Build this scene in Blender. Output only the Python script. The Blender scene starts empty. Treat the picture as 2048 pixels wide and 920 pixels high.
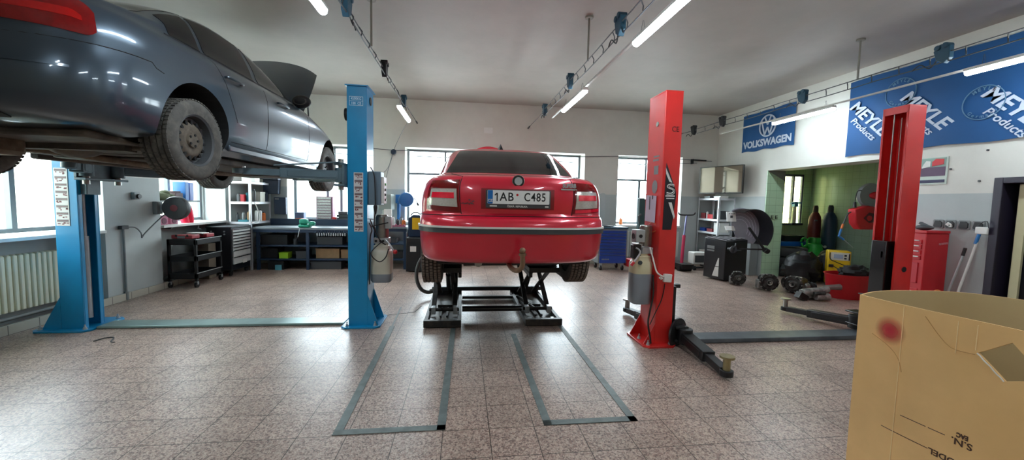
import bpy, bmesh, math, random
from mathutils import Vector, Matrix
random.seed(7)
C = bpy.context.scene.collection
PI = math.pi
V = Vector

# ------------------------------------------------------------------ materials
def lin(c):
    return tuple(((v/12.92) if v <= .04045 else ((v+.055)/1.055)**2.4) for v in c)
MATS = {}
def mat(name, rgb=(.5, .5, .5), rough=.5, metal=0., noise=0., nscale=8., bump=0., coat=0., emit=0., alpha=1., trans=0., dirt=None, spec=.5):
    """rgb in display values 0-1; noise = relative tone variation, dirt = (rgb, amount)"""
    if name in MATS: return MATS[name]
    m = bpy.data.materials.new(name); m.use_nodes = True
    nt = m.node_tree; b = nt.nodes['Principled BSDF']
    col = lin(rgb) + (1,)
    b.inputs['Base Color'].default_value = col
    b.inputs['Roughness'].default_value = rough
    b.inputs['Metallic'].default_value = metal
    b.inputs['Specular IOR Level'].default_value = spec
    b.inputs['Coat Weight'].default_value = coat
    b.inputs['Coat Roughness'].default_value = .06
    b.inputs['Alpha'].default_value = alpha
    b.inputs['Transmission Weight'].default_value = trans
    if emit:
        b.inputs['Emission Color'].default_value = col
        b.inputs['Emission Strength'].default_value = emit
    tc = nt.nodes.new('ShaderNodeTexCoord')
    nz = nt.nodes.new('ShaderNodeTexNoise'); nz.inputs['Scale'].default_value = nscale
    nz.inputs['Detail'].default_value = 5; nz.inputs['Roughness'].default_value = .6
    nt.links.new(tc.outputs['Object'], nz.inputs['Vector'])
    a = max(noise, .04)
    r = nt.nodes.new('ShaderNodeMapRange')
    r.inputs['From Min'].default_value = .3; r.inputs['From Max'].default_value = .7
    r.inputs['To Min'].default_value = 1-a; r.inputs['To Max'].default_value = 1+a*.5
    nt.links.new(nz.outputs['Fac'], r.inputs['Value'])
    mx = nt.nodes.new('ShaderNodeMix'); mx.data_type = 'RGBA'; mx.blend_type = 'MULTIPLY'
    mx.inputs['Factor'].default_value = 1
    mx.inputs['A'].default_value = col
    nt.links.new(r.outputs['Result'], mx.inputs['B'])
    out = mx.outputs['Result']
    if dirt:
        n2 = nt.nodes.new('ShaderNodeTexNoise'); n2.inputs['Scale'].default_value = nscale*.6; n2.inputs['Detail'].default_value = 6
        nt.links.new(tc.outputs['Object'], n2.inputs['Vector'])
        cr = nt.nodes.new('ShaderNodeMapRange')
        cr.inputs['From Min'].default_value = .45; cr.inputs['From Max'].default_value = .75
        cr.inputs['To Max'].default_value = dirt[1]
        nt.links.new(n2.outputs['Fac'], cr.inputs['Value'])
        m2 = nt.nodes.new('ShaderNodeMix'); m2.data_type = 'RGBA'
        nt.links.new(cr.outputs['Result'], m2.inputs['Factor'])
        nt.links.new(out, m2.inputs['A']); m2.inputs['B'].default_value = lin(dirt[0]) + (1,)
        out = m2.outputs['Result']
    nt.links.new(out, b.inputs['Base Color'])
    if bump:
        bp = nt.nodes.new('ShaderNodeBump'); bp.inputs['Strength'].default_value = bump; bp.inputs['Distance'].default_value = .01
        nt.links.new(nz.outputs['Fac'], bp.inputs['Height'])
        nt.links.new(bp.outputs['Normal'], b.inputs['Normal'])
    MATS[name] = m
    return m

def glassmat(name, tint=(.95, .97, .97), gloss=.08):
    if name in MATS: return MATS[name]
    m = bpy.data.materials.new(name); m.use_nodes = True; nt = m.node_tree
    nt.nodes.remove(nt.nodes['Principled BSDF']); o = nt.nodes['Material Output']
    t = nt.nodes.new('ShaderNodeBsdfTransparent'); t.inputs['Color'].default_value = lin(tint)+(1,)
    g = nt.nodes.new('ShaderNodeBsdfGlossy'); g.inputs['Roughness'].default_value = .03
    mx = nt.nodes.new('ShaderNodeMixShader'); mx.inputs['Fac'].default_value = gloss
    nt.links.new(t.outputs[0], mx.inputs[1]); nt.links.new(g.outputs[0], mx.inputs[2]); nt.links.new(mx.outputs[0], o.inputs['Surface'])
    MATS[name] = m
    return m

# ------------------------------------------------------------------ mesh builder
def rot_to(d):
    return V((0, 0, 1)).rotation_difference(V(d).normalized()).to_matrix()
def smooth_path(pts, k=6, closed=False):
    P = [V(p) for p in pts]; out = []; n = len(P)
    if n < 3 and not closed: return P
    rng = n if closed else n-1
    for i in range(rng):
        if closed: p0, p1, p2, p3 = P[i-1], P[i], P[(i+1) % n], P[(i+2) % n]
        else: p0, p1, p2, p3 = P[max(i-1, 0)], P[i], P[i+1], P[min(i+2, n-1)]
        for j in range(k):
            t = j/k
            out.append(.5*((2*p1)+(p2-p0)*t+(2*p0-5*p1+4*p2-p3)*t*t+(3*p1-p0-3*p2+p3)*t**3))
    if not closed: out.append(P[-1])
    return out

class MB:
    def __init__(s): s.v = []; s.f = []; s.m = []
    def add(s, vs, fs, mi=0):
        o = len(s.v); s.v += [V(p) for p in vs]; s.f += [tuple(i+o for i in f) for f in fs]; s.m += [mi]*len(fs); return s
    def box(s, x0, x1, y0, y1, z0, z1, mi=0):
        return s.add([(x0, y0, z0), (x1, y0, z0), (x1, y1, z0), (x0, y1, z0), (x0, y0, z1), (x1, y0, z1), (x1, y1, z1), (x0, y1, z1)],
                     [(0, 3, 2, 1), (4, 5, 6, 7), (0, 1, 5, 4), (1, 2, 6, 5), (2, 3, 7, 6), (3, 0, 4, 7)], mi)
    def obox(s, c, size, R=None, mi=0):
        R = R or Matrix.Identity(3); c = V(c); h = [v/2 for v in size]
        vs = [c + R @ V((x*h[0], y*h[1], z*h[2])) for z in (-1, 1) for x, y in ((-1, -1), (1, -1), (1, 1), (-1, 1))]
        return s.add(vs, [(0, 3, 2, 1), (4, 5, 6, 7), (0, 1, 5, 4), (1, 2, 6, 5), (2, 3, 7, 6), (3, 0, 4, 7)], mi)
    def bar(s, a, b, w, h, up=(0, 0, 1), mi=0):
        """box beam from a to b, w across, h along up"""
        a, b = V(a), V(b); z = (b-a).normalized(); up = V(up)
        x = up.cross(z)
        if x.length < 1e-4: x = V((1, 0, 0)).cross(z)
        x.normalize(); y = z.cross(x)
        R = Matrix((x, y, z)).transposed()
        return s.obox((a+b)/2, (w, h, (b-a).length), R, mi)
    def cyl(s, a, b, r, r2=None, n=16, mi=0, caps=True):
        a, b = V(a), V(b); r2 = r if r2 is None else r2; R = rot_to(b-a)
        vs = []
        for c, q in ((a, r), (b, r2)):
            for i in range(n):
                t = 2*PI*i/n; vs.append(c + R @ V((q*math.cos(t), q*math.sin(t), 0)))
        fs = [(i, (i+1) % n, n+(i+1) % n, n+i) for i in range(n)]
        if caps: fs += [tuple(range(n-1, -1, -1)), tuple(range(n, 2*n))]
        return s.add(vs, fs, mi)
    def tube(s, pts, r, n=8, mi=0, sm=0, closed=False):
        P = smooth_path(pts, sm, closed) if sm else [V(p) for p in pts]
        N = len(P); vs = []; X = None
        for i, p in enumerate(P):
            if closed: d = P[(i+1) % N]-P[i-1]
            else: d = P[min(i+1, N-1)]-P[max(i-1, 0)]
            d.normalize()
            if X is None:
                X = d.orthogonal().normalized()
            else:
                X = X - d*X.dot(d)
                X = X.normalized() if X.length > 1e-6 else d.orthogonal().normalized()
            Y = d.cross(X)
            for j in range(n):
                t = 2*PI*j/n; vs.append(p + (X*math.cos(t)+Y*math.sin(t))*r)
        fs = []
        for i in range(N if closed else N-1):
            k = (i+1) % N
            for j in range(n):
                fs.append((i*n+j, i*n+(j+1) % n, k*n+(j+1) % n, k*n+j))
        if not closed: fs += [tuple(range(n-1, -1, -1)), tuple((N-1)*n+j for j in range(n))]
        return s.add(vs, fs, mi)
    def lathe(s, prof, o=(0, 0, 0), axis=(0, 0, 1), n=24, mi=0, caps=True):
        """prof = [(radius, height)] along axis"""
        R = rot_to(axis); o = V(o); vs = []
        for r, h in prof:
            for i in range(n):
                t = 2*PI*i/n; vs.append(o + R @ V((max(r, 1e-4)*math.cos(t), max(r, 1e-4)*math.sin(t), h)))
        fs = []
        for k in range(len(prof)-1):
            for i in range(n):
                fs.append((k*n+i, k*n+(i+1) % n, (k+1)*n+(i+1) % n, (k+1)*n+i))
        if caps and prof[0][0] > 1e-3: fs.append(tuple(range(n-1, -1, -1)))
        if caps and prof[-1][0] > 1e-3: fs.append(tuple((len(prof)-1)*n+i for i in range(n)))
        return s.add(vs, fs, mi)
    def sphere(s, c, r, sc=(1, 1, 1), n=16, mi=0):
        prof = [(math.sin(PI*k/10), -math.cos(PI*k/10)) for k in range(11)]
        o = len(s.v); s.lathe([(a*r, b*r) for a, b in prof], (0, 0, 0), (0, 0, 1), n, mi)
        for i in range(o, len(s.v)):
            p = s.v[i]; s.v[i] = V((p.x*sc[0]+c[0], p.y*sc[1]+c[1], p.z*sc[2]+c[2]))
        return s
    def prism(s, poly, o, U, W, depth, mi=0):
        """poly 2d points in axes U, W from origin o; extruded by depth along U x W"""
        o, U, W = V(o), V(U), V(W); N = U.cross(W).normalized(); n = len(poly)
        vs = [o+U*a+W*b for a, b in poly] + [o+U*a+W*b+N*depth for a, b in poly]
        fs = [tuple(range(n-1, -1, -1)), tuple(range(n, 2*n))] + [(i, (i+1) % n, n+(i+1) % n, n+i) for i in range(n)]
        return s.add(vs, fs, mi)
    def grid(s, fn, nu, nv, mi=0, flip=False):
        vs = [fn(i/nu, j/nv) for i in range(nu+1) for j in range(nv+1)]
        fs = []
        for i in range(nu):
            for j in range(nv):
                a = i*(nv+1)+j; q = (a, a+nv+1, a+nv+2, a+1)
                fs.append(q[::-1] if flip else q)
        return s.add(vs, fs, mi)
    def tr(s, M):
        s.v = [M @ p for p in s.v]; return s

def rrect(w, h, r, n=5):
    """rounded rectangle outline centred on 0"""
    out = []
    for cx, cy, a0 in ((w/2-r, h/2-r, 0), (-w/2+r, h/2-r, 90), (-w/2+r, -h/2+r, 180), (w/2-r, -h/2+r, 270)):
        for i in range(n+1):
            t = math.radians(a0+90*i/n); out.append((cx+r*math.cos(t), cy+r*math.sin(t)))
    return out
def ellipse(a, b, n=24, cx=0, cy=0):
    return [(cx+a*math.cos(2*PI*i/n), cy+b*math.sin(2*PI*i/n)) for i in range(n)]

def link_mesh(name, verts, faces, mats, mi=None, smooth=True, angle=38):
    me = bpy.data.meshes.new(name)
    me.from_pydata([tuple(p) for p in verts], [], faces); me.update()
    for m in mats: me.materials.append(m)
    if mi:
        for p, i in zip(me.polygons, mi): p.material_index = i
    if smooth:
        bm = bmesh.new(); bm.from_mesh(me)
        for f in bm.faces: f.smooth = True
        ca = math.radians(angle)
        for e in bm.edges:
            if len(e.link_faces) == 2:
                if e.calc_face_angle(0) > ca: e.smooth = False
            else: e.smooth = False
        bm.to_mesh(me); bm.free()
    o = bpy.data.objects.new(name, me); C.objects.link(o)
    return o

def build(name, mb, m, parent=None, off=None, bevel=0, smooth=True, angle=38):
    ms = m if isinstance(m, (list, tuple)) else [m]
    vs = mb.v if off is None else [p-off for p in mb.v]
    o = link_mesh(name, vs, mb.f, ms, mb.m, smooth, angle)
    if parent is not None: o.parent = parent
    if bevel:
        b = o.modifiers.new('bevel', 'BEVEL'); b.width = bevel; b.segments = 2; b.limit_method = 'ANGLE'; b.angle_limit = math.radians(50)
        b.harden_normals = False
    return o

def tag(o, label, cat, group=None):
    o['label'] = label; o['category'] = cat
    if group: o['group'] = group
    return o

class Thing:
    """an Empty at the thing's base; parts are given in world axes about that base (w=True) or in local ones"""
    def __init__(s, name, label, cat, loc=(0, 0, 0), rz=0, group=None, world=False):
        s.e = bpy.data.objects.new(name, None); C.objects.link(s.e)
        s.e.location = loc; s.e.rotation_euler = (0, 0, rz); s.e.empty_display_size = .1
        tag(s.e, label, cat, group); s.off = V(loc) if world else None
    def part(s, name, mb, m, parent=None, bevel=0, label=None, smooth=True, angle=38):
        o = build(name, mb, m, parent or s.e, s.off, bevel, smooth, angle)
        if label: o['label'] = label
        return o

def islands(mb):
    """the loose pieces of a builder, each as a builder of its own"""
    par = list(range(len(mb.v)))
    def fd(i):
        while par[i] != i: par[i] = par[par[i]]; i = par[i]
        return i
    for f in mb.f:
        for i in f[1:]: par[fd(i)] = fd(f[0])
    out = {}
    for f, m_ in zip(mb.f, mb.m):
        out.setdefault(fd(f[0]), []).append((f, m_))
    for fs in out.values():
        n = MB(); ids = {}
        for f, m_ in fs:
            for i in f:
                if i not in ids: ids[i] = len(n.v); n.v.append(mb.v[i])
            n.f.append(tuple(ids[i] for i in f)); n.m.append(m_)
        yield n
def each_part(th, name, mb, m, parent=None, bevel=0):
    for k in islands(mb): th.part(name, k, m, parent, bevel)

def single(name, label, cat, mb, m, loc=(0, 0, 0), rz=0, group=None, bevel=0, world=False, angle=38):
    """a thing that is one mesh; its origin is put at loc"""
    o = build(name, mb, m, None, V(loc) if world else None, bevel, True, angle)
    o.location = loc; o.rotation_euler = (0, 0, rz)
    return tag(o, label, cat, group)

def struct(name, mb, m, bevel=0, angle=38):
    o = build(name, mb, m, None, None, bevel, True, angle); o['kind'] = 'structure'; return o

def dup(root, loc, rz=None, label=None, group=None):
    r = root.copy(); C.objects.link(r); r.location = loc
    if rz is not None: r.rotation_euler = (0, 0, rz)
    if label: r['label'] = label
    if group: r['group'] = group
    for ch in list(root.children):
        c = ch.copy(); C.objects.link(c); c.parent = r
        for g in list(ch.children):
            d = g.copy(); C.objects.link(d); d.parent = c
    return r

def text_mesh(s, size, depth=.002, bold=0., spacing=1., align='CENTER', shear=0., sx=1.):
    cu = bpy.data.curves.new('txt', 'FONT'); cu.body = s; cu.size = size; cu.extrude = depth/2; cu.offset = bold
    cu.space_character = spacing; cu.align_x = align; cu.align_y = 'CENTER'; cu.shear = shear; cu.resolution_u = 3
    o = bpy.data.objects.new('txt', cu); C.objects.link(o)
    dg = bpy.context.evaluated_depsgraph_get(); me = bpy.data.meshes.new_from_object(o.evaluated_get(dg))
    vs = [V((v.co.x*sx, v.co.y, v.co.z)) for v in me.vertices]; fs = [tuple(p.vertices) for p in me.polygons]
    bpy.data.objects.remove(o); bpy.data.curves.remove(cu); bpy.data.meshes.remove(me)
    return vs, fs
def put_text(mb, s, size, o, U, W, mi=0, **k):
    """write s on a plane: U = reading direction, W = up of the letters"""
    U, W = V(U).normalized(), V(W).normalized(); N = U.cross(W); o = V(o)
    vs, fs = text_mesh(s, size, **k)
    return mb.add([o+U*p.x+W*p.y+N*p.z for p in vs], fs, mi)

# ------------------------------------------------------------------ camera
YAW, PIT, ROL, H, FPX = math.radians(7.14), math.radians(4.107), math.radians(1.239), 1.47, 782.
def cam_axes():
    cy, sy = math.cos(YAW), math.sin(YAW)
    F = V((sy*math.cos(PIT), cy*math.cos(PIT), -math.sin(PIT))); r = V((cy, -sy, 0)); d = F.cross(r)
    c, s = math.cos(ROL), math.sin(ROL)
    return c*r-s*d, s*r+c*d, F
RX, DY, FW = cam_axes()
cam = bpy.data.cameras.new('camera'); co = bpy.data.objects.new('camera', cam); C.objects.link(co)
cam.sensor_width = 36; cam.lens = FPX/2048*36; cam.clip_start = .05
co.matrix_world = Matrix((RX, -DY, -FW)).transposed().to_4x4(); co.location = (0, 0, H)
bpy.context.scene.camera = co
# ------------------------------------------------------------------ shared materials
LAMP = 28.; SKY = 9.; EXPO = 1.35
M = dict(
 red=mat('lift_red', (.84, .17, .155), .38, 0, .05, 6, coat=.25, dirt=((.55, .1, .09), .25)),
 blue=mat('lift_blue', (.0, .545, .75), .4, 0, .05, 6, coat=.2, dirt=((.03, .36, .56), .25)),
 bluegrey=mat('carriage_grey', (.33, .42, .46), .45, 0, .1, 9, dirt=((.22, .27, .29), .5)),
 black=mat('black_paint', (.1, .1, .105), .45, 0, .15, 12),
 blacks=mat('black_gloss', (.07, .07, .075), .22, 0, .1, 12, coat=.3),
 steelblack=mat('worn_black_steel', (.13, .125, .12), .5, .2, .3, 20, dirt=((.36, .31, .27), .5)),
 rubber=mat('rubber', (.16, .16, .16), .8, 0, .15, 30, bump=.2),
 tread=mat('lit_tread_blocks', (.46, .42, .39), .85, 0, .2, 30, bump=.2),  # paler than the groove rubber: bounce light and groove shade in the colours
 tyre=mat('tyre_rubber', (.24, .225, .215), .85, 0, .2, 30, bump=.3, dirt=((.4, .37, .34), .55)),
 tyred=mat('tyre_rubber_dusty', (.3, .29, .275), .85, 0, .2, 30, bump=.3, dirt=((.43, .41, .37), .6)),
 steel=mat('bare_steel', (.62, .62, .6), .35, .9, .15, 15),
 chrome=mat('chrome', (.8, .8, .8), .15, 1., .04, 5),
 zinc=mat('zinc', (.72, .74, .75), .4, .5, .1, 15),
 white=mat('white_plastic', (.88, .88, .86), .45, 0, .03, 6),
 paper=mat('paper', (.9, .89, .87), .8, 0, .04, 6),
 grey=mat('grey_plastic', (.5, .52, .52), .5, 0, .06, 8),
 dgrey=mat('dark_grey_plastic', (.25, .26, .27), .5, 0, .08, 8),
 navy=mat('navy_paint', (.1, .16, .24), .5, 0, .12, 12),
 benchblue=mat('bench_blue', (.09, .18, .28), .5, 0, .1, 12),
 toolblue=mat('trolley_blue', (.04, .24, .6), .4, 0, .08, 9, coat=.2),
 teal=mat('teal', (.1, .45, .5), .5, 0, .1, 9),
 green=mat('bright_green', (.13, .6, .2), .45, 0, .1, 9),
 cover=mat('green_film', (.15, .62, .5), .35, 0, .25, 30, bump=.8),
 redp=mat('red_plastic', (.78, .12, .16), .4, 0, .06, 9, coat=.2),
 pink=mat('translucent_red', (.95, .12, .28), .35, 0, .1, 9),
 mauve=mat('mauve', (.66, .36, .46), .6, 0, .3, 30),
 orange=mat('orange', (.85, .45, .2), .5, 0, .1, 9),
 yellow=mat('yellow', (.87, .72, .1), .45, 0, .06, 9),
 card=mat('carton', (.62, .5, .36), .85, 0, .15, 12),
 wood=mat('pine_board', (.75, .65, .55), .6, 0, .15, 14),
 olive=mat('olive_fabric', (.4, .43, .32), .8, 0, .3, 20),
 pvc=mat('milky_tank', (.86, .85, .78), .35, 0, .06, 6),
 oil=mat('grey_oil', (.56, .6, .64), .3, 0, .05, 6),
 yoil=mat('clear_tank', (.83, .8, .66), .3, 0, .08, 6),
 lblue=mat('sky_blue_plastic', (.22, .5, .78), .35, 0, .08, 6, alpha=.85),
 tblue=mat('reel_blue', (.18, .47, .72), .35, 0, .08, 8, coat=.2),
)
# ------------------------------------------------------------------ room materials
def walls_mat(name, up, low, zline, speck=True):
    m = bpy.data.materials.new(name); m.use_nodes = True; nt = m.node_tree; b = nt.nodes['Principled BSDF']
    b.inputs['Roughness'].default_value = .6
    g = nt.nodes.new('ShaderNodeNewGeometry'); sp = nt.nodes.new('ShaderNodeSeparateXYZ'); nt.links.new(g.outputs['Position'], sp.inputs[0])
    cmp = nt.nodes.new('ShaderNodeMath'); cmp.operation = 'GREATER_THAN'; cmp.inputs[1].default_value = zline; nt.links.new(sp.outputs['Z'], cmp.inputs[0])
    mx = nt.nodes.new('ShaderNodeMix'); mx.data_type = 'RGBA'; nt.links.new(cmp.outputs[0], mx.inputs['Factor'])
    mx.inputs['A'].default_value = lin(low)+(1,); mx.inputs['B'].default_value = lin(up)+(1,)
    n = nt.nodes.new('ShaderNodeTexNoise'); n.inputs['Scale'].default_value = 1.3; n.inputs['Detail'].default_value = 8; n.inputs['Roughness'].default_value = .65
    nt.links.new(g.outputs['Position'], n.inputs['Vector'])
    r = nt.nodes.new('ShaderNodeMapRange'); r.inputs['From Min'].default_value = .3; r.inputs['From Max'].default_value = .7; r.inputs['To Min'].default_value = .9; r.inputs['To Max'].default_value = 1.04
    nt.links.new(n.outputs['Fac'], r.inputs['Value'])
    m2 = nt.nodes.new('ShaderNodeMix'); m2.data_type = 'RGBA'; m2.blend_type = 'MULTIPLY'; m2.inputs['Factor'].default_value = 1
    nt.links.new(mx.outputs['Result'], m2.inputs['A']); nt.links.new(r.outputs['Result'], m2.inputs['B'])
    nt.links.new(m2.outputs['Result'], b.inputs['Base Color'])
    bp = nt.nodes.new('ShaderNodeBump'); bp.inputs['Strength'].default_value = .15; bp.inputs['Distance'].default_value = .01
    n3 = nt.nodes.new('ShaderNodeTexNoise'); n3.inputs['Scale'].default_value = 9; n3.inputs['Detail'].default_value = 4
    nt.links.new(g.outputs['Position'], n3.inputs['Vector']); nt.links.new(n3.outputs['Fac'], bp.inputs['Height']); nt.links.new(bp.outputs['Normal'], b.inputs['Normal'])
    return m
WALL = walls_mat('painted_wall', (.84, .835, .80), (.70, .73, .725), 1.70)
CEIL = walls_mat('ceiling_paint', (.675, .65, .62), (.675, .65, .62), -5)
DARKROOM = mat('dark_room', (.12, .12, .13), .8)

def tile_mat(name, cols, w, h, mortar, mcol, rough, ox=0, oy=0, plane='XY', speck=None, msmooth=.1):
    m = bpy.data.materials.new(name); m.use_nodes = True; nt = m.node_tree; b = nt.nodes['Principled BSDF']; L = nt.links.new
    b.inputs['Roughness'].default_value = rough
    g = nt.nodes.new('ShaderNodeNewGeometry'); sp = nt.nodes.new('ShaderNodeSeparateXYZ'); L(g.outputs['Position'], sp.inputs[0])
    cb = nt.nodes.new('ShaderNodeCombineXYZ')
    ax = {'XY': ('X', 'Y'), 'XZ': ('X', 'Z'), 'YZ': ('Y', 'Z')}[plane]
    for k, (a, off) in enumerate(zip(ax, (ox, oy))):
        ad = nt.nodes.new('ShaderNodeMath'); ad.operation = 'ADD'; ad.inputs[1].default_value = off; L(sp.outputs[a], ad.inputs[0]); L(ad.outputs[0], cb.inputs[k])
    br = nt.nodes.new('ShaderNodeTexBrick'); L(cb.outputs[0], br.inputs['Vector'])
    br.offset = 0; br.inputs['Scale'].default_value = 1; br.inputs['Brick Width'].default_value = w; br.inputs['Row Height'].default_value = h
    br.inputs['Mortar Size'].default_value = mortar; br.inputs['Mortar Smooth'].default_value = msmooth
    br.inputs['Color1'].default_value = lin(cols[0])+(1,); br.inputs['Color2'].default_value = lin(cols[1])+(1,); br.inputs['Mortar'].default_value = lin(mcol)+(1,)
    out = br.outputs['Color']
    if speck:
        # terrazzo chips: two sizes of voronoi cells with random tone
        for sc, amt in speck['layers']:
            v = nt.nodes.new('ShaderNodeTexVoronoi'); v.inputs['Scale'].default_value = sc; L(g.outputs['Position'], v.inputs['Vector'])
            s2 = nt.nodes.new('ShaderNodeSeparateColor'); L(v.outputs['Color'], s2.inputs[0])
            cr = nt.nodes.new('ShaderNodeValToRGB'); cr.color_ramp.interpolation = 'CONSTANT'
            els = speck['ramp']
            cr.color_ramp.elements[0].position = 0; cr.color_ramp.elements[0].color = lin(els[0][1])+(1,)
            cr.color_ramp.elements[1].position = els[1][0]; cr.color_ramp.elements[1].color = lin(els[1][1])+(1,)
            for p, c in els[2:]:
                e = cr.color_ramp.elements.new(p); e.color = lin(c)+(1,)
            L(s2.outputs[0], cr.inputs[0])
            mx = nt.nodes.new('ShaderNodeMix'); mx.data_type = 'RGBA'; mx.blend_type = 'MULTIPLY'; mx.inputs['Factor'].default_value = amt
            L(out, mx.inputs['A']); L(cr.outputs[0], mx.inputs['B']); out = mx.outputs['Result']
        n = nt.nodes.new('ShaderNodeTexNoise'); n.inputs['Scale'].default_value = 1.1; n.inputs['Detail'].default_value = 9; n.inputs['Roughness'].default_value = .7
        L(g.outputs['Position'], n.inputs['Vector'])
        r = nt.nodes.new('ShaderNodeMapRange'); r.inputs['From Min'].default_value = .35; r.inputs['From Max'].default_value = .68; r.inputs['To Min'].default_value = 1.05; r.inputs['To Max'].default_value = .74
        L(n.outputs['Fac'], r.inputs['Value'])
        mx = nt.nodes.new('ShaderNodeMix'); mx.data_type = 'RGBA'; mx.blend_type = 'MULTIPLY'; mx.inputs['Factor'].default_value = 1
        L(out, mx.inputs['A']); L(r.outputs['Result'], mx.inputs['B']); out = mx.outputs['Result']
        # oily stains round the scissor lift and the red lift
        for cx, cyy, rad, am in speck['stains']:
            vm = nt.nodes.new('ShaderNodeVectorMath'); vm.operation = 'DISTANCE'; L(g.outputs['Position'], vm.inputs[0]); vm.inputs[1].default_value = (cx, cyy, 0)
            nn = nt.nodes.new('ShaderNodeTexNoise'); nn.inputs['Scale'].default_value = 5; nn.inputs['Detail'].default_value = 7; L(g.outputs['Position'], nn.inputs['Vector'])
            ad = nt.nodes.new('ShaderNodeMath'); ad.operation = 'MULTIPLY_ADD'; ad.inputs[1].default_value = rad*1.6; L(nn.outputs['Fac'], ad.inputs[0]); L(vm.outputs['Value'], ad.inputs[2])
            rr = nt.nodes.new('ShaderNodeMapRange'); rr.inputs['From Min'].default_value = rad*1.1; rr.inputs['From Max'].default_value = rad*1.9; rr.inputs['To Min'].default_value = am; rr.inputs['To Max'].default_value = 1
            L(ad.outputs[0], rr.inputs['Value'])
            mx = nt.nodes.new('ShaderNodeMix'); mx.data_type = 'RGBA'; mx.blend_type = 'MULTIPLY'; mx.inputs['Factor'].default_value = 1
            L(out, mx.inputs['A']); L(rr.outputs['Result'], mx.inputs['B']); out = mx.outputs['Result']
        r2 = nt.nodes.new('ShaderNodeMapRange'); r2.inputs['To Min'].default_value = rough-.12; r2.inputs['To Max'].default_value = rough+.15
        L(n.outputs['Fac'], r2.inputs['Value']); L(r2.outputs['Result'], b.inputs['Roughness'])
    bp = nt.nodes.new('ShaderNodeBump'); bp.invert = True; bp.inputs['Strength'].default_value = .5; bp.inputs['Distance'].default_value = .004
    L(br.outputs['Fac'], bp.inputs['Height']); L(bp.outputs['Normal'], b.inputs['Normal'])
    L(out, b.inputs['Base Color'])
    return m
FLOOR = tile_mat('terrazzo_tiles', ((.85, .795, .755), (.79, .735, .695)), .295, .2865, .0028, (.36, .32, .29), .33, ox=-.478+.295*20, oy=-2.435+.2865*20,
    speck=dict(layers=((95, .75), (190, .55)), ramp=[(0, (.5, .4, .39)), (.17, (.74, .63, .6)), (.32, (.94, .88, .85)), (.6, (1, .98, .95)), (.85, (.84, .8, .77))],
               stains=((.45, 4.4, .55, .62), (.3, 5.3, .8, .7), (2.1, 3.55, .35, .7), (2.9, 4.6, .7, .8), (5.6, 5.7, .9, .65), (-1.6, 4.2, .5, .85))))
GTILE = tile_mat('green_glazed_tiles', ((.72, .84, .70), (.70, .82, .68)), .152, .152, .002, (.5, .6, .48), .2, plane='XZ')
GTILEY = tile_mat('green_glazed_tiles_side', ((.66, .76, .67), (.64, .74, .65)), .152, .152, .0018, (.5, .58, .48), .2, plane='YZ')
KERB = tile_mat('kerb_tiles', ((.74, .72, .66), (.7, .69, .64)), .3, .3, .004, (.4, .38, .35), .4, plane='YZ')

# ------------------------------------------------------------------ shell
def wall_panel(mb, axis, p0, p1, a0, a1, z0, z1, holes):
    """wall slab between planes p0,p1 on axis ('X' or 'Y'), spanning a0..a1 and z0..z1, with rectangular holes (a,b,zl,zh)"""
    As = sorted({a0, a1, *[h[0] for h in holes], *[h[1] for h in holes]}); Zs = sorted({z0, z1, *[h[2] for h in holes], *[h[3] for h in holes]})
    for i in range(len(As)-1):
        for j in range(len(Zs)-1):
            ca, cz = (As[i]+As[i+1])/2, (Zs[j]+Zs[j+1])/2
            if any(h[0] < ca < h[1] and h[2] < cz < h[3] for h in holes): continue
            if axis == 'Y': mb.box(As[i], As[i+1], p0, p1, Zs[j], Zs[j+1])
            else: mb.box(p0, p1, As[i], As[i+1], Zs[j], Zs[j+1])
    return mb
def weld(mb):
    """drop the inner faces that two boxes of one slab share"""
    key = lambda f: tuple(sorted((round(mb.v[i].x, 4), round(mb.v[i].y, 4), round(mb.v[i].z, 4)) for i in f))
    from collections import Counter
    c = Counter(key(f) for f in mb.f)
    keep = [i for i, f in enumerate(mb.f) if c[key(f)] == 1]
    mb.f = [mb.f[i] for i in keep]; mb.m = [mb.m[i] for i in keep]; return mb
XL, XR, YB, ZC = -4.62, 6.3, 9.2, 3.72
XW, YW = -5.0, 9.6       # planes of the window frames
YF = -3.2
struct('floor', MB().box(XL-.6, 8.6, YF-.2, YW+.1, -.12, 0), FLOOR)
struct('ceiling', MB().box(XL-.6, XR+.3, YF-.2, YW+.1, ZC, ZC+.12), CEIL)
BW = [(-3.86, -2.2), (-1.33, .33), (1.22, 2.88), (3.72, 5.38)]
struct('wall_back', weld(wall_panel(MB(), 'Y', YB, YW+.1, XL-.6, XR+.3, 0, ZC, [(a, b, .93, 2.66) for a, b in BW])), WALL, angle=20)
LW = [(3.2, 5.68), (6.63, 8.3)]
struct('wall_left', weld(wall_panel(MB(), 'X', XW, XL, YF, YB, 0, ZC, [(a, b, 0, 2.75) for a, b in LW])), WALL, angle=20)
LWW = [(3.3, 5.62), (6.7, 8.26)]
struct('wall_left_outer', weld(wall_panel(MB(), 'X', XW-.25, XW, YF, YB, 0, ZC, [(a, b, .98, 2.55) for a, b in LWW])), WALL, angle=20)
struct('wall_right', weld(wall_panel(MB(), 'X', XR, XR+.42, YF, YB, 0, ZC, [(4.95, 7.54, 0, 2.24), (2.75, 3.95, 0, 1.88)])), WALL, angle=20)
mb = MB()
mb.box(XL-.6, XR+.3, YF-.2, YF, 0, ZC)
struct('wall_front', mb, WALL)
BEIGE = mat('beige_gate', (.74, .68, .56), .6, 0, .05, 4)
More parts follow.
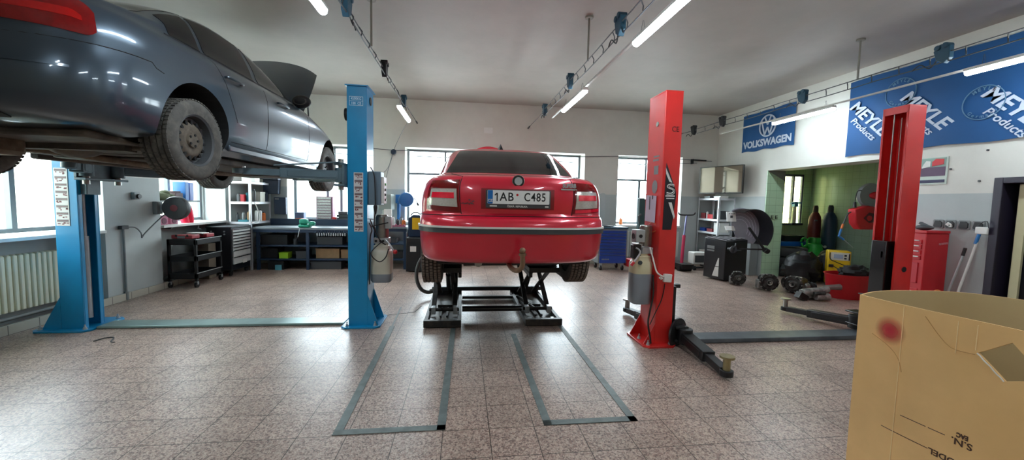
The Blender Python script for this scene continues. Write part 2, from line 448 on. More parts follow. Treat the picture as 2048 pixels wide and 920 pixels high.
for k, (a, b) in enumerate(((-4.2, -1.3), (-.6, 2.3), (3., 5.9))):
    mb = MB().box(a, b, YF, YF+.05, 0, 3.0)
    for i in range(1, 4): mb.box(a+(b-a)*i/4-.02, a+(b-a)*i/4+.02, YF+.05, YF+.07, 0, 3.0)
    for z in (1., 2.): mb.box(a, b, YF+.05, YF+.065, z-.02, z+.02)
    struct('door_%d' % (k+2), mb, BEIGE)
# alcove with green tiles
AX, AY0, AY1, AZ = 8.4, 4.4, 8.6, 2.6
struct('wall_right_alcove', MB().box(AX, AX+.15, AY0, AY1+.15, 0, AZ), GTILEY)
mb = weld(wall_panel(MB(), 'Y', AY1, AY1+.15, XR+.42, AX, 0, AZ, [(7.66, 8.2, 1.05, 2.28)]))
struct('wall_far_right', mb, GTILE)
struct('wall_near_right', MB().box(XR+.42, AX, AY0-.15, AY0, 0, AZ), GTILE)
struct('ceiling_2', MB().box(XR+.42, AX+.15, AY0-.15, AY1+.15, AZ, AZ+.1), CEIL)
# tiled reveal of the opening with a grey triangle in its upper corner
mb = MB().prism([(0, 0), (.41, 0), (.41, 2.03), (0, 2.236)], (XR+.004, 7.52, 0), (1, 0, 0), (0, 0, 1), -.022)
struct('trim_1', mb, GTILE)
mb = MB().prism([(0, 2.238), (.41, 2.032), (.41, 2.238)], (XR+.004, 7.52, 0), (1, 0, 0), (0, 0, 1), -.03)
struct('trim_2', mb, mat('grey_triangle', (.5, .52, .5), .6))
# kerb, channel edges in the floor
mb = MB().box(XL, XL+.03, YF, 5.68, 0, .1).box(XL, XL+.03, 5.68, 6.63, 0, .1).box(XL, XL+.03, 6.63, YB, 0, .1)
struct('baseboard_left', mb, KERB)
struct('baseboard_back', MB().box(XL+.03, XR, YB-.02, YB, 0, .1), KERB)
GREYFILL = mat('channel_mortar', (.43, .47, .46), .55, 0, .25, 14, bump=.3, dirt=((.26, .28, .28), .6))
def frame_outline(mb, pts, w=.055, z=.004):
    for (a, b) in zip(pts[:-1], pts[1:]):
        a, b = V((*a, z/2)), V((*b, z/2)); d = (b-a).normalized()*w/2; mb.bar(a-d, b+d, w, z)
    return mb
mb = frame_outline(MB(), [(-.80, 4.55), (-.765, 2.47), (-.125, 2.47), (-.10, 4.45)])
mb.bar((-.83, 5.4, .001), (-.80, 4.5, .001), .02, .003)
struct('trim_3', mb, GREYFILL)
struct('trim_4', frame_outline(MB(), [(.57, 4.2), (.575, 2.465), (1.17, 2.465), (1.17, 4.6), (1.15, 5.3)]), GREYFILL)
# loose edges / cracks in the floor behind the blue post
struct('trim_5', MB().bar((-1.05, 5.0, .001), (-.62, 5.15, .001), .014, .002).bar((-.62, 5.15, .001), (-.56, 5.45, .001), .012, .002), mat('dark_joint', (.3, .27, .25), .8))

# ------------------------------------------------------------------ windows
FRM = mat('window_frame_grey', (.42, .46, .48), .5, 0, .05, 6)
FRMW = mat('sill_white', (.85, .86, .84), .5, 0, .05, 6)
GL = glassmat('window_glass')
def window(n, axis, a0, a1, z0, z1, p, zt, mull, low):
    """steel window in the plane p; zt transom height, mull/low mullion positions above and below it"""
    mb = MB()
    def bx(u0, u1, w0, w1, d=.05):
        if axis == 'Y': mb.box(u0, u1, p-d/2, p+d/2, w0, w1)
        else: mb.box(p-d/2, p+d/2, u0, u1, w0, w1)
    bx(a0, a0+.05, z0, z1); bx(a1-.05, a1, z0, z1); bx(a0+.05, a1-.05, z0, z0+.05); bx(a0+.05, a1-.05, z1-.05, z1); bx(a0+.05, a1-.05, zt-.025, zt+.025)
    for m_ in mull: bx(m_-.022, m_+.022, zt+.025, z1-.05)
    for m_ in low: bx(m_-.028, m_+.028, z0+.05, zt-.025, .06)
    o = struct('window_%d' % n, mb, FRM)
    g = MB()
    if axis == 'Y': g.box(a0+.04, a1-.04, p+.028, p+.034, z0+.04, z1-.04)
    else: g.box(p-.034, p-.028, a0+.04, a1-.04, z0+.04, z1-.04)
    build('window_pane', g, GL, o)
    s = MB()
    if axis == 'Y': s.box(a0-.02, a1+.02, YB-.04, p-.03, z0-.06, z0-.01)
    else: s.box(p+.03, XL+.03, a0-.05, a1+.05, z0-.05, z0-.01)
    build('window_sill', s, FRMW, o, bevel=.006)
    return o
for i, (a, b) in enumerate(BW):
    m_ = (a+b)/2
    w = window(i+1, 'Y', a, b, .97, 2.66, YW, 2.09, [m_+.06], [m_-.1] + ([m_+.2] if i == 0 else []))
    r = MB().tube([(a+.15 if i else a+.6, YW-.06, 2.5), (b-.1, YW-.06, 2.48)], .012, 6)
    build('opening_rod', r, M['zinc'], w)
window(5, 'X', LWW[0][0], LWW[0][1], 1.0, 2.55, XW-.05, 2.0, [4.4], [4.2, 5.06])
window(6, 'X', LWW[1][0], LWW[1][1], 1.0, 2.55, XW-.05, 2.0, [7.45], [7.42])
mb = MB().box(7.66, 8.2, AY1+.02, AY1+.06, 1.05, 1.1).box(7.66, 8.2, AY1+.02, AY1+.06, 2.23, 2.28).box(7.66, 7.7, AY1+.02, AY1+.06, 1.05, 2.28).box(8.16, 8.2, AY1+.02, AY1+.06, 1.05, 2.28).box(7.91, 7.95, AY1+.01, AY1+.07, 1.05, 2.28)
for k in range(1, 8): mb.box(7.7, 8.16, AY1+.03, AY1+.045, 1.05+k*.155, 1.056+k*.155)
w7 = struct('window_7', mb, mat('window_frame_lilac', (.38, .4, .5), .5))
CURT = mat('yellow_curtain', (.93, .86, .6), .8, 0, .25, 14, emit=0)
build('window_pane', MB().box(7.68, 8.18, AY1+.07, AY1+.076, 1.07, 2.26), GL, w7)
g = MB()
g.grid(lambda u, v: V((7.68+.5*u, AY1+.14+.012*math.sin(u*50), 1.07+1.19*v)), 60, 1, 0)
tc = bpy.data.materials.new('sheer_curtain'); tc.use_nodes = True; nt = tc.node_tree; nt.nodes.remove(nt.nodes['Principled BSDF'])
a1 = nt.nodes.new('ShaderNodeBsdfDiffuse'); a1.inputs[0].default_value = lin((.92, .87, .62))+(1,); a2 = nt.nodes.new('ShaderNodeBsdfTranslucent'); a2.inputs[0].default_value = lin((.92, .87, .6))+(1,)
a3 = nt.nodes.new('ShaderNodeMixShader'); a3.inputs[0].default_value = .6; nt.links.new(a1.outputs[0], a3.inputs[1]); nt.links.new(a2.outputs[0], a3.inputs[2]); nt.links.new(a3.outputs[0], nt.nodes['Material Output'].inputs['Surface'])
build('curtain', g, tc, w7)
# yard outside: pale paving and a pale boundary wall
PALE = mat('pale_render', (.86, .88, .9), .8, 0, .05, 2)
struct('ground_outside', MB().box(-16, 20, YW+.12, 22, -.15, -.05).box(-16, XL-.62, -8, YW+.12, -.15, -.05), mat('pale_paving', (.8, .8, .78), .8, 0, .1, 3))
mb = MB().box(-16, 20, 15, 15.2, -.05, 1.9)
for k in range(36): mb.box(-16+k, -15.96+k, 14.98, 15.0, -.05, 1.9)
struct('wall_outside', mb, PALE)
struct('wall_outside_left', MB().box(-9.2, -9, -8, 14, -.05, 2.1), mat('pale_green_render', (.88, .9, .78), .8, 0, .05, 2))
# doorway on the right: dark frame, pale edge of the leaf, dark room behind
dfr = MB().box(XR-.03, XR+.42, 3.87, 3.95, 0, 1.88).box(XR-.03, XR+.42, 2.75, 3.87, 1.81, 1.88).box(XR-.03, XR+.42, 2.67, 2.75, 0, 1.88)
d1 = struct('door_1', dfr, mat('door_frame_violet', (.16, .14, .2), .35), bevel=.006)
build('door_leaf_edge', MB().obox((XR+.1, 3.755, .9), (.03, .075, 1.8), Matrix.Rotation(.0, 3, 'X')), mat('cream_edge', (.8, .78, .62), .5), d1)
build('door_leaf', MB().box(XR+.14, XR+.18, 2.8, 3.83, 0, 1.8), mat('dark_leaf', (.13, .13, .15), .4), d1)
struct('wall_side_room', MB().box(XR+.42, 8.6, 2.4, 2.5, 0, 2.4).box(8.5, 8.6, 2.5, 4.2, 0, 2.4).box(XR+.42, 8.6, 4.15, 4.25, 0, 2.4).box(XR+.42, 8.6, 2.4, 4.25, 2.4, 2.5), DARKROOM)
# ------------------------------------------------------------------ cars
def pchip(tab):
    xs = [a for a, b in tab]; ys = [b for a, b in tab]; n = len(xs)
    d = [(ys[i+1]-ys[i])/(xs[i+1]-xs[i]) for i in range(n-1)]
    m = [d[0]] + [0 if d[i-1]*d[i] <= 0 else 2*d[i-1]*d[i]/(d[i-1]+d[i]) for i in range(1, n-1)] + [d[-1]]
    def f(x):
        if x <= xs[0]: return ys[0]
        if x >= xs[-1]: return ys[-1]
        i = 0
        while x > xs[i+1]: i += 1
        h = xs[i+1]-xs[i]; t = (x-xs[i])/h
        return (1+2*t)*(1-t)**2*ys[i] + t*(1-t)**2*h*m[i] + t*t*(3-2*t)*ys[i+1] + t*t*(t-1)*h*m[i+1]
    return f
class Body:
    """car body as a stack of rounded outlines: rear end y(z), front end y(z), half width w(z); corners are superellipses"""
    def __init__(s, yr, yf, w, ar, af, pr=3., pf=2.6, taper=.05, L=4.5):
        s.yr, s.yf, s.w, s.ar, s.af = map(pchip, (yr, yf, w, ar, af)); s.pr, s.pf, s.taper, s.L = pr, pf, taper, L
    def g(s, y):
        return 1-s.taper*abs((y-s.L/2)/(s.L/2))**3
    def dims(s, z):
        yr, yf = s.yr(z), s.yf(z); ar, af = s.ar(z), s.af(z)
        k = min(1, (yf-yr)*.96/(ar+af)); return yr, yf, ar*k, af*k
    def ring(s, z, n=14, ns=26):
        yr, yf, ar, af = s.dims(z); w = s.w(z); P = []
        for i in range(n):
            th = PI/2*i/n; x = math.sin(th)**(2/s.pr); P.append((x, yr+ar*(1-math.cos(th)**(2/s.pr))))
        for i in range(ns+1): P.append((1, yr+ar+(yf-af-yr-ar)*i/ns))
        for i in range(n-1, -1, -1):
            th = PI/2*i/n; x = math.sin(th)**(2/s.pf); P.append((x, yf-af*(1-math.cos(th)**(2/s.pf))))
        return [(x*w*s.g(y), y) for x, y in P]
    def side(s, y, z):
        yr, yf, ar, af = s.dims(z); r = min(max((y-yr)/ar, 0), 1); q = min(max((yf-y)/af, 0), 1)
        return s.w(z)*s.g(y)*(1-(1-r)**s.pr)**(1/s.pr)*(1-(1-q)**s.pf)**(1/s.pf)
    def rear(s, x, z):
        yr, yf, ar, af = s.dims(z); w = s.w(z)*s.g(yr+.1); u = min(abs(x)/w, .9999)
        return yr+ar*(1-(1-u**s.pr)**(1/s.pr))
    def front(s, x, z):
        yr, yf, ar, af = s.dims(z); w = s.w(z)*s.g(yf-.1); u = min(abs(x)/w, .9999)
        return yf-af*(1-(1-u**s.pf)**(1/s.pf))
    def corner(s, th, z):
        """th 0 = rear centre, 90 = side"""
        yr, yf, ar, af = s.dims(z); t = math.radians(abs(th)); y = yr+ar*(1-math.cos(t)**(2/s.pr))
        return V((math.copysign(s.w(z)*s.g(y)*math.sin(t)**(2/s.pr), th), y, z))
    def S(s, sgn, y, z): return V((sgn*s.side(y, z), y, z))
    def R(s, x, z): return V((x, s.rear(x, z), z))
    def F(s, x, z): return V((x, s.front(x, z), z))
    def mesh(s, zs, extra=None):
        mb = MB(); rings = []
        for z in zs:
            h = s.ring(z); n = len(h); full = [V((x, y, z)) for x, y in h] + [V((-x, y, z)) for x, y in h[-2:0:-1]]
            rings.append(full)
        n = len(rings[0]); vs = [p for r in rings for p in r]; fs = []
        for k in range(len(rings)-1):
            for i in range(n):
                fs.append((k*n+i, k*n+(i+1) % n, (k+1)*n+(i+1) % n, (k+1)*n+i))
        fs.append(tuple(range(n-1, -1, -1)))
        fs.append(tuple((len(rings)-1)*n+i for i in range(n)))
        return mb.add(vs, fs)

def patch(fn, nu, nv, off=.004, back=.012, mi=0, mb=None):
    """a thin shell lifted off a surface: fn(u,v) -> point; closed round its rim"""
    mb = mb or MB(); e = 1e-3; G = []
    for i in range(nu+1):
        row = []
        for j in range(nv+1):
            u, v = i/nu, j/nv
            p = fn(u, v); du = fn(min(u+e, 1), v)-fn(max(u-e, 0), v); dv = fn(u, min(v+e, 1))-fn(u, max(v-e, 0))
            n = du.cross(dv); n = n.normalized() if n.length > 1e-12 else V((0, 0, 1))
            row.append((p, n))
        G.append(row)
    o = len(mb.v); W = nv+1
    for sgn in (off, -back):
        for row in G:
            for p, n in row: mb.v.append(p+n*sgn)
    N = (nu+1)*W
    def idx(i, j, k): return o+k*N+i*W+j
    F = []
    for i in range(nu):
        for j in range(nv):
            F.append((idx(i, j, 0), idx(i+1, j, 0), idx(i+1, j+1, 0), idx(i, j+1, 0)))
    for i in range(nu):
        F.append((idx(i, 0, 1), idx(i+1, 0, 1), idx(i+1, 0, 0), idx(i, 0, 0))); F.append((idx(i, nv, 0), idx(i+1, nv, 0), idx(i+1, nv, 1), idx(i, nv, 1)))
    for j in range(nv):
        F.append((idx(0, j, 0), idx(0, j+1, 0), idx(0, j+1, 1), idx(0, j, 1))); F.append((idx(nu, j, 1), idx(nu, j+1, 1), idx(nu, j+1, 0), idx(nu, j, 0)))
    mb.f += F; mb.m += [mi]*len(F); return mb
def lerp(a, b, t): return a+(b-a)*t
def poly1(pts):
    f = pchip(pts); return f

def cut_arches(o, wheels, r, w_in, w_out, matidx):
    """cut the wheel arches as real openings, applied at once; the arch walls get the liner material"""
    for (y, z) in wheels:
        for sg in (-1, 1):
            mb = MB().cyl((sg*w_in, y, z), (sg*w_out, y, z), r, n=48)
            c = link_mesh('cut', mb.v, mb.f, [], smooth=False); c.parent = o.parent
            m = o.modifiers.new('b', 'BOOLEAN'); m.operation = 'DIFFERENCE'; m.solver = 'EXACT'; m.object = c
            dg = bpy.context.evaluated_depsgraph_get(); me = bpy.data.meshes.new_from_object(o.evaluated_get(dg))
            o.modifiers.clear(); o.data = me; bpy.data.objects.remove(c)
            for p in me.polygons:
                q = p.center
                if sg*q.x > w_in-.02 and abs(math.hypot(q.y-y, q.z-z)-r) < .012 and abs(p.normal.x) < .5: p.material_index = matidx; p.use_smooth = False
                if abs(abs(q.x)-w_in) < .003 and sg*q.x > 0 and math.hypot(q.y-y, q.z-z) < r: p.material_index = matidx
    bm = bmesh.new(); bm.from_mesh(o.data)
    for e in bm.edges:
        if len(e.link_faces) == 2:
            e.smooth = e.calc_face_angle(0) < math.radians(38)
    bm.to_mesh(o.data); bm.free()

def tyre_mb(r, w, ax=1, tread=True, n=60, bh=.045):
    """tyre about the X axis through the origin, outer side towards +X*ax"""
    mb = MB(); h = w/2; rr = r*.64
    prof = [(rr, -h*.8), (rr*1.02, -h*.9), (r*.82, -h*1.0), (r*.93, -h*.95), (r*.975, -h*.84), (r*.985, -h*.8)]
    grooves = (-.55, -.2, .2, .55)
    if tread:
        prof.append((r*.992, -h*.75))
        for g_ in grooves: prof += [(r, h*(g_-.045)), (r*.972, h*(g_-.04)), (r*.972, h*(g_+.04)), (r, h*(g_+.045))]
        prof.append((r*.992, h*.75))
    prof += [(r*.985, h*.8), (r*.975, h*.84), (r*.93, h*.95), (r*.82, h*1.0), (rr*1.02, h*.9), (rr, h*.8)]
    mb.lathe(prof, (0, 0, 0), (ax, 0, 0), n, caps=False)
    if tread:
        # cross sipes: raised blocks on the two shoulders and the centre ribs
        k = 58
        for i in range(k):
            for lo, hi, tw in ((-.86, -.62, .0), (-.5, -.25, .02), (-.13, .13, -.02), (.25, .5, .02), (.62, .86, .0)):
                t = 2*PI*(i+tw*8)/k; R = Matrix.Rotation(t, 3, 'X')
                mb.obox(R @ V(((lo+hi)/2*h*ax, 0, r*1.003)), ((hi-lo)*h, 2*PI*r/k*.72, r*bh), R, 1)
    return mb
def wheel(th, name, pos, r, w, ax, kind, mats, tread=True):
    """thing > tyre; wheel rim with holes as its own part; kind 'steel' | 'dark' """
    T = Matrix.Translation(V(pos)); ty, rim, dk, hub = mats
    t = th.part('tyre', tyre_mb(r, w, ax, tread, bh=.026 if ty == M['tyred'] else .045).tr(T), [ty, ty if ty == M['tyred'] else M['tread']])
    mb = MB(); rr = r*.645; h = w/2
    prof = [(rr*.97, -h*.8), (rr*.97, h*.45), (rr*.93, h*.5), (rr*1.0, h*.82), (rr*1.04, h*.86), (rr*1.0, h*.9), (rr*.93, h*.8), (rr*.88, h*.3), (rr*.8, h*.22)]
    if kind == 'steel':
        prof += [(rr*.74, h*.3), (rr*.62, h*.52), (rr*.5, h*.58), (rr*.34, h*.5), (rr*.3, h*.5), (rr*.27, h*.62), (0.0, h*.64)]
    else:
        prof += [(rr*.6, h*.3), (rr*.3, h*.35), (0.0, h*.38)]
    mb.lathe(prof[:9], (0, 0, 0), (ax, 0, 0), 40, mi=2, caps=False); mb.lathe(prof[8:], (0, 0, 0), (ax, 0, 0), 40, caps=False)
    nb = 15 if kind == 'steel' else 0
    for i in range(nb):
        a = 2*PI*i/nb; R = Matrix.Rotation(a, 3, 'X')
        c = R @ V((ax*h*.42, 0, rr*.69))
        e = MB().lathe([(1, -.5), (1, .5)], (0, 0, 0), (ax, 0, 0), 12)
        Rm = R.to_4x4(); e.tr(Matrix.Translation(c) @ Rm @ Matrix.Diagonal((h*.22, rr*.06, rr*.09, 1)))
        mb.add(e.v, e.f, 1)
    for i in range(5):
        a = 2*PI*i/5; mb.cyl((ax*h*.5, rr*.22*math.cos(a), rr*.22*math.sin(a)), (ax*h*.68, rr*.22*math.cos(a), rr*.22*math.sin(a)), rr*.05, n=6, mi=1)
    th.part('wheel_rim', mb.tr(T), [rim, dk, M['dgrey'] if kind == 'steel' else rim])
    d = MB().cyl((-ax*h*.75, 0, 0), (-ax*h*.3, 0, 0), r*.42, n=24).tr(T)
    th.part('brake_disc', d, dk)

def strip(mb, pts, r=.003):
    return mb.tube(pts, r, 5)

# ---------- dark saloon on the blue lift
PD = mat('dark_slate_paint', (.235, .285, .33), .28, .55, .06, 3, coat=.8, dirt=((.31, .32, .31), .35))
LINER = mat('arch_liner', (.1, .1, .1), .9, 0, .2, 20)
DGLASS = mat('dark_tinted_glass', (.05, .055, .06), .06, 0, .02, 3, spec=.5)
UNDER = mat('road_dirt_underside', (.3, .28, .26), .8, .1, .35, 9, bump=.4, dirt=((.45, .4, .34), .7))
UNDERD = mat('dark_underside', (.14, .14, .14), .8, 0, .25, 9)
RUSTY = mat('rusty_steel', (.43, .37, .3), .7, .3, .3, 25, dirt=((.3, .22, .16), .7))
HUBM = mat('dusty_steel_wheel', (.4, .36, .31), .7, .2, .25, 25, dirt=((.2, .18, .16), .6))
TAILR = mat('tail_lamp_red', (.48, .02, .04), .12, 0, .25, 25, coat=1.)
TAILRL = mat('tail_lamp_bright', (.95, .1, .22), .12, 0, .1, 40, coat=1.)
TAILC = mat('tail_lamp_clear', (.8, .78, .74), .12, .2, .15, 60, coat=1.)
SEAM = mat('panel_gap', (.04, .04, .045), .8)
PLAST = mat('trim_black', (.09, .09, .1), .55, 0, .1, 12)

BD = Body(yr=[(.2, .85), (.235, .5), (.27, .16), (.32, .05), (.4, .01), (.5, 0), (.66, .015), (.7, .03), (.82, .035), (.95, .05), (1.0, .075), (1.025, .12), (1.045, .26), (1.07, .48), (1.2, .80), (1.3, 1.06), (1.37, 1.34), (1.405, 1.62), (1.42, 1.9)],
          yf=[(.2, 4.2), (.28, 4.42), (.45, 4.52), (.6, 4.49), (.7, 4.38), (.78, 4.15), (.86, 3.8), (.93, 3.45), (.99, 3.15), (1.1, 2.93), (1.2, 2.72), (1.3, 2.48), (1.37, 2.26), (1.405, 2.05), (1.42, 1.95)],
          w=[(.2, .80), (.26, .85), (.4, .895), (.6, .91), (.78, .905), (.86, .888), (.93, .862), (.98, .81), (1.02, .78), (1.1, .752), (1.2, .705), (1.3, .645), (1.35, .605), (1.385, .55), (1.405, .45), (1.417, .28), (1.42, .1)],
          ar=[(.2, .5), (.8, .52), (1.0, .55), (1.08, .45), (1.42, .4)], af=[(.2, .7), (.8, .8), (1.0, .55), (1.42, .5)], pr=2.9, pf=2.5, taper=.05, L=4.52)
ZS = [.2, .215, .235, .255, .27, .285, .3, .32, .36, .4, .46, .52, .58, .64, .68, .72, .76, .80, .84, .87, .9, .93, .955, .975, .99, 1.0, 1.012, 1.025, 1.035, 1.045, 1.058, 1.07, 1.09, 1.12, 1.16, 1.2, 1.24, 1.28, 1.31, 1.34, 1.36, 1.38, 1.392, 1.403, 1.411, 1.416, 1.42]
CX, CY, CZ = -2.93, 2.37, 1.615
car = Thing('car', 'dark slate grey saloon raised high on the blue lift with its bonnet open', 'car', (CX, CY, CZ), math.radians(-1.3))
mb = BD.mesh(ZS)
body = car.part('body_shell', mb, [PD, LINER])
cut_arches(body, [(.98, .33), (3.74, .33)], .365, .60, 1.1, 1)
WHM = (M['tyred'], HUBM, SEAM, HUBM)
for sg in (1, -1):
    wheel(car, 'w', (.775 if sg > 0 else -.70, .98, .273), .303, .215, sg, 'steel', WHM)
    wheel(car, 'w', (.775 if sg > 0 else -.70, 3.74, .273), .316, .215, sg, 'steel' if sg < 0 else 'dark', (M['tyred'], M['dgrey'], SEAM, HUBM))
# glass
wt = pchip([(.60, 1.03), (.8, 1.13), (1.0, 1.225), (1.3, 1.31), (1.7, 1.355), (2.1, 1.345), (2.45, 1.265), (2.8, 1.11), (3.05, 1.0)])
wb = lambda y: .985+.02*min(max((2.9-y)/2, 0), 1)
for sg in (1, -1):
    for (a, b) in ((.86, 1.17), (1.22, 1.93), (2.01, 2.93)):
        def f(u, v, a=a, b=b, sg=sg):
            y = lerp(a, b, u); z = lerp(wb(y), max(wt(y)-.02, wb(y)+.01), v); return BD.S(sg, y, z)
        car.part('side_window', patch(f, 14, 8, .004*sg, .01*sg), DGLASS)
def fr(u, v): z = lerp(1.095, 1.345, v); return BD.R(lerp(-1, 1, u)*BD.w(z)*.86, z)
car.part('rear_window', patch(fr, 20, 10, .004), DGLASS)
def ff(u, v): z = lerp(1.03, 1.345, v); return BD.F(lerp(1, -1, u)*BD.w(z)*.88, z)
car.part('windscreen', patch(ff, 20, 10, .004), DGLASS)
# tail lamps wrap round the corner
for sg in (1, -1):
    zt = lambda u: .945-.02*(1-u)-.06*max(u-.85, 0)**2/.0225; zb = lambda u: .745+.02*(1-u)+.03*max(u-.88, 0)**2/.0144
    f = lambda u, v, sg=sg: BD.corner(sg*lerp(20, 64, u), lerp(zb(u), zt(u), v))
    lamp = car.part('tail_lamp', patch(f, 24, 8, .007*sg, .01*sg), TAILR)
    f2 = lambda u, v, sg=sg: BD.corner(sg*lerp(20, 34, u), lerp(lerp(zb(u), zt(u), .80), lerp(zb(u), zt(u), .98), v))
    car.part('tail_lamp_band', patch(f2, 20, 3, .010*sg, .004*sg), TAILC, lamp)
    f3 = lambda u, v, sg=sg: BD.corner(sg*lerp(24, 58, u), lerp(lerp(zb(u), zt(u), .42), lerp(zb(u), zt(u), .66), v))
    car.part('tail_lamp_band', patch(f3, 20, 3, .009*sg, .004*sg), mat('tail_lamp_mid', (.68, .04, .05), .12, 0, .1, 40, coat=1.), lamp)
# seams: boot lid, bumper, doors, sill
s_ = MB()
for sg in (1, -1):
    strip(s_, [BD.corner(sg*t, .715-.0015*(90-t)*.2) for t in range(0, 91, 5)] + [BD.S(sg, y, .70-.06*(y-.52)/.25) for y in (.58, .64)])
    strip(s_, [BD.corner(sg*20, z) for z in (.75, .8, .85, .9, .95, .99)])
    for (y0, y1, zb_) in ((1.18, 1.42, .5), (1.97, 2.0, .32), (2.97, 3.0, .32)):
        zs = [zb_+k*(.97-zb_)/12 for k in range(13)]
        strip(s_, [BD.S(sg, y0 if y0 > 1.3 else lerp(1.45, 1.2, (z-.5)/.5), z) for z in zs], .0025)
    strip(s_, [BD.S(sg, 1.4+k*.08, .325) for k in range(20)])
each_part(car, 'panel_seam', s_, SEAM)
for sg in (1, -1):
    for y in (1.32, 2.2):
        h_ = MB(); p = BD.S(sg, y, .855); q = BD.S(sg, y+.2, .85)
        o_ = V((sg*.03, 0, 0)); h_.tube([p, p+o_, (p+q)/2+o_*1.3, q+o_, q], .011, 8, sm=4)
        car.part('door_handle', h_, PD)
    # sill moulding and belt strip
    st = MB().bar(BD.S(sg, 1.38, .27)+V((sg*.004, 0, 0)), BD.S(sg, 3.32, .25)+V((sg*.004, 0, 0)), .03, .055)
    car.part('sill_moulding', st, PD, bevel=.01)
    b_ = MB().tube([BD.S(sg, .8+k*.12, wb(.8+k*.12)-.012) for k in range(19)], .007, 6)
    car.part('belt_moulding', b_, PLAST)
    mi_ = MB(); c = BD.S(sg, 2.86, 1.0)+V((sg*.14, 0, .03))
    mi_.sphere(c, 1, (.115, .06, .08), 18).tube([BD.S(sg, 2.88, .985), c], .022, 8)
    m_ = car.part('wing_mirror', mi_, PLAST)
    car.part('mirror_glass', MB().lathe([(0.001, 0), (1, 0), (1, .004), (.001, .004)], (0, 0, 0), (0, -1, 0), 24).tr(Matrix.Translation(c+V((0, -.046, 0))) @ Matrix.Diagonal((.08, 1, .05, 1))), M['chrome'], m_)
# rear bumper details, plate recess
bl = MB(); f = lambda u, v: BD.R(lerp(-.42, .42, u), lerp(.27, .40, v)); patch(f, 12, 4, .006, .01, 0, bl)
for k in range(5): bl.bar((-.4, .02, .28+k*.028), (.4, .02, .28+k*.028), .05, .008)
car.part('bumper_diffuser', bl, PLAST)
car.part('number_plate', MB().obox((0, .022, .83), (.52, .012, .11)), M['paper'])
f = lambda u, v: BD.R(lerp(-.75, .75, u), lerp(.545, .56, v))
car.part('bumper_crease', patch(f, 20, 1, .004), PD)
# underside
ub = MB().box(-.66, .66, .85, 4.1, .17, .215).box(-.6, .6, .4, .9, .2, .25).box(-.55, .55, 1.4, 3.3, .145, .175)
ub.box(-.72, -.64, 1.4, 3.3, .13, .2).box(.64, .72, 1.4, 3.3, .13, .2)
car.part('floor_pan', ub, UNDER, bevel=.02)
ex = MB().tube([(-.35, .25, .2), (-.35, .8, .18)], .1, 16).cyl((-.35, .12, .2), (-.35, .3, .2), .03)
ex.tube([(-.35, .8, .18), (-.2, 1.1, .17), (-.06, 1.4, .14), (-.05, 2.2, .12), (-.08, 3.3, .14)], .032, 10, sm=5)
ex.obox((-.3, .52, .17), (.5, .42, .15))
car.part('exhaust', ex, RUSTY, bevel=.03)
su = MB().bar((-.5, .85, .2), (.5, .85, .2), .1, .08).bar((-.5, 1.2, .2), (.5, 1.2, .2), .08, .07)
for sg in (1, -1):
    su.bar((sg*.25, 1.2, .2), (sg*.64, 1.0, .22), .06, .05).bar((sg*.25, .85, .2), (sg*.64, .95, .2), .07, .035).bar((sg*.45, 1.5, .18), (sg*.62, 1.05, .2), .05, .05)
    su.cyl((sg*.55, .93, .2), (sg*.56, .9, .6), .045).bar((sg*.3, 3.74, .2), (sg*.66, 3.78, .18), .08, .04).bar((sg*.35, 3.3, .17), (sg*.64, 3.72, .18), .07, .04)
su.sphere((0, 1.0, .22), 1, (.15, .2, .1), 14).cyl((0, 1.2, .2), (0, 3.0, .22), .035)
su.box(-.35, .35, 3.3, 4.0, .13, .2)
car.part('suspension', su, UNDER)
# open bonnet
hood = MB()
HL, HW = 1.12, .74
ang = math.radians(42)
def hf(u, v):
    x = lerp(-1, 1, u); w_ = HW*(1-.10*v*v); y = v*HL*(1-.13*x*x*v); z = .05*(1-x*x)+.06*math.sin(v*PI*.55)-(.06*abs(x)**6)
    return V((x*w_, 3.16+y*math.cos(ang)-z*math.sin(ang), 1.0+y*math.sin(ang)+z*math.cos(ang)))
patch(hf, 24, 16, .006, .02, 0, hood)
bon = car.part('bonnet', hood, PD)
hi = MB(); patch(lambda u, v: hf(lerp(.06, .94, u), lerp(.05, .93, v))-V((0, -.02*math.sin(ang)*-1, .03)), 16, 12, .003, .012, 0, hi)
car.part('bonnet_lining', hi, UNDERD, bon)
en = MB().box(-.6, .6, 3.2, 4.2, .7, .86).box(-.3, .3, 3.4, 4.1, .8, .93)
car.part('engine_cover', en, PLAST, bevel=.02)
car.part('bonnet_strut', MB().cyl((.66, 3.6, .85), V(hf(.95, .55)), .01, n=8), PLAST)

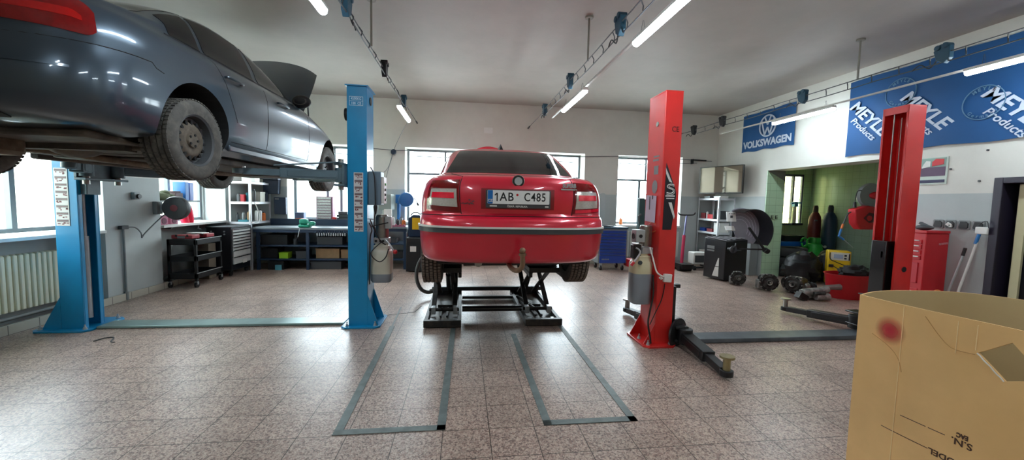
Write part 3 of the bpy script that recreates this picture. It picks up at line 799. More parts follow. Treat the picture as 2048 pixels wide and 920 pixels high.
# ---------- red saloon on the scissor lift
PR = mat('red_paint', (.84, .12, .22), .3, .12, .05, 3, coat=.8, dirt=((.62, .16, .2), .25))
BS = Body(yr=[(.32, .3), (.35, .10), (.40, .05), (.5, .03), (.6, .0), (.67, .0), (.72, .02), (.745, .07), (.77, .095), (.9, .085), (1.0, .095), (1.06, .12), (1.085, .16), (1.1, .26), (1.12, .5), (1.135, .58), (1.2, .72), (1.3, .93), (1.4, 1.15), (1.455, 1.32), (1.49, 1.55), (1.51, 2.1)],
          yf=[(.26, 4.4), (.4, 4.72), (.55, 4.8), (.7, 4.7), (.8, 4.4), (.9, 3.95), (1.0, 3.55), (1.08, 3.3), (1.2, 3.05), (1.3, 2.87), (1.4, 2.66), (1.46, 2.5), (1.51, 2.35)],
          w=[(.32, .80), (.36, .85), (.44, .875), (.55, .885), (.62, .885), (.7, .885), (.85, .88), (.95, .865), (1.02, .835), (1.07, .79), (1.1, .745), (1.13, .715), (1.2, .69), (1.3, .655), (1.4, .615), (1.45, .575), (1.475, .51), (1.495, .4), (1.507, .22), (1.51, .1)],
          ar=[(.26, .5), (.7, .52), (1.0, .5), (1.08, .5), (1.2, .42), (1.47, .4)], af=[(.26, .7), (.8, .8), (1.0, .55), (1.47, .5)], pr=3.1, pf=2.5, taper=.085, L=4.8)
ZR = [.32, .33, .345, .37, .4, .46, .52, .58, .62, .655, .685, .71, .725, .735, .745, .755, .77, .79, .83, .87, .91, .95, .98, 1.0, 1.02, 1.04, 1.055, 1.068, 1.078, 1.088, 1.1, 1.11, 1.12, 1.13, 1.15, 1.19, 1.23, 1.27, 1.31, 1.35, 1.39, 1.42, 1.44, 1.455, 1.468, 1.48, 1.49, 1.498, 1.505, 1.51]
RXC, RYC, RZC = .455, 3.17, .600
rc = Thing('car', 'red saloon seen from behind, raised on the black scissor lift', 'car', (RXC, RYC, RZC))
mb = BS.mesh(ZR)
rb = rc.part('body_shell', mb, [PR, LINER])
cut_arches(rb, [(1.06, .335), (3.87, .335)], .37, .60, 1.1, 1)
RW = (M['tyre'], M['zinc'], SEAM, M['zinc'])
for sg in (1, -1):
    wheel(rc, 'w', (sg*.768, 1.06, .32), .318, .21, sg, 'dark', RW)
    wheel(rc, 'w', (sg*.768, 3.87, .32), .318, .21, sg, 'dark', RW, tread=False)
def fr(u, v): z = lerp(1.14, 1.425, v); return BS.R(lerp(-1, 1, u)*BS.w(z)*lerp(.885, .83, v), z)
RGL = mat('dark_rear_glass', (.04, .06, .065), .05, 0, .02, 3, spec=.35)
rc.part('rear_window', patch(fr, 24, 10, .004), RGL)
def ff(u, v): z = lerp(1.12, 1.4, v); return BS.F(lerp(1, -1, u)*BS.w(z)*.88, z)
rc.part('windscreen', patch(ff, 20, 10, .004), RGL)
wt2 = pchip([(.85, 1.15), (1.1, 1.29), (1.5, 1.41), (2.0, 1.435), (2.4, 1.41), (2.8, 1.27), (3.1, 1.12)])
for sg in (1, -1):
    for (a, b) in ((.92, 1.3), (1.36, 2.1), (2.18, 2.98)):
        f = lambda u, v, a=a, b=b, sg=sg: BS.S(sg, lerp(a, b, u), lerp(1.1, max(wt2(lerp(a, b, u))-.02, 1.11), v))
        rc.part('side_window', patch(f, 12, 8, .004*sg, .01*sg), RGL)
    mm = MB(); c = BS.S(sg, 2.95, 1.08)+V((sg*.12, 0, .05)); mm.sphere(c, 1, (.1, .05, .065), 16).tube([BS.S(sg, 2.95, 1.06), c], .025, 8)
    rc.part('wing_mirror', mm, PR)
# tail lamps: dark red body, bright red field, clear frame
for sg in (1, -1):
    zb = lambda u: .775+.02*u; zt = lambda u: 1.045-.01*u
    ain = lambda v: lerp(26, 30, v)
    C_ = lambda u, v, sg=sg: BS.corner(sg*lerp(ain(v), 62, u), lerp(zb(u), zt(u), v))
    lamp = rc.part('tail_lamp', patch(lambda u, v: C_(u, lerp(0, 1, v)), 16, 10, .006*sg, .012*sg), TAILR)
    rc.part('lamp_clear_frame', patch(lambda u, v: C_(lerp(.04, .86, u), lerp(.16, .72, v)), 14, 6, .009*sg, .002*sg), TAILC, lamp)
    rc.part('lamp_red_field', patch(lambda u, v: C_(lerp(.10, .78, u), lerp(.42, .60, v)), 12, 4, .012*sg, .002*sg), TAILRL, lamp)
    rc.part('lamp_lower_field', patch(lambda u, v: C_(lerp(.05, .95, u), lerp(.02, .13, v)), 14, 4, .009*sg, .002*sg), TAILRL if sg > 0 else TAILR, lamp)
    rc.part('lamp_upper_field', patch(lambda u, v: C_(lerp(.05, .9, u), lerp(.76, .97, v)), 14, 4, .009*sg, .002*sg), TAILR, lamp)
# bumper moulding: black band with bright top line
f = lambda u, v: BS.corner(lerp(-88, 88, u), lerp(.606, .645, v))
bm_ = rc.part('bumper_moulding', patch(f, 60, 3, .012, .004), M['dgrey'])
f = lambda u, v: BS.corner(lerp(-88, 88, u), lerp(.647, .662, v))
rc.part('bright_strip', patch(f, 60, 2, .017, .004), M['white'], bm_)
s_ = MB()
strip(s_, [BS.corner(t, .748) for t in range(-86, 87, 4)], .004)
for sg in (1, -1):
    strip(s_, [BS.corner(sg*lerp(25.2, 29, k/8), lerp(.76, 1.05, k/8)) for k in range(9)] + [BS.corner(sg*29.5, 1.075), V((sg*.56, .3, 1.103))], .0035)
    zs = [.45+k*.055 for k in range(11)]
    for y in (1.45, 2.14, 3.05): strip(s_, [BS.S(sg, y, z) for z in zs], .0025)
each_part(rc, 'panel_seam', s_, SEAM)
# plate recess, plate and its writing
pr_ = MB(); PW, PH, pz = .62, .165, .90
patch(lambda u, v: BS.R(lerp(-PW/2, PW/2, u), lerp(pz-PH/2-.01, pz+PH/2-.005, v))+V((0, .002, 0)), 10, 4, .004, .01, 0, pr_)
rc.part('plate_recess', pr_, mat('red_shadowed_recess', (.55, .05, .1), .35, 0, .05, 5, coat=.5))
py_ = BS.rear(0, pz)-.014
fr_ = MB().obox((0, py_, pz-.008), (.545, .016, .150))
fp = rc.part('number_plate', fr_, M['dgrey'], bevel=.004)
pl = MB().prism(rrect(.52, .112, .008), (0, py_-.010, pz+.008), (1, 0, 0), (0, 0, 1), .004)
rc.part('plate_face', pl, mat('plate_white', (.93, .93, .92), .35), fp)
rc.part('plate_band', MB().prism(rrect(.042, .110, .004), (-.237, py_-.0125, pz+.008), (1, 0, 0), (0, 0, 1), .002), mat('plate_blue', (.02, .42, .72), .35), fp)
tx = MB()
tx.bar((-.180, py_-.0135, pz+.008-.0345), (-.180, py_-.0135, pz+.008+.0345), .010, .002, up=(0, 1, 0)).bar((-.182, py_-.0135, pz+.040), (-.200, py_-.0135, pz+.022), .009, .002, up=(0, 1, 0))
for (s, x) in (('AB', -.100), ('C485', .137)):
    put_text(tx, s, .098, (x, py_-.0135, pz+.008), (1, 0, 0), (0, 0, 1), bold=.0012, sx=.92 if s == 'AB' else .80, spacing=1.12)
rc.part('plate_lettering', tx, mat('plate_ink', (.05, .05, .05), .5), fp)
t2 = MB(); put_text(t2, 'CZ', .028, (-.238, py_-.0145, pz-.022), (1, 0, 0), (0, 0, 1), bold=.001)
put_text(t2, 'ČESKÁ  REPUBLIKA', .02, (-.01, py_-.009, pz-.068), (1, 0, 0), (0, 0, 1), bold=.0005)
t2.obox((-.21, py_-.009, pz-.066), (.06, .003, .01)).obox((.24, py_-.009, pz-.066), (.03, .003, .012))
rc.part('plate_small_lettering', t2, M['white'], fp)
rc.part('plate_sticker', MB().cyl((-.012, py_-.0125, pz+.028), (-.012, py_-.0145, pz+.028), .010, n=14), M['redp'], fp)
# round emblem
ey = BS.rear(0, 1.045)-.002; em = MB()
em.lathe([(.052, 0), (.052, .008), (.046, .011), (.036, .007), (.0, .009)], (0, ey, 1.045), (0, -1, 0), 32)
eb = rc.part('boot_emblem', em, M['chrome'])
ei = MB().lathe([(.0335, 0), (.0335, .003), (.0, .003)], (0, ey-.008, 1.045), (0, -1, 0), 28)
rc.part('emblem_ring', MB().lathe([(.0485, .0), (.0485, .002), (.037, .0025), (.037, 0)], (0, ey-.0105, 1.045), (0, -1, 0), 32), mat('emblem_dark', (.12, .14, .12), .4), eb)
wing = MB()
for k, (dx, ww) in enumerate(((-.012, .03), (-.004, .026), (.004, .022))): wing.bar((dx-.008, ey-.013, 1.033+k*.009), (dx+ww-.006, ey-.013, 1.043+k*.009), .003, .004)
rc.part('emblem_figure', ei.add(wing.v, wing.f), M['zinc'], eb)
bt = MB(); bx_ = .445; put_text(bt, 'SUPERB', .05, (bx_, BS.rear(bx_, 1.0)-.008, 1.015), (1, .09, 0), (0, 0, 1), bold=.002, depth=.008, sx=.72)
bt.bar((bx_-.075, BS.rear(bx_-.075, .985)-.005, .985), (bx_+.075, BS.rear(bx_+.075, .985)-.005, .985), .004, .012)
rc.part('model_badge', bt, M['zinc'])
# scuffed dent left of the plate
dn = MB(); rnd = random.Random(3)
pts = [(-.47+.012*k, .85+.004*math.sin(k*2.1)) for k in range(9)]
for (x, z) in pts: dn.obox((x, BS.rear(x, z)-.0015, z), (.014, .002, .004+.008*rnd.random()))
for k in range(10):
    x = -.42+.05*rnd.random(); z = .845+.035*rnd.random(); dn.obox((x, BS.rear(x, z)-.0015, z), (.014*rnd.random()+.005, .002, .008*rnd.random()+.003), Matrix.Rotation(rnd.random()*3, 3, 'Y'))
rc.part('paint_scuff', dn, mat('scuff_grey', (.4, .25, .27), .7))
# aerial, tow bar, exhaust, underside
an = MB().prism([(0, 0), (.11, 0), (.075, .055), (.06, .06)], (-.09, 1.62, 1.425), (0, 1, 0), (0, 0, 1), .0)
an = MB(); an.add([(-.045, 1.42, 1.465), (-.0, 1.42, 1.465), (.0+.02, 1.58, 1.48), (-.065, 1.58, 1.48), (-.0225, 1.56, 1.56), (-.0225, 1.52, 1.54)], [(0, 1, 5), (1, 2, 4, 5), (2, 3, 4), (3, 0, 5, 4), (0, 3, 2, 1)])
rc.part('roof_aerial', an, PLAST)
tb = MB().tube([(-.06, .35, .36), (-.05, .12, .315), (-.02, -.06, .315), (.015, -.12, .36), (.015, -.125, .45)], .021, 12, sm=5)
tb.sphere((.015, -.125, .485), .026).cyl((.015, -.125, .445), (.015, -.125, .465), .03)
rc.part('tow_bar', tb, mat('rusty_tow_bar', (.55, .45, .36), .45, .6, .2, 20, dirt=((.4, .28, .2), .5)))
ub = MB().box(-.68, .68, .35, 4.3, .30, .36).cyl((-.45, .45, .36), (.45, .5, .36), .09, n=18).box(-.60, .60, .9, 1.2, .27, .34)
ub.tube([(.3, 1.2, .24), (.2, 2, .2), (.15, 3.6, .2)], .03, 8)
rc.part('floor_pan', ub, UNDERD, bevel=.01)
rc.part('tail_pipe', MB().lathe([(.03, 0), (.033, .02), (.033, .12)], (-.32, .2, .33), (0, 1, 0), 16), M['steel'])
ax_ = MB().bar((-.62, 1.06, .26), (.62, 1.06, .26), .08, .06)
for sg in (1, -1): ax_.cyl((sg*.55, 1.1, .25), (sg*.55, 1.15, .62), .04).bar((sg*.5, 1.5, .25), (sg*.58, 1.06, .27), .06, .06)
rc.part('rear_axle', ax_, RUSTY)
bon = MB(); a2 = math.radians(47)
def hf2(u, v):
    x = lerp(-1, 1, u); y = v*1.15*(1-.1*x*x*v); z = .07*(1-x*x)
    return V((x*.62*(1-.45*v**3), 3.5+y*math.cos(a2)-z*math.sin(a2), 1.0+y*math.sin(a2)+z*math.cos(a2)))
rc.part('bonnet', patch(hf2, 20, 12, .006, .02), PR)
# ------------------------------------------------------------------ two-post lifts
def channel(x0, x1, y0, y1, h, open_x, t=.012, lip=.05):
    """C-section post; open_x=-1: slot faces -X, +1: faces +X"""
    mb = MB()
    mb.box(x0, x1, y0, y0+t, 0, h).box(x0, x1, y1-t, y1, 0, h)
    xb, xo = (x1, x0) if open_x < 0 else (x0, x1)
    a, b = sorted((xb, xb-t*open_x*-1)) if False else ((xb-t, xb) if open_x < 0 else (xb, xb+t))
    mb.box(a, b, y0+t, y1-t, 0, h)
    a, b = (xo, xo+t) if open_x < 0 else (xo-t, xo)
    mb.box(a, b, y0+t, y0+lip, 0, h).box(a, b, y1-lip, y1-t, 0, h)
    return mb
STK = mat('decal_white', (.85, .84, .83), .5)
STKR = mat('decal_rust_red', (.5, .28, .3), .5)
STKG = mat('decal_grey', (.5, .48, .48), .5)
def sticker_strip(th, parent, x, y, z0, z1, w, face, n=9):
    """long safety decal: panels with small pictures, on the face y (normal -Y)"""
    base = MB().box(x-w/2, x+w/2, y-.003, y, z0, z1)
    s = th.part('safety_decal', base, STK, parent)
    a, b = MB(), MB(); hh = (z1-z0)/n; rnd = random.Random(5)
    for i in range(n):
        zz = z0+hh*i
        a.box(x-w*.42, x+w*.42, y-.0045, y-.003, zz+hh*.55, zz+hh*.88)
        for k in range(5):
            xx = x-w*.4+rnd.random()*w*.7; z_ = zz+hh*(.1+.3*rnd.random())
            b.box(xx, xx+w*.09+w*.1*rnd.random(), y-.0045, y-.003, z_, z_+hh*.14)
        b.box(x-w*.38, x+w*.38, y-.0055, y-.0045, zz+hh*.66, zz+hh*.74)
    each_part(th, 'decal_panel', a, STKG, s) if False else th.part('decal_pattern', a.add(b.v, b.f, 1), [STKG, STKR], s)
def plate_and_gusset(th, x0, x1, y0, y1, bx0, bx1, by0, by1, m, gx, gw=.16, gh=.36):
    """base plate with cut corners, gussets and bolts"""
    c = .05
    poly = [(bx0+c, by0), (bx1-c, by0), (bx1, by0+c), (bx1, by1-c), (bx1-c, by1), (bx0+c, by1), (bx0, by1-c), (bx0, by0+c)]
    bp = th.part('base_plate', MB().prism(poly, (0, 0, 0), (1, 0, 0), (0, 1, 0), .02), m, bevel=.003)
    for (x, y) in ((bx0+.06, by0+.06), (bx1-.06, by0+.06), (bx1-.06, by1-.06), (bx0+.06, by1-.06), (bx0+.05, (by0+by1)/2)):
        bo = MB().lathe([(.02, .02), (.02, .03), (.014, .03), (.014, .046), (.007, .046), (.007, .07)], (x, y, 0), (0, 0, 1), 12)
        th.part('anchor_bolt', bo, M['zinc'], bp)
    g = MB()
    for y in (y0, y1-.01):
        d = 1 if gx > 0 else -1
        xs = x1 if d > 0 else x0
        g.add([(xs, y, .02), (xs+d*gw, y, .02), (xs, y, .02+gh), (xs, y+.01, .02), (xs+d*gw, y+.01, .02), (xs, y+.01, .02+gh)], [(0, 1, 2), (5, 4, 3), (0, 3, 4, 1), (1, 4, 5, 2), (2, 5, 3, 0)])
    each_part(th, 'gusset', g, m, bp)
    return bp
def arm(th, parent_name, p, q, z0, z1, w, m, pad=True, padh=.05, padr=.06, mpad=None):
    """telescopic lift arm from pivot p to pad q (x,y), z0 height of the axis at the pivot, z1 at the pad"""
    a, b = V((*p, z0)), V((*q, z1)); d = b-a; mid = a+d*.62
    mb = MB().bar(a, mid, w, .10).bar(a+d*.05, a+d*.55, w+.012, .07)
    mb.cyl(a+V((0, 0, -.08)), a+V((0, 0, .08)), w*.62, n=20)
    o = th.part(parent_name, mb, m, bevel=.006)
    th.part('arm_extension', MB().bar(mid-d*.05, b-d.normalized()*.03, w*.68, .065).cyl(b+V((0, 0, -.025)), b+V((0, 0, .025)), .055, n=20), m, o, bevel=.004)
    if pad:
        e = MB().cyl(b+V((0, 0, .0)), b+V((0, 0, padh)), padr*.5, n=20).cyl(b+V((0, 0, padh)), b+V((0, 0, padh+.018)), padr, n=24)
        th.part('lifting_pad', e, mpad or M['steel'], o)
    return o

# ---------- blue lift
BL = Thing('vehicle_lift', 'blue two-post lift with grey arms holding up the dark grey car', 'lift', (-2.65, 4.8, 0), world=True)
RP = dict(x0=-1.285, x1=-1.075, y0=4.57, y1=4.90)
LP = dict(x0=-4.22, x1=-4.0, y0=4.62, y1=4.86)
pr = BL.part('post', channel(RP['x0'], RP['x1'], RP['y0'], RP['y1'], 2.70, -1), M['blue'], bevel=.004)
pl_ = BL.part('post', channel(LP['x0'], LP['x1'], LP['y0'], LP['y1'], 2.70, 1), M['blue'], bevel=.004)
BL.part('post_cap', MB().box(-1.30, -1.055, 4.55, 4.92, 2.70, 2.712), M['blue'])
BL.part('post_cap', MB().box(-4.24, -3.98, 4.6, 4.88, 2.70, 2.712), M['blue'])
plate_and_gusset(BL, RP['x0'], RP['x1'], RP['y0'], RP['y1'], -1.36, -.93, 4.50, 5.02, M['blue'], 1, .12)
plate_and_gusset(BL, LP['x0'], LP['x1'], LP['y0'], LP['y1'], -4.46, -3.92, 4.54, 5.06, M['blue'], -1, .18, .34)
sticker_strip(BL, pr, -1.165, 4.568, 1.10, 1.76, .10, 0)
sticker_strip(BL, pl_, -4.14, 4.618, 1.12, 1.72, .125, 0, 8)
cp = MB()
for (a, b, c, d) in ((-1.255, -1.115, 2.49, 2.495), (-1.255, -1.115, 2.585, 2.59), (-1.255, -1.115, 2.538, 2.542)): cp.box(a, b, 4.566, 4.57, c, d)
cp.box(-1.258, -1.254, 4.566, 4.57, 2.49, 2.59).box(-1.116, -1.112, 4.566, 4.57, 2.49, 2.59)
put_text(cp, '4200KG', .038, (-1.185, 4.567, 2.564), (1, 0, 0), (0, 0, 1), bold=.0006, sx=.86)
put_text(cp, '100  CE', .038, (-1.185, 4.567, 2.514), (1, 0, 0), (0, 0, 1), bold=.0006, sx=.86)
BL.part('capacity_lettering', cp, mat('decal_pale_blue', (.75, .88, .94), .5), pr)
BL.part('pulley', MB().cyl((-1.30, 4.72, 2.42), (-1.34, 4.72, 2.42), .07, n=24), M['black'], pr)
BL.part('pulley', MB().cyl((-1.075, 4.74, 2.58), (-1.065, 4.74, 2.58), .045, n=20), M['steelblack'], pr)
# carriages
for (x0, x1, o_) in ((-1.40, -1.13, -1), (-4.17, -3.84, 1)):
    mb = MB().box(x0+.1, x1, 4.62, 4.85, 1.45, 2.0) if o_ < 0 else MB().box(x0, x1-.1, 4.66, 4.82, 1.45, 2.0)
    yy = 4.735 if o_ < 0 else 4.795; xa = x0 if o_ < 0 else x1-.11
    mb.box(xa, xa+.11, yy-.26, yy+.26, 1.60, 1.625).box(xa, xa+.11, yy-.26, yy+.26, 1.83, 1.855)
    mb.box(xa+(.08 if o_ < 0 else 0), xa+(.11 if o_ < 0 else .03), yy-.26, yy+.26, 1.625, 1.83)
    c = BL.part('carriage', mb, M['bluegrey'], bevel=.005)
    for s in (-1, 1):
        BL.part('pivot_pin', MB().cyl((xa+.055, yy+s*.19, 1.56), (xa+.055, yy+s*.19, 1.90), .03, n=16), M['steel'], c)
# swing arms (z about 1.72)
PZ = 1.72
arm(BL, 'lift_arm', (-1.345, 4.545), (-2.22, 4.22), PZ, PZ, .10, M['bluegrey'], padh=.03)
arm(BL, 'lift_arm', (-1.345, 4.925), (-2.20, 5.55), PZ, PZ, .10, M['bluegrey'], padh=.03)
arm(BL, 'lift_arm', (-3.895, 4.605), (-3.60, 4.10), PZ, PZ, .10, M['bluegrey'], padh=.03)
arm(BL, 'lift_arm', (-3.895, 4.985), (-3.58, 5.6), PZ, PZ, .10, M['bluegrey'], padh=.03)
BL.part('restraint_rod', MB().tube([(-1.33, 4.47, 1.86), (-1.86, 4.14, 1.78)], .008, 8), M['bluegrey'])
BL.part('hydraulic_ram', MB().cyl((-4.08, 4.77, .1), (-4.08, 4.77, 1.0), .035, n=16).cyl((-4.08, 4.77, 1.0), (-4.08, 4.77, 1.6), .02, n=14).cyl((-4.055, 4.70, .9), (-4.055, 4.70, 1.66), .012, n=8), M['zinc'])
BL.part('wire_rope', MB().cyl((-1.2, 4.75, .1), (-1.2, 4.75, 2.6), .006, n=6), M['steel'])
# floor cover between the posts
BL.part('floor_cover', MB().box(-3.92, -1.36, 4.655, 4.885, .005, .03), mat('greenish_plate', (.52, .63, .62), .35, .3, .15, 5, dirt=((.42, .47, .46), .5)), bevel=.004)
# control box and power unit on the outer side of the right post
bx = BL.part('control_box', MB().box(-1.07, -.93, 4.60, 4.78, 1.40, 1.78), mat('steel_blue_box', (.42, .50, .56), .4, .2, .05, 5), bevel=.008)
BL.part('switch_panel', MB().box(-.93, -.90, 4.62, 4.76, 1.42, 1.72), M['white'], bx)
sw = MB()
for k, z in enumerate((1.64, 1.58, 1.52, 1.46)): sw.cyl((-.90, 4.69, z), (-.89, 4.69, z), .014, n=12, mi=0 if k == 0 else 1)
each_part(BL, 'push_button', sw, [M['green'], M['black']], bx)
BL.part('box_cable', MB().tube([(-1.03, 4.55, 1.82), (-.99, 4.545, 1.72), (-.98, 4.545, 1.45), (-.985, 4.55, 1.32), (-1.0, 4.57, 1.18), (-.98, 4.56, 1.1)], .007, 6, sm=5), M['black'], bx)
BL.part('cable_gland', MB().lathe([(.018, 0), (.022, .02), (.016, .06), (.009, .1)], (-.98, 4.55, 1.40), (0, 0, -1), 14), M['black'], bx)
px_, py2 = -.945, 4.74
pu = BL.part('power_unit', MB().cyl((px_, py2, 1.02), (px_, py2, 1.26), .075, n=28).lathe([(.075, 0), (.055, .03), (.0, .035)], (px_, py2, 1.26), (0, 0, 1), 28), M['steel'])
BL.part('motor_box', MB().box(-.90, -.83, 4.66, 4.74, 1.13, 1.27), M['zinc'], pu, bevel=.005)
BL.part('valve_block', MB().box(-1.03, -.86, 4.67, 4.81, .955, 1.02), M['zinc'], pu, bevel=.005)
vb = MB()
for x in (-1.0, -.95, -.92): vb.cyl((x, 4.67, .985), (x, 4.66, .985), .014, n=12)
each_part(BL, 'valve_port', vb, M['black'], pu)
BL.part('release_lever', MB().tube([(-.89, 4.66, 1.0), (-.85, 4.64, .96), (-.79, 4.62, .88)], .010, 8), M['zinc'], pu)
BL.part('lever_knob', MB().sphere((-.775, 4.615, .865), .026), M['redp'], pu)
def tank(x, y, z0, z1, r, lvl):
    a = [(r*.9, z0), (r, z0+.02), (r, lvl)]; b = [(r, lvl), (r, z1-.11), (r*.86, z1-.08), (r*.8, z1-.07), (r*.8, z1-.03), (r*.62, z1-.02), (r*.62, z1)]
    return [(p[0]*1.0, p[1]) for p in a], b
ta, tb_ = tank(px_, py2, .50, .955, .115, .60)
def sq_lathe(prof, x, y, n=32, p=4.5):
    """lathe with a rounded-square section"""
    mb = MB(); vs = []
    for r, h in prof:
        for i in range(n):
            t = 2*PI*i/n; c, s = math.cos(t), math.sin(t); k = (abs(c)**p+abs(s)**p)**(-1/p)
            vs.append((x+r*c*k, y+r*s*k, h))
    fs = []
    for k in range(len(prof)-1):
        for i in range(n): fs.append((k*n+i, k*n+(i+1) % n, (k+1)*n+(i+1) % n, (k+1)*n+i))
    fs.append(tuple(range(n-1, -1, -1))); fs.append(tuple((len(prof)-1)*n+i for i in range(n)))
    return mb.add(vs, fs)
tk = BL.part('oil_tank', sq_lathe(tb_, px_, py2), M['pvc'])
BL.part('oil_level', sq_lathe(ta, px_, py2), M['oil'], tk)
BL.part('hydraulic_hose', MB().tube([(-.86, 4.645, 1.2), (-.95, 4.58, 1.18), (-1.03, 4.56, 1.16)], .006, 6, sm=5).tube([(-.93, 4.65, .98), (-1.03, 4.55, .86), (-.95, 4.56, .76), (-.88, 4.58, .8), (-.85, 4.62, .9)], .006, 6, sm=6).tube([(-1.04, 4.555, 1.24), (-1.0, 4.55, 1.14), (-.93, 4.56, 1.0), (-.88, 4.6, .95)], .007, 6, sm=5).tube([(-1.05, 4.56, 1.2), (-1.02, 4.55, 1.12), (-1.04, 4.55, 1.0), (-1.05, 4.56, .5)], .008, 6, sm=5), M['black'], pu)

# ---------- red lift
RL = Thing('vehicle_lift', 'red two-post lift standing empty with its black arms lowered', 'lift', (3.5, 3.95, 0), world=True)
A = dict(x0=2.0, x1=2.185, y0=3.78, y1=4.13); B = dict(x0=4.78, x1=5.0, y0=3.76, y1=4.03)
pa = RL.part('post', channel(A['x0'], A['x1'], A['y0'], A['y1'], 2.61, 1), M['red'], bevel=.004)
pb = RL.part('post', channel(B['x0'], B['x1'], B['y0'], B['y1'], 2.61, -1, lip=.024), M['red'], bevel=.004)
RL.part('post_cap', MB().box(2.0, 2.185, 3.78, 4.13, 2.61, 2.62), M['red'])
RL.part('post_cap', MB().box(4.78, 5.0, 3.76, 4.03, 2.61, 2.62).box(4.78, 4.79, 3.765, 4.025, 2.54, 2.61), M['red'])
plate_and_gusset(RL, A['x0'], A['x1'], A['y0'], A['y1'], 1.86, 2.22, 3.70, 4.2, M['red'], -1, .12, .22)
plate_and_gusset(RL, B['x0'], B['x1'], B['y0'], B['y1'], 4.74, 5.14, 3.68, 4.12, M['red'], 1, .12, .22)
# maker's decal on the face of the left post
y = 3.777
d = MB().prism([(2.025, 1.22), (2.12, 1.22), (2.155, 1.56), (2.15, 1.62), (2.035, 1.90)], (0, y+.001, 0), (1, 0, 0), (0, 0, 1), .003)
dc = RL.part('maker_decal', d, mat('decal_black', (.1, .1, .13), .4), pa)
w = MB().prism([(2.03, 1.85), (2.035, 1.79), (2.075, 1.71), (2.105, 1.70)], (0, y-.001, 0), (1, 0, 0), (0, 0, 1), .003)
w.prism([(2.075, 1.50), (2.11, 1.50), (2.152, 1.36), (2.143, 1.33)], (0, y-.001, 0), (1, 0, 0), (0, 0, 1), .003)
w.box(2.04, 2.14, y-.004, y-.002, 1.558, 1.572).box(2.05, 2.135, y-.004, y-.002, 1.535, 1.545)
w.tube([(2.128, y-.003, 1.675), (2.10, y-.003, 1.685), (2.062, y-.003, 1.675), (2.058, y-.003, 1.652), (2.085, y-.003, 1.64), (2.115, y-.003, 1.628), (2.12, y-.003, 1.605), (2.09, y-.003, 1.592), (2.05, y-.003, 1.598)], .0055, 6, sm=5)
w.tube([(2.128, y-.003, 1.663), (2.10, y-.003, 1.672), (2.075, y-.003, 1.664), (2.076, y-.003, 1.655), (2.105, y-.003, 1.645), (2.135, y-.003, 1.625), (2.13, y-.003, 1.59), (2.09, y-.003, 1.577), (2.05, y-.003, 1.583)], .003, 6, sm=5)
RL.part('decal_print', w, STK, dc)
ce = MB(); put_text(ce, 'CE', .075, (2.115, 3.778, 2.235), (1, 0, 0), (0, 0, 1), bold=0, sx=.9)
RL.part('approval_mark', ce, mat('decal_dark', (.25, .05, .06), .5), pa)
# stickers, clipboard on the left side face (normal -X)
x = 2.0
st = MB().box(x-.003, x, 3.87, 3.99, 1.93, 1.95).box(x-.003, x, 3.86, 3.98, 1.97, 1.985).box(x-.003, x, 3.87, 3.96, 1.79, 1.88)
st.add(*(lambda m: (m.v, m.f))(MB().lathe([(1, 0), (1, .003), (.0, .003)], (0, 0, 0), (-1, 0, 0), 24).tr(Matrix.Translation((x, 3.93, 1.66)) @ Matrix.Diagonal((1, .055, .07, 1)))))
each_part(RL, 'sticker', st, M['grey'], pa)
cb = RL.part('clipboard_sheet', MB().obox((x-.012, 3.98, 1.43), (.004, .22, .28), Matrix.Rotation(math.radians(3), 3, 'X')), mat('sheet_lilac', (.8, .8, .86), .7), pa)
RL.part('clip', MB().box(x-.02, x-.012, 3.99, 4.0, 1.42, 1.56).box(x-.02, x-.012, 3.93, 3.94, 1.53, 1.57), M['dgrey'], cb)
RL.part('round_cap', MB().cyl((x, 3.93, 2.31), (x-.006, 3.93, 2.31), .025, n=20), M['steel'], pa)
RL.part('post_hole', MB().cyl((4.90, 3.76, .81), (4.90, 3.757, .81), .03, n=20), M['black'], pb)
sc = MB().tube([(x-.004, 3.87, 1.27), (x-.004, 3.93, 1.29), (x-.004, 4.0, 1.26), (x-.004, 4.03, 1.22), (x-.004, 3.95, 1.18), (x-.004, 3.86, 1.2)], .003, 5, sm=5)
RL.part('key_cord', sc, M['orange'], pa)
# hose down the left post and junction box
jb = RL.part('junction_box', MB().obox((2.10, 3.765, .72), (.085, .035, .085), Matrix.Rotation(math.radians(4), 3, 'Y')), M['white'], pa, bevel=.006)
RL.part('supply_cable', MB().tube([(2.06, 3.76, .735), (2.0, 3.74, .76), (1.97, 3.76, .8), (1.95, 3.8, .92), (1.93, 3.84, 1.03)], .008, 6, sm=5).tube([(2.04, 3.765, .71), (2.02, 3.77, .73)], .016, 8), M['white'], jb)
RL.part('hose', MB().tube([(1.95, 3.78, .75), (1.955, 3.765, .55), (1.92, 3.75, .38), (1.90, 3.74, .26), (1.93, 3.74, .10), (1.94, 3.74, .04)], .009, 6, sm=6).tube([(2.08, 3.77, .66), (2.05, 3.765, .5), (1.97, 3.75, .34), (1.92, 3.74, .24)], .005, 6, sm=5), M['black'], pa)
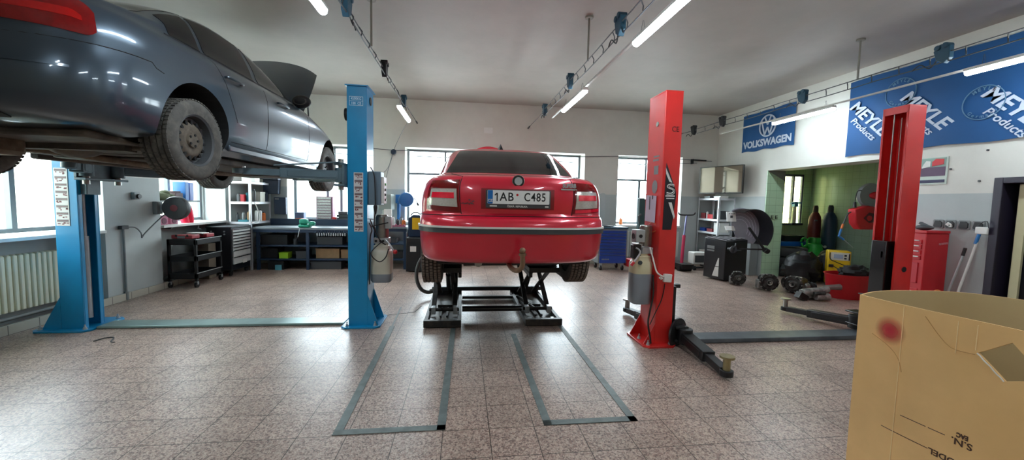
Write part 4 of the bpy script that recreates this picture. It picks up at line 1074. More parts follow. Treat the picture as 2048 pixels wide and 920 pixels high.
# power unit left of the post
mx_, my_ = 1.935, 3.96
pu = RL.part('power_unit', MB().cyl((mx_, my_, 1.03), (mx_, my_, 1.24), .060, n=30).lathe([(.060, 0), (.054, .012), (.0, .014)], (mx_, my_, 1.24), (0, 0, 1), 30), M['steel'])
ri = MB()
for k in range(18):
    a_ = 2*PI*k/18; ri.bar((mx_+.060*math.cos(a_), my_+.060*math.sin(a_), 1.05), (mx_+.060*math.cos(a_), my_+.060*math.sin(a_), 1.225), .004, .008)
RL.part('cooling_rib', ri, M['steel'], pu)
RL.part('motor_box', MB().box(1.775, 1.875, 3.84, 3.95, 1.08, 1.21), M['zinc'], pu, bevel=.006)
each_part(RL, 'motor_switch', MB().cyl((1.825, 3.84, 1.145), (1.825, 3.83, 1.145), .018, n=14).cyl((1.7749, 3.9, 1.14), (1.768, 3.9, 1.14), .03, n=14), M['black'], pu)
RL.part('valve_block', MB().box(1.87, 1.99, 3.88, 4.02, .955, 1.02).box(1.80, 1.88, 3.9, 4.0, .93, 1.06), M['zinc'], pu, bevel=.004)
RL.part('valve_body', MB().box(1.78, 1.86, 3.88, 3.98, .9, 1.05), M['black'], pu, bevel=.01)
RL.part('release_lever', MB().tube([(1.79, 3.86, 1.02), (1.82, 3.85, 1.0), (1.825, 3.84, .96), (1.75, 3.83, .86)], .010, 8, sm=4), M['zinc'], pu)
RL.part('lever_grip', MB().cyl((1.76, 3.83, .875), (1.73, 3.828, .84), .016, n=12), M['redp'], pu)
RL.part('mount_bracket', MB().box(1.96, 2.0, 3.95, 3.96, 1.05, 1.22), M['zinc'], pu)
ta, tb_ = tank(mx_-.045, 3.95, .42, .955, .107, .745)
tk = RL.part('oil_tank', sq_lathe(tb_, mx_-.045, 3.95, p=3.5), M['yoil'])
RL.part('oil_level', sq_lathe(ta, mx_-.045, 3.95, p=3.5), M['oil'], tk)
RL.part('tank_cap', MB().cyl((1.84, 3.86, .86), (1.83, 3.83, .87), .022, n=14), M['black'], tk)
# carriages down at the floor, arms
ca = RL.part('carriage', MB().box(2.10, 2.24, 3.82, 4.09, .05, .62).box(2.2, 2.34, 3.72, 4.2, .05, .075).box(2.2, 2.34, 3.72, 4.2, .19, .215), M['black'], bevel=.005)
cbg = RL.part('carriage', MB().box(4.72, 4.88, 3.82, 3.98, .05, 1.12).box(4.6, 4.76, 3.66, 4.12, .1, .12).box(4.6, 4.76, 3.66, 4.12, .24, .26), M['blacks'], bevel=.005)
RL.part('restraint_disc', MB().lathe([(.16, 0), (.16, .02), (.0, .02)], (2.25, 3.79, .13), (.5, -.85, 0), 24), M['black'], ca)
rc_ = MB()
for k in range(34): rc_.box(4.80, 4.83, 4.0-.025, 4.0-.005, .35+k*.021, .362+k*.021)
RL.part('toothed_rack', rc_, mat('rack_reddish', (.45, .18, .18), .4, .4), pb)
RL.part('equalising_cable', MB().tube([(4.815, 3.93, 2.55), (4.813, 3.93, .35)], .008, 6).tube([(4.85, 3.88, 2.5), (4.85, 3.88, .5)], .005, 6), M['steel'], pb)
RL.part('latch_plate', MB().box(4.72, 4.726, 3.85, 3.87, .93, 1.0), M['zinc'], cbg)
RL.part('protruding_plate', MB().bar((4.70, 3.74, .50), (4.35, 3.74, .545), .05, .012), M['dgrey'], cbg)
yel = mat('pad_brass', (.62, .57, .42), .4, .6, .2, 20)
arm(RL, 'lift_arm', (2.30, 3.72), (2.245, 2.99), .12, .055, .12, M['black'], padh=.13, padr=.06, mpad=yel)
arm(RL, 'lift_arm', (2.26, 4.18), (2.20, 4.93), .11, .06, .12, M['black'], padh=.13, padr=.062, mpad=M['steel'])
arm(RL, 'lift_arm', (4.68, 4.05), (4.50, 4.88), .13, .06, .12, M['black'], padh=.13, padr=.06, mpad=M['steel'])
arm(RL, 'lift_arm', (4.66, 3.66), (4.2, 2.95), .13, .06, .12, M['black'], padh=.13, padr=.06, mpad=M['steel'])
RL.part('floor_cover', MB().box(2.36, 4.74, 3.80, 4.02, .004, .05), mat('scuffed_dark_plate', (.33, .35, .37), .4, .3, .25, 6, dirt=((.5, .52, .54), .4)), bevel=.006)
RL.part('foot_block', MB().box(2.30, 2.42, 4.05, 4.12, .55, .59), M['black'], ca)

# ---------- scissor lift under the red car
SL = Thing('scissor_lift', 'black scissor lift on the floor under the red car', 'lift', (.4, 5.2, 0), world=True)
for k, (x0, x1) in enumerate(((-.44, -.01), (.745, 1.19))):
    b = MB().box(x0, x1, 4.47, 4.53, .01, .09).box(x0, x1, 6.0, 6.06, .01, .09).box(x0, x0+.045, 4.53, 6.0, .01, .075).box(x1-.045, x1, 4.53, 6.0, .01, .075)
    fr0 = SL.part('base_frame', b, M['steelblack'], bevel=.004)
    SL.part('base_sheet', MB().box(x0+.045, x1-.045, 4.53, 6.0, .006, .022), mat('oily_sheet', (.27, .23, .2), .5, .2, .35, 14, dirt=((.42, .38, .33), .6)), fr0)
    t = MB()
    for x in (x0+.06, x1-.10): t.box(x, x+.05, 4.54, 4.7, .022, .05).box(x, x+.05, 4.86, 4.96, .05, .14)
    each_part(SL, 'roller_track', t, M['zinc'], fr0)
    SL.part('cylinder_bracket', MB().box(x0+.12, x1-.12, 5.2, 5.4, .022, .08).box((x0+x1)/2-.05, (x0+x1)/2-.03, 4.8, 5.2, .03, .05).box((x0+x1)/2+.03, (x0+x1)/2+.05, 4.8, 5.2, .03, .05), M['steelblack'], fr0)
    pf = SL.part('platform', MB().box(x0+.02, x1-.0, 4.42, 6.1, .655, .715).box(x0+.02, x0+.06, 4.42, 6.1, .60, .655).box(x1-.04, x1, 4.42, 6.1, .60, .655), M['black'], bevel=.006)
    rb_ = MB()
    for yy in (4.6, 5.6): rb_.box(x0+.06, x1-.05, yy, yy+.3, .715, .795)
    SL.part('rubber_block', rb_, M['rubber'], pf, bevel=.01)
    for j, x in enumerate((x0+.085, x1-.085)):
        l = MB().bar((x, 4.91, .10), (x, 5.86, .63), .022, .06, up=(1, 0, 0))
        l2 = MB().bar((x+.03*(1 if j == 0 else -1), 5.86, .10), (x+.03*(1 if j == 0 else -1), 4.75, .63), .022, .055, up=(1, 0, 0))
        SL.part('scissor_leg', l, M['steelblack'], bevel=.003); SL.part('scissor_leg', l2, M['steelblack'], bevel=.003)
    xm = (x0+x1)/2+(.03 if k == 0 else -.02)
    SL.part('hydraulic_ram', MB().cyl((xm, 5.95, .08), (xm, 5.45, .45), .04, n=18).cyl((xm, 5.45, .45), (xm, 5.2, .64), .024, n=14), M['blacks'])
    SL.part('cross_shaft', MB().cyl((x0+.03, 4.91, .10), (x1-.03, 4.91, .10), .022, n=14), M['steelblack'])
SL.part('tie_tube', MB().cyl((.0, 4.91, .105), (.76, 4.91, .105), .036, n=20), M['blacks'])
SL.part('tie_tube', MB().box(-.46, 1.25, 5.98, 6.04, .09, .15).box(0, .82, 5.7, 5.75, .03, .07), M['black'], bevel=.004)
SL.part('tie_bar', MB().bar((.82, 5.75, .06), (.98, 4.95, .06), .02, .04), M['steelblack'])
SL.part('hydraulic_hose', MB().tube([(-.40, 5.98, .10), (-.52, 5.9, .09), (-.62, 5.86, .16), (-.68, 5.88, .32), (-.66, 5.95, .5), (-.58, 6.1, .62), (-.4, 6.2, .66)], .028, 10, sm=6).cyl((-.36, 6.0, .12), (-.48, 5.95, .09), .034, n=10), mat('ribbed_hose', (.3, .29, .27), .7, 0, .3, 60))
# ------------------------------------------------------------------ ceiling lamps, conduits and cable tracks
LEDM = bpy.data.materials.new('led_diffuser'); LEDM.use_nodes = True
_b = LEDM.node_tree.nodes['Principled BSDF']; _b.inputs['Base Color'].default_value = (.9, .95, 1, 1); _b.inputs['Emission Color'].default_value = lin((.9, .96, 1.0))+(1,); _b.inputs['Emission Strength'].default_value = LAMP
def lamp(x, y0, label, near=False):
    t = Thing('tube_lamp', label, 'lamp', (x, y0+.6, 3.0), group='ceiling tube lamps')
    b = MB().prism([(-.03, .055), (-.038, .02), (.038, .02), (.03, .055)], (0, -.60, 0), (1, 0, 0), (0, 0, 1), -1.2)
    t.part('lamp_housing', b, M['white'])
    d = MB().prism([(-.034, .02), (-.032, -.008), (-.015, -.022), (.015, -.022), (.032, -.008), (.034, .02)], (0, -.59, 0), (1, 0, 0), (0, 0, 1), -1.18)
    t.part('diffuser', d, LEDM)
    w = MB()
    for y in (-.45, .45):
        for s in (-.02, .02): w.cyl((s, y, .055), (s*.2, y, .16), .002, n=5)
    t.part('hanging_wire', w, M['dgrey'])
    return t
lamp(-1.08, 6.78, 'short tube lamp beyond the blue post, below the left cable track')
lamp(-1.17, 2.33, 'bright tube lamp at the top edge of the photo, left of the left cable track')
lamp(1.64, 5.32, 'small tube lamp above the red car, farther one of the middle row')
lamp(1.62, 2.50, 'long bright tube lamp at the top edge, left of the red post')
lamp(5.63, 5.47, 'tube lamp shining in front of the small blue banner')
lamp(5.53, 2.62, 'tube lamp at the right edge of the photo, before the large blue banner')
for x in (-1.17, 1.62, 5.53):  # unseen lamps, added for light by carrying the rows on
    lamp(x, -.8, 'unseen tube lamp added behind the viewpoint, continuing its row')
cd = mat('conduit_white', (.78, .77, .74), .45, 0, .05, 10)
single('conduit', 'thin white conduit running along the middle row of tube lamps', 'conduit', MB().box(1.625, 1.655, -.2, 7.35, 3.058, 3.08), cd, (1.64, 4, 3.058), world=True)
single('conduit', 'thin white conduit running along the right row of tube lamps', 'conduit', MB().box(5.60, 5.63, -.2, 8.15, 3.058, 3.08), cd, (5.6, 4, 3.058), world=True)
def track(x, yend, label):
    t = Thing('cable_track', label, 'cable track', (x, 4.6, 3.2), world=True)
    w = MB()
    for dz, dx in ((.0, -.012), (-.085, .012)):
        pts = []
        for k in range(64):
            y = -1.5+k*(yend-.1+1.5)/63; pts.append((x+dx, y, 3.2+dz-.012*abs(math.sin(k*.33))*(1 if dz else .3)))
        w.tube(pts, .0065, 6)
    w.tube([(x, yend-.1, 3.18), (x, 9.05, 3.2)], .007, 6)
    t.part('wire_end', MB().cyl((x, 9.0, 3.2), (x, 9.19, 3.2), .018, n=8), M['dgrey'])
    each_part(t, 'wire', w, M['dgrey'])
    r = MB(); k = 0; y = 2.0
    while y < yend-.2:
        r.tube([(x-.012, y, 3.2), (x+.02, y+.02, 3.16), (x+.012, y+.01, 3.115)], .006, 5); y += .32
    each_part(t, 'spacer', r, M['dgrey'])
    h = MB().cyl((x, 4.75, 3.2), (x, 4.75, 3.70), .012, n=8).cyl((x, 4.75, 3.70), (x, 4.75, 3.72), .05, n=12).cyl((x, 0.6, 3.2), (x, .6, 3.72), .012, n=8)
    t.part('hanger_rod', h, mat('rod_grey', (.55, .54, .5), .5))
def trolley(x, y, label, m=None, sc=1.):
    t = Thing('cable_trolley', label, 'cable trolley', (x, y, 3.2), group='cable trolleys')
    b = MB().prism([(-.07, .06), (-.03, .10), (.05, .09), (.08, .03), (.05, -.07), (-.02, -.12), (-.07, -.07)], (-.03, 0, 0), (0, 1, 0), (0, 0, 1), .06)
    b.cyl((-.045, -.03, .07), (.045, -.03, .07), .03, n=12).cyl((-.045, .04, .06), (.045, .04, .06), .03, n=12)
    t.part('trolley_body', b, m or M['teal2'], bevel=.006)
    t.part('cable_loop', MB().tube([(0, .05, -.05), (.02, .14, -.12), (0, .22, -.06), (0, .3, -.1)], .007, 6, sm=5), M['black'])
    return t
M['teal2'] = mat('trolley_teal', (.14, .3, .38), .5, 0, .1, 9)
track(-1.06, 7.4, 'twin wire cable track hung from the ceiling above the blue post')
track(1.48, 7.6, 'twin wire cable track hung from the ceiling above the red car')
track(5.2, 8.5, 'twin wire cable track hung from the ceiling near the right wall')
for (x, y, l) in ((-1.06, 3.79, 'teal cable trolley at the top edge on the left cable track'), (-1.06, 5.5, 'dark cable trolley in the middle of the left cable track'), (-1.06, 7.2, 'small cable trolley at the far end of the left track, above the lamp'),
                  (1.48, 3.75, 'largest cable trolley of the middle cable track'), (1.48, 5.55, 'second cable trolley of the middle cable track'), (1.48, 7.3, 'far cable trolley at the end of the middle track'),
                  (5.2, 3.8, 'cable trolley on the right track, above the large blue banner'), (5.2, 5.6, 'cable trolley at the right edge of the small banner'), (5.2, 7.5, 'cable trolley left of the small blue banner'), (5.2, 8.5, 'farthest cable trolley of the right track, next to the red post')):
    trolley(x, y, l, M['black'] if (y in (5.5, 7.5, 8.5)) else None)
t = Thing('wall_cable_track', 'thin wire stretched along the back wall above the windows', 'cable', (-.2, 9.12, 2.58), world=True)
t.part('wire', MB().tube([(-2.3, 9.12, 2.60), (-1.5, 9.12, 2.565), (.5, 9.12, 2.62), (2.7, 9.12, 2.575), (4.2, 9.12, 2.64), (6.1, 9.12, 2.58)], .007, 6).tube([(4.2, 9.1, 2.60), (4.8, 9.1, 2.6), (5.2, 9.1, 2.5), (5.7, 9.1, 2.52)], .006, 6, sm=4), M['dgrey'])
b = MB()
for x in (4.9, 5.2, 5.6): b.box(x-.01, x+.01, 9.1, 9.2, 2.5, 2.62)
b.cyl((5.55, 9.12, 2.6), (5.95, 9.12, 2.59), .018, n=8)
each_part(t, 'bracket', b, M['black'])
single('junction_box', 'small dark blue junction box on the back wall left of the window', 'junction box', MB().lathe([(.05, 0), (.065, .03), (.05, .06)], (-1.57, 9.15, 2.53), (0, -1, 0), 10), M['navy'], (-1.57, 9.15, 2.5), world=True)
single('lamp_cable', 'pale cable dropping from the far lamp to the wall', 'cable', MB().tube([(-1.08, 7.9, 3.0), (-1.3, 8.6, 2.9), (-1.57, 9.14, 2.56), (-1.75, 9.15, 1.9), (-1.8, 9.1, 1.62)], .006, 6, sm=5).tube([(-1.57, 9.13, 2.5), (-1.75, 9.14, 2.1), (-2.2, 9.15, 1.85)], .006, 6, sm=5), M['grey'], (-1.57, 9.14, 2.4), world=True)
single('wall_vent', 'small white vent plate high on the back wall', 'vent', MB().box(.45, .65, 9.18, 9.2, 3.04, 3.17).box(.48, .62, 9.175, 9.18, 3.07, 3.075).box(.48, .62, 9.175, 9.18, 3.12, 3.125), M['white'], (.55, 9.19, 3.04), world=True)

# ------------------------------------------------------------------ left wall
rad = MB()
def radiator(mb, a0, a1, p, z0, z1, axis='Y', n=None):
    n = n or int((a1-a0)/.06)
    for k in range(n):
        a = a0+(k+.5)*(a1-a0)/n; w = (a1-a0)/n*.36
        for d in (-.05, .02):
            if axis == 'Y': mb.box(p+d-.014, p+d+.03, a-w, a+w, z0, z1)
            else: mb.box(a-w, a+w, p+d-.014, p+d+.03, z0, z1)
    if axis == 'Y':
        for z in (z0+.04, z1-.05): mb.cyl((p, a0, z), (p, a1, z), .03, n=12)
    else:
        for z in (z0+.04, z1-.05): mb.cyl((a0, p, z), (a1, p, z), .03, n=12)
    return mb
single('radiator', 'cream ribbed radiator under the left window beside the blue post', 'radiator', radiator(MB(), 3.4, 5.50, -4.84, .17, .78), mat('cream_radiator', (.86, .86, .76), .4, 0, .05, 6), (-4.84, 4.6, .14), world=True, bevel=.01)
pp = MB()
for z, x in ((.06, -4.70), (.115, -4.78)): pp.tube([(x, YF+1, z), (x, 5.66, z)], .022, 10)
pp2 = MB()
for z, x in ((.06, -4.70), (.115, -4.78)): pp2.tube([(x, 6.65, z), (x, 8.28, z)], .022, 10)
PIPE = mat('pipe_grey', (.45, .46, .45), .5, 0, .15, 9)
single('heating_pipe', 'pair of grey heating pipes along the floor under the left radiator', 'pipe', pp, PIPE, (-4.7, 4.0, .05), world=True)
single('heating_pipe', 'pair of grey heating pipes along the floor behind the black cart', 'pipe', pp2, PIPE, (-4.7, 7.5, .05), world=True)
# pillar fittings
sk = Thing('wall_socket', 'black and grey power socket high on the left pillar', 'socket', (-4.62, 6.15, 1.44), world=True)
sk.part('socket_box', MB().box(-4.62, -4.57, 6.10, 6.20, 1.39, 1.49), M['grey'], bevel=.006)
sk.part('socket_cover', MB().cyl((-4.57, 6.16, 1.435), (-4.545, 6.16, 1.435), .032, n=16), M['black'])
hs = Thing('wall_conduit', 'grey conduit up the left pillar with a looped cable', 'conduit', (-4.6, 5.93, 0), world=True)
hs.part('pipe', MB().cyl((-4.6, 5.93, 0), (-4.6, 5.93, 1.01), .014, n=10).cyl((-4.6, 5.93, .01), (-4.6, 5.93, .12), .025, n=10), M['grey'])
hs.part('socket_outlet', MB().box(-4.61, -4.56, 5.86, 5.97, .985, 1.035), M['dgrey'], bevel=.005)
hs.part('looped_cable', MB().tube([(-4.57, 5.95, 1.01), (-4.54, 6.05, 1.0), (-4.54, 6.14, .92), (-4.545, 6.16, .85), (-4.54, 6.2, .9), (-4.53, 6.4, 1.05), (-4.52, 6.58, 1.17)], .009, 7, sm=6), M['grey'])
rl = Thing('cable_reel', 'large grey oval cable reel on a bracket at the left pillar', 'cable reel', (-4.62, 6.55, 1.2), world=True)
rl.part('wall_bracket', MB().box(-4.62, -4.56, 6.48, 6.60, 1.17, 1.36), M['grey'], bevel=.005)
rl.part('reel_drum', MB().lathe([(.06, -.06), (.165, -.055), (.18, -.02), (.18, .02), (.165, .055), (.06, .07), (0, .07)], (-4.37, 6.60, 1.265), (.10, -1, 0), 32), M['dgrey'])
rl.part('reel_badge', MB().lathe([(.05, 0), (.05, .004), (0, .004)], (-4.36, 6.525, 1.265), (.10, -1, 0), 20), mat('dull_red', (.5, .2, .22), .5))
rl.part('reel_arm', MB().bar((-4.56, 6.55, 1.265), (-4.4, 6.6, 1.265), .05, .09), M['grey'])
# shelves in the window recess with what stands on them
sh1 = Thing('wall_shelf', 'upper grey board shelf in front of the left window', 'shelf', (-4.75, 7.1, 1.36), world=True)
sh1.part('shelf_board', MB().box(-4.93, -4.64, 6.65, 7.62, 1.35, 1.375), M['grey'])
sh2 = Thing('wall_shelf', 'lower pine board shelf in front of the left window', 'shelf', (-4.75, 7.1, .95), world=True)
sh2.part('shelf_board', MB().box(-4.93, -4.64, 6.65, 7.55, .945, .975), M['wood'])
sh2.part('shelf_bracket', MB().box(-4.9, -4.88, 6.9, 6.92, .78, .945).box(-4.9, -4.66, 6.9, 6.92, .92, .945), M['dgrey'])
single('work_gloves', 'heap of olive green cloth on the upper window shelf', 'cloth', MB().sphere((-4.76, 6.85, 1.43), 1, (.10, .16, .075)).sphere((-4.76, 6.93, 1.49), 1, (.07, .08, .05)).sphere((-4.74, 7.02, 1.43), 1, (.07, .08, .05)), M['olive'], (-4.76, 6.85, 1.375), world=True)
single('parts_tray', 'dull brown box of parts on the upper window shelf', 'box', MB().box(-4.86, -4.70, 7.08, 7.26, 1.376, 1.50).box(-4.84, -4.72, 7.1, 7.24, 1.50, 1.53), mat('dull_brown', (.42, .33, .34), .6, 0, .2, 20), (-4.78, 7.17, 1.375), world=True, bevel=.008)
fl = MB()
for k in range(2): fl.obox((-4.78, 7.36+k*.10, 1.52), (.2, .075, .29), Matrix.Rotation(math.radians(4), 3, 'X'))
f_ = Thing('plastic_folder', 'upright blue translucent folders on the upper window shelf', 'folder', (-4.78, 7.4, 1.375), world=True)
f_.part('folder', MB().box(-4.88, -4.68, 7.29, 7.37, 1.376, 1.69), M['lblue'], bevel=.004)
f_.part('folder', MB().box(-4.88, -4.68, 7.40, 7.49, 1.376, 1.68), mat('violet_blue', (.4, .52, .8), .35, 0, .1, 8, alpha=.85), bevel=.004)
for k, (y, l) in enumerate(((6.80, 'mauve patterned box on the lower window shelf nearest the pillar'), (7.02, 'second mauve patterned box on the lower window shelf'))):
    t = Thing('parts_box', l, 'box', (-4.78, y, .976), world=True, group='mauve boxes')
    t.part('box_shell', MB().box(-4.87, -4.69, y-.085, y+.085, .976, 1.14), M['mauve'], bevel=.006)
    t.part('box_opening', MB().lathe([(.05, 0), (.05, .006), (0, .006)], (-4.69, y, 1.05), (1, 0, 0), 14), mat('dark_mauve', (.4, .2, .28), .7))
single('bottle_rack', 'bright red plastic bottle rack on the lower shelf by the window', 'rack', MB().lathe([(.06, 0), (.065, .05), (.05, .12), (.055, .2), (.05, .3), (.03, .36), (0, .37)], (-4.76, 7.38, .976), (0, 0, 1), 18).lathe([(.045, 0), (.05, .1), (.04, .2), (.02, .3), (0, .31)], (-4.72, 7.45, .976), (0, 0, 1), 16), M['pink'], (-4.75, 7.4, .976), world=True)  # bottle shapes in one even red, no emission
single('bench_clamp', 'small steel clamp hanging at the end of the lower window shelf', 'clamp', MB().tube([(-4.7, 7.56, .95), (-4.7, 7.62, .93), (-4.7, 7.60, .88), (-4.7, 7.68, .86)], .012, 6).cyl((-4.7, 7.62, .97), (-4.7, 7.62, .87), .008), M['zinc'], (-4.7, 7.6, .9), world=True)
# black three-tier cart
ct = Thing('tool_cart', 'black three-tier tool cart with red cases on top', 'cart', (-4.39, 6.85, 0), world=True)
x0, x1, y0, y1 = -4.60, -4.18, 6.70, 7.36
for z in (.14, .42, .68):
    tr = MB().box(x0, x1, y0, y1, z, z+.008).box(x0, x1, y0, y0+.01, z, z+.085).box(x0, x1, y1-.01, y1, z, z+.085).box(x0, x0+.01, y0, y1, z, z+.085).box(x1-.01, x1, y0, y1, z, z+.085)
    o = ct.part('tray', tr, M['black'], bevel=.003)
    ct.part('tray_rim', MB().box(x1-.012, x1+.004, y0, y1, z+.083, z+.092), M['zinc'], o)
for (x, y) in ((x0, y0), (x1-.035, y0), (x0, y1-.035), (x1-.035, y1-.035)):
    ct.part('leg', MB().box(x, x+.035, y, y+.035, .1, .77), M['black'])
    c = ct.part('caster', MB().cyl((x-.0, y+.02, .045), (x+.03, y+.02, .045), .045, n=18), M['black'])
    ct.part('caster_fork', MB().box(x-.008, x+.038, y+.005, y+.035, .05, .1), M['zinc'], c)
for k, (x, y, w, d, l) in enumerate(((-4.40, 6.82, .30, .19, 'red tool case with pale label at the front of the black cart'), (-4.36, 7.12, .30, .2, 'red tool case at the back of the black cart top'))):
    t = Thing('tool_case', l, 'tool case', (x, y, .776), world=True)
    t.part('case_shell', MB().box(x-w/2, x+w/2, y-d/2, y+d/2, .776, .835), mat('case_red', (.6, .17, .2), .45), bevel=.01)
    t.part('case_label', MB().box(x-.06, x+.05, y-d/2-.003, y-d/2, .785, .82), M['grey'])
    each_part(t, 'case_latch', MB().box(x-.09, x-.06, y-d/2-.006, y-d/2, .81, .84).box(x+.07, x+.1, y-d/2-.006, y-d/2, .81, .84), M['black'])
single('catalogue', 'pale thin catalogue lying across the red cases on the cart', 'catalogue', MB().box(-4.5, -4.26, 6.98, 7.16, .836, .85), M['paper'], (-4.38, 7.06, .836), world=True)
single('work_gloves', 'teal gloves lying on the middle tray of the black cart', 'gloves', MB().sphere((-4.3, 7.05, .455), 1, (.09, .16, .022)).sphere((-4.28, 7.2, .465), 1, (.07, .1, .022)), M['teal'], (-4.3, 7.05, .43), world=True)
single('carton', 'brown carton standing behind the black cart', 'carton', MB().box(-4.60, -4.42, 7.40, 7.60, .0, .62), mat('dull_carton', (.52, .48, .42), .8, 0, .1, 8), (-4.5, 7.5, 0), world=True)
# black cabinet with silver drawers
cb = Thing('drawer_cabinet', 'black tool cabinet with a stack of silver drawers', 'cabinet', (-4.38, 7.95, 0), world=True)
x0, x1, y0, y1 = -4.60, -4.19, 7.66, 8.28
cb.part('cabinet_body', MB().box(x0, x1, y0, y1, .10, .885).box(x0-.01, x1+.02, y0-.015, y1+.02, .885, .905), mat('cabinet_near_black', (.08, .09, .12), .4, 0, .1, 8), bevel=.005)
z = .865
for h in (.05, .05, .05, .05, .05, .05, .05, .12, .13):
    z -= h+.006
    d = cb.part('drawer', MB().box(x1, x1+.022, y0+.03, y1-.02, z, z+h), mat('silver_drawer', (.82, .83, .82), .4, .15, .06, 9), bevel=.004)
    cb.part('drawer_handle', MB().box(x1+.022, x1+.036, y0+.03, y1-.02, z+h-.012, z+h), M['chrome'], d)
cb.part('paper_label', MB().box(x1+.022, x1+.026, 7.98, 8.12, .20, .27), M['paper'])
lt = MB()
for (x, z_) in ((-4.52, .82), (-4.30, .82), (-4.30, .77), (-4.52, .76)): lt.cyl((x, y0, z_), (x, y0-.01, z_), .014, n=12)
each_part(cb, 'lock', lt, M['zinc'])
for (x, y) in ((x0+.05, y0+.05), (x1-.05, y0+.05), (x0+.05, y1-.05), (x1-.05, y1-.05)):
    cb.part('caster', MB().cyl((x-.015, y, .05), (x+.015, y, .05), .05, n=16).box(x-.022, x+.022, y-.02, y+.02, .06, .1), M['black'])
# metal racks ------------------------------------------------------
RK = mat('galvanised_rack', (.84, .85, .86), .4, .4, .08, 10)
def rack(name, label, x0, x1, y0, y1, h, zs):
    t = Thing(name, label, 'shelf', ((x0+x1)/2, (y0+y1)/2, 0), world=True)
    for (x, y) in ((x0, y0), (x1-.035, y0), (x0, y1-.035), (x1-.035, y1-.035)):
        cx, cy = (x0+x1)/2, (y0+y1)/2; m = MB()
        xa = x if x < cx else x+.032; ya = y if y < cy else y+.032
        m.box(x, x+.035, ya, ya+.003, 0, h).box(xa, xa+.003, y, y+.035, 0, h)
        t.part('upright', m, RK)
    for z in zs:
        m = MB().box(x0+.004, x1-.004, y0+.004, y1-.004, z-.008, z)
        for a in (y0+.003, y1-.006): m.box(x0+.004, x1-.004, a, a+.003, z-.045, z)
        for a in (x0+.003, x1-.006): m.box(a, a+.003, y0+.004, y1-.004, z-.045, z)
        t.part('shelf', m, RK)
    return t
rack('storage_rack', 'galvanised rack with cans and cartons in the far left corner', -4.57, -4.17, 8.31, 9.12, 1.78, (.96, 1.36, 1.76))
rack('storage_rack', 'galvanised rack with tools below the television', 5.83, 6.24, 8.36, 9.15, 1.68, (.20, .86, 1.17, 1.66))
def can(x, y, z, r, h, m, label, cat='can', cap=None, name='spray_can', g=None):
    t = Thing(name, label, cat, (x, y, z), group=g)
    t.part('can_body', MB().lathe([(r*.9, 0), (r, .01), (r, h*.8), (r*.55, h*.9), (r*.4, h*.92)], (0, 0, 0), (0, 0, 1), 16), m)
    t.part('cap', MB().cyl((0, 0, h*.9), (0, 0, h), r*.42, n=12), cap or M['black']); return t
def bx(x, y, z, w, d, h, m, label, name='carton', cat='box', rz=0, g=None):
    t = Thing(name, label, cat, (x, y, z), rz, g)
    t.part('box_body', MB().box(-w/2, w/2, -d/2, d/2, 0, h), m, bevel=.004)
    t.part('box_lid', MB().box(-w/2-.004, w/2+.004, -d/2-.004, d/2+.004, h*.86, h+.004), m, bevel=.003); return t
# on the left rack
bx(-4.25, 8.5, 1.76, .24, .2, .10, M['white'], 'white flat cartons stacked on top of the far left rack')
bx(-4.38, 8.46, 1.36, .08, .1, .14, M['redp'], 'small red box on the upper shelf of the left rack', 'parts_box')
can(-4.44, 8.42, 1.36, .035, .17, M['grey'], 'grey can at the left of the upper rack shelf', g='cans on the left rack')
can(-4.32, 8.5, 1.36, .032, .2, M['teal'], 'teal can behind the red box on the rack', g='cans on the left rack')
bx(-4.27, 8.82, 1.36, .17, .2, .2, mat('off_white_tin', (.74, .73, .68), .5), 'off-white canister on the upper shelf of the left rack', 'canister', 'canister')
can(-4.22, 8.55, 1.36, .03, .26, M['dgrey'], 'tall dark bottle on the upper shelf of the left rack', g='cans on the left rack')
can(-4.24, 9.02, 1.36, .06, .24, M['navy'], 'dark blue flask at the right of the upper rack shelf', g='cans on the left rack')
for k, (x, y, r, h, m, l) in enumerate(((-4.46, 8.4, .03, .18, M['dgrey'], 'dark can on the lower shelf, leftmost of the left rack'), (-4.36, 8.42, .03, .2, M['grey'], 'grey can on the lower rack shelf next to the dark one'), (-4.27, 8.44, .032, .22, M['card'], 'tan can on the lower rack shelf near the upright'), (-4.24, 8.66, .03, .24, M['white'], 'white spray can on the lower shelf of the left rack'), (-4.23, 8.8, .028, .24, M['white'], 'slim white spray can beside the first white one'), (-4.23, 8.93, .04, .18, M['orange'], 'orange tin on the lower shelf of the left rack'))):
    can(x, y, .96, r, h, m, l, g='cans on the lower rack shelf')
single('cable_coil', 'white cable coil hanging over the front of the left rack', 'cable', MB().tube([(-4.155, 8.32, 1.36), (-4.14, 8.25, 1.2), (-4.14, 8.22, 1.05), (-4.14, 8.3, .95), (-4.13, 8.5, .94), (-4.14, 8.58, 1.06), (-4.14, 8.5, 1.22), (-4.15, 8.4, 1.36)], .009, 7, sm=5), M['white'], (-4.15, 8.3, 1.3), world=True)
single('folder_stack', 'teal and green flat cases on the lower shelf of the left rack', 'cases', MB().box(-4.42, -4.25, 8.33, 8.42, .961, 1.0).box(-4.5, -4.44, 8.6, 8.9, .961, 1.02), M['teal'], (-4.3, 8.4, .96), world=True, bevel=.004)
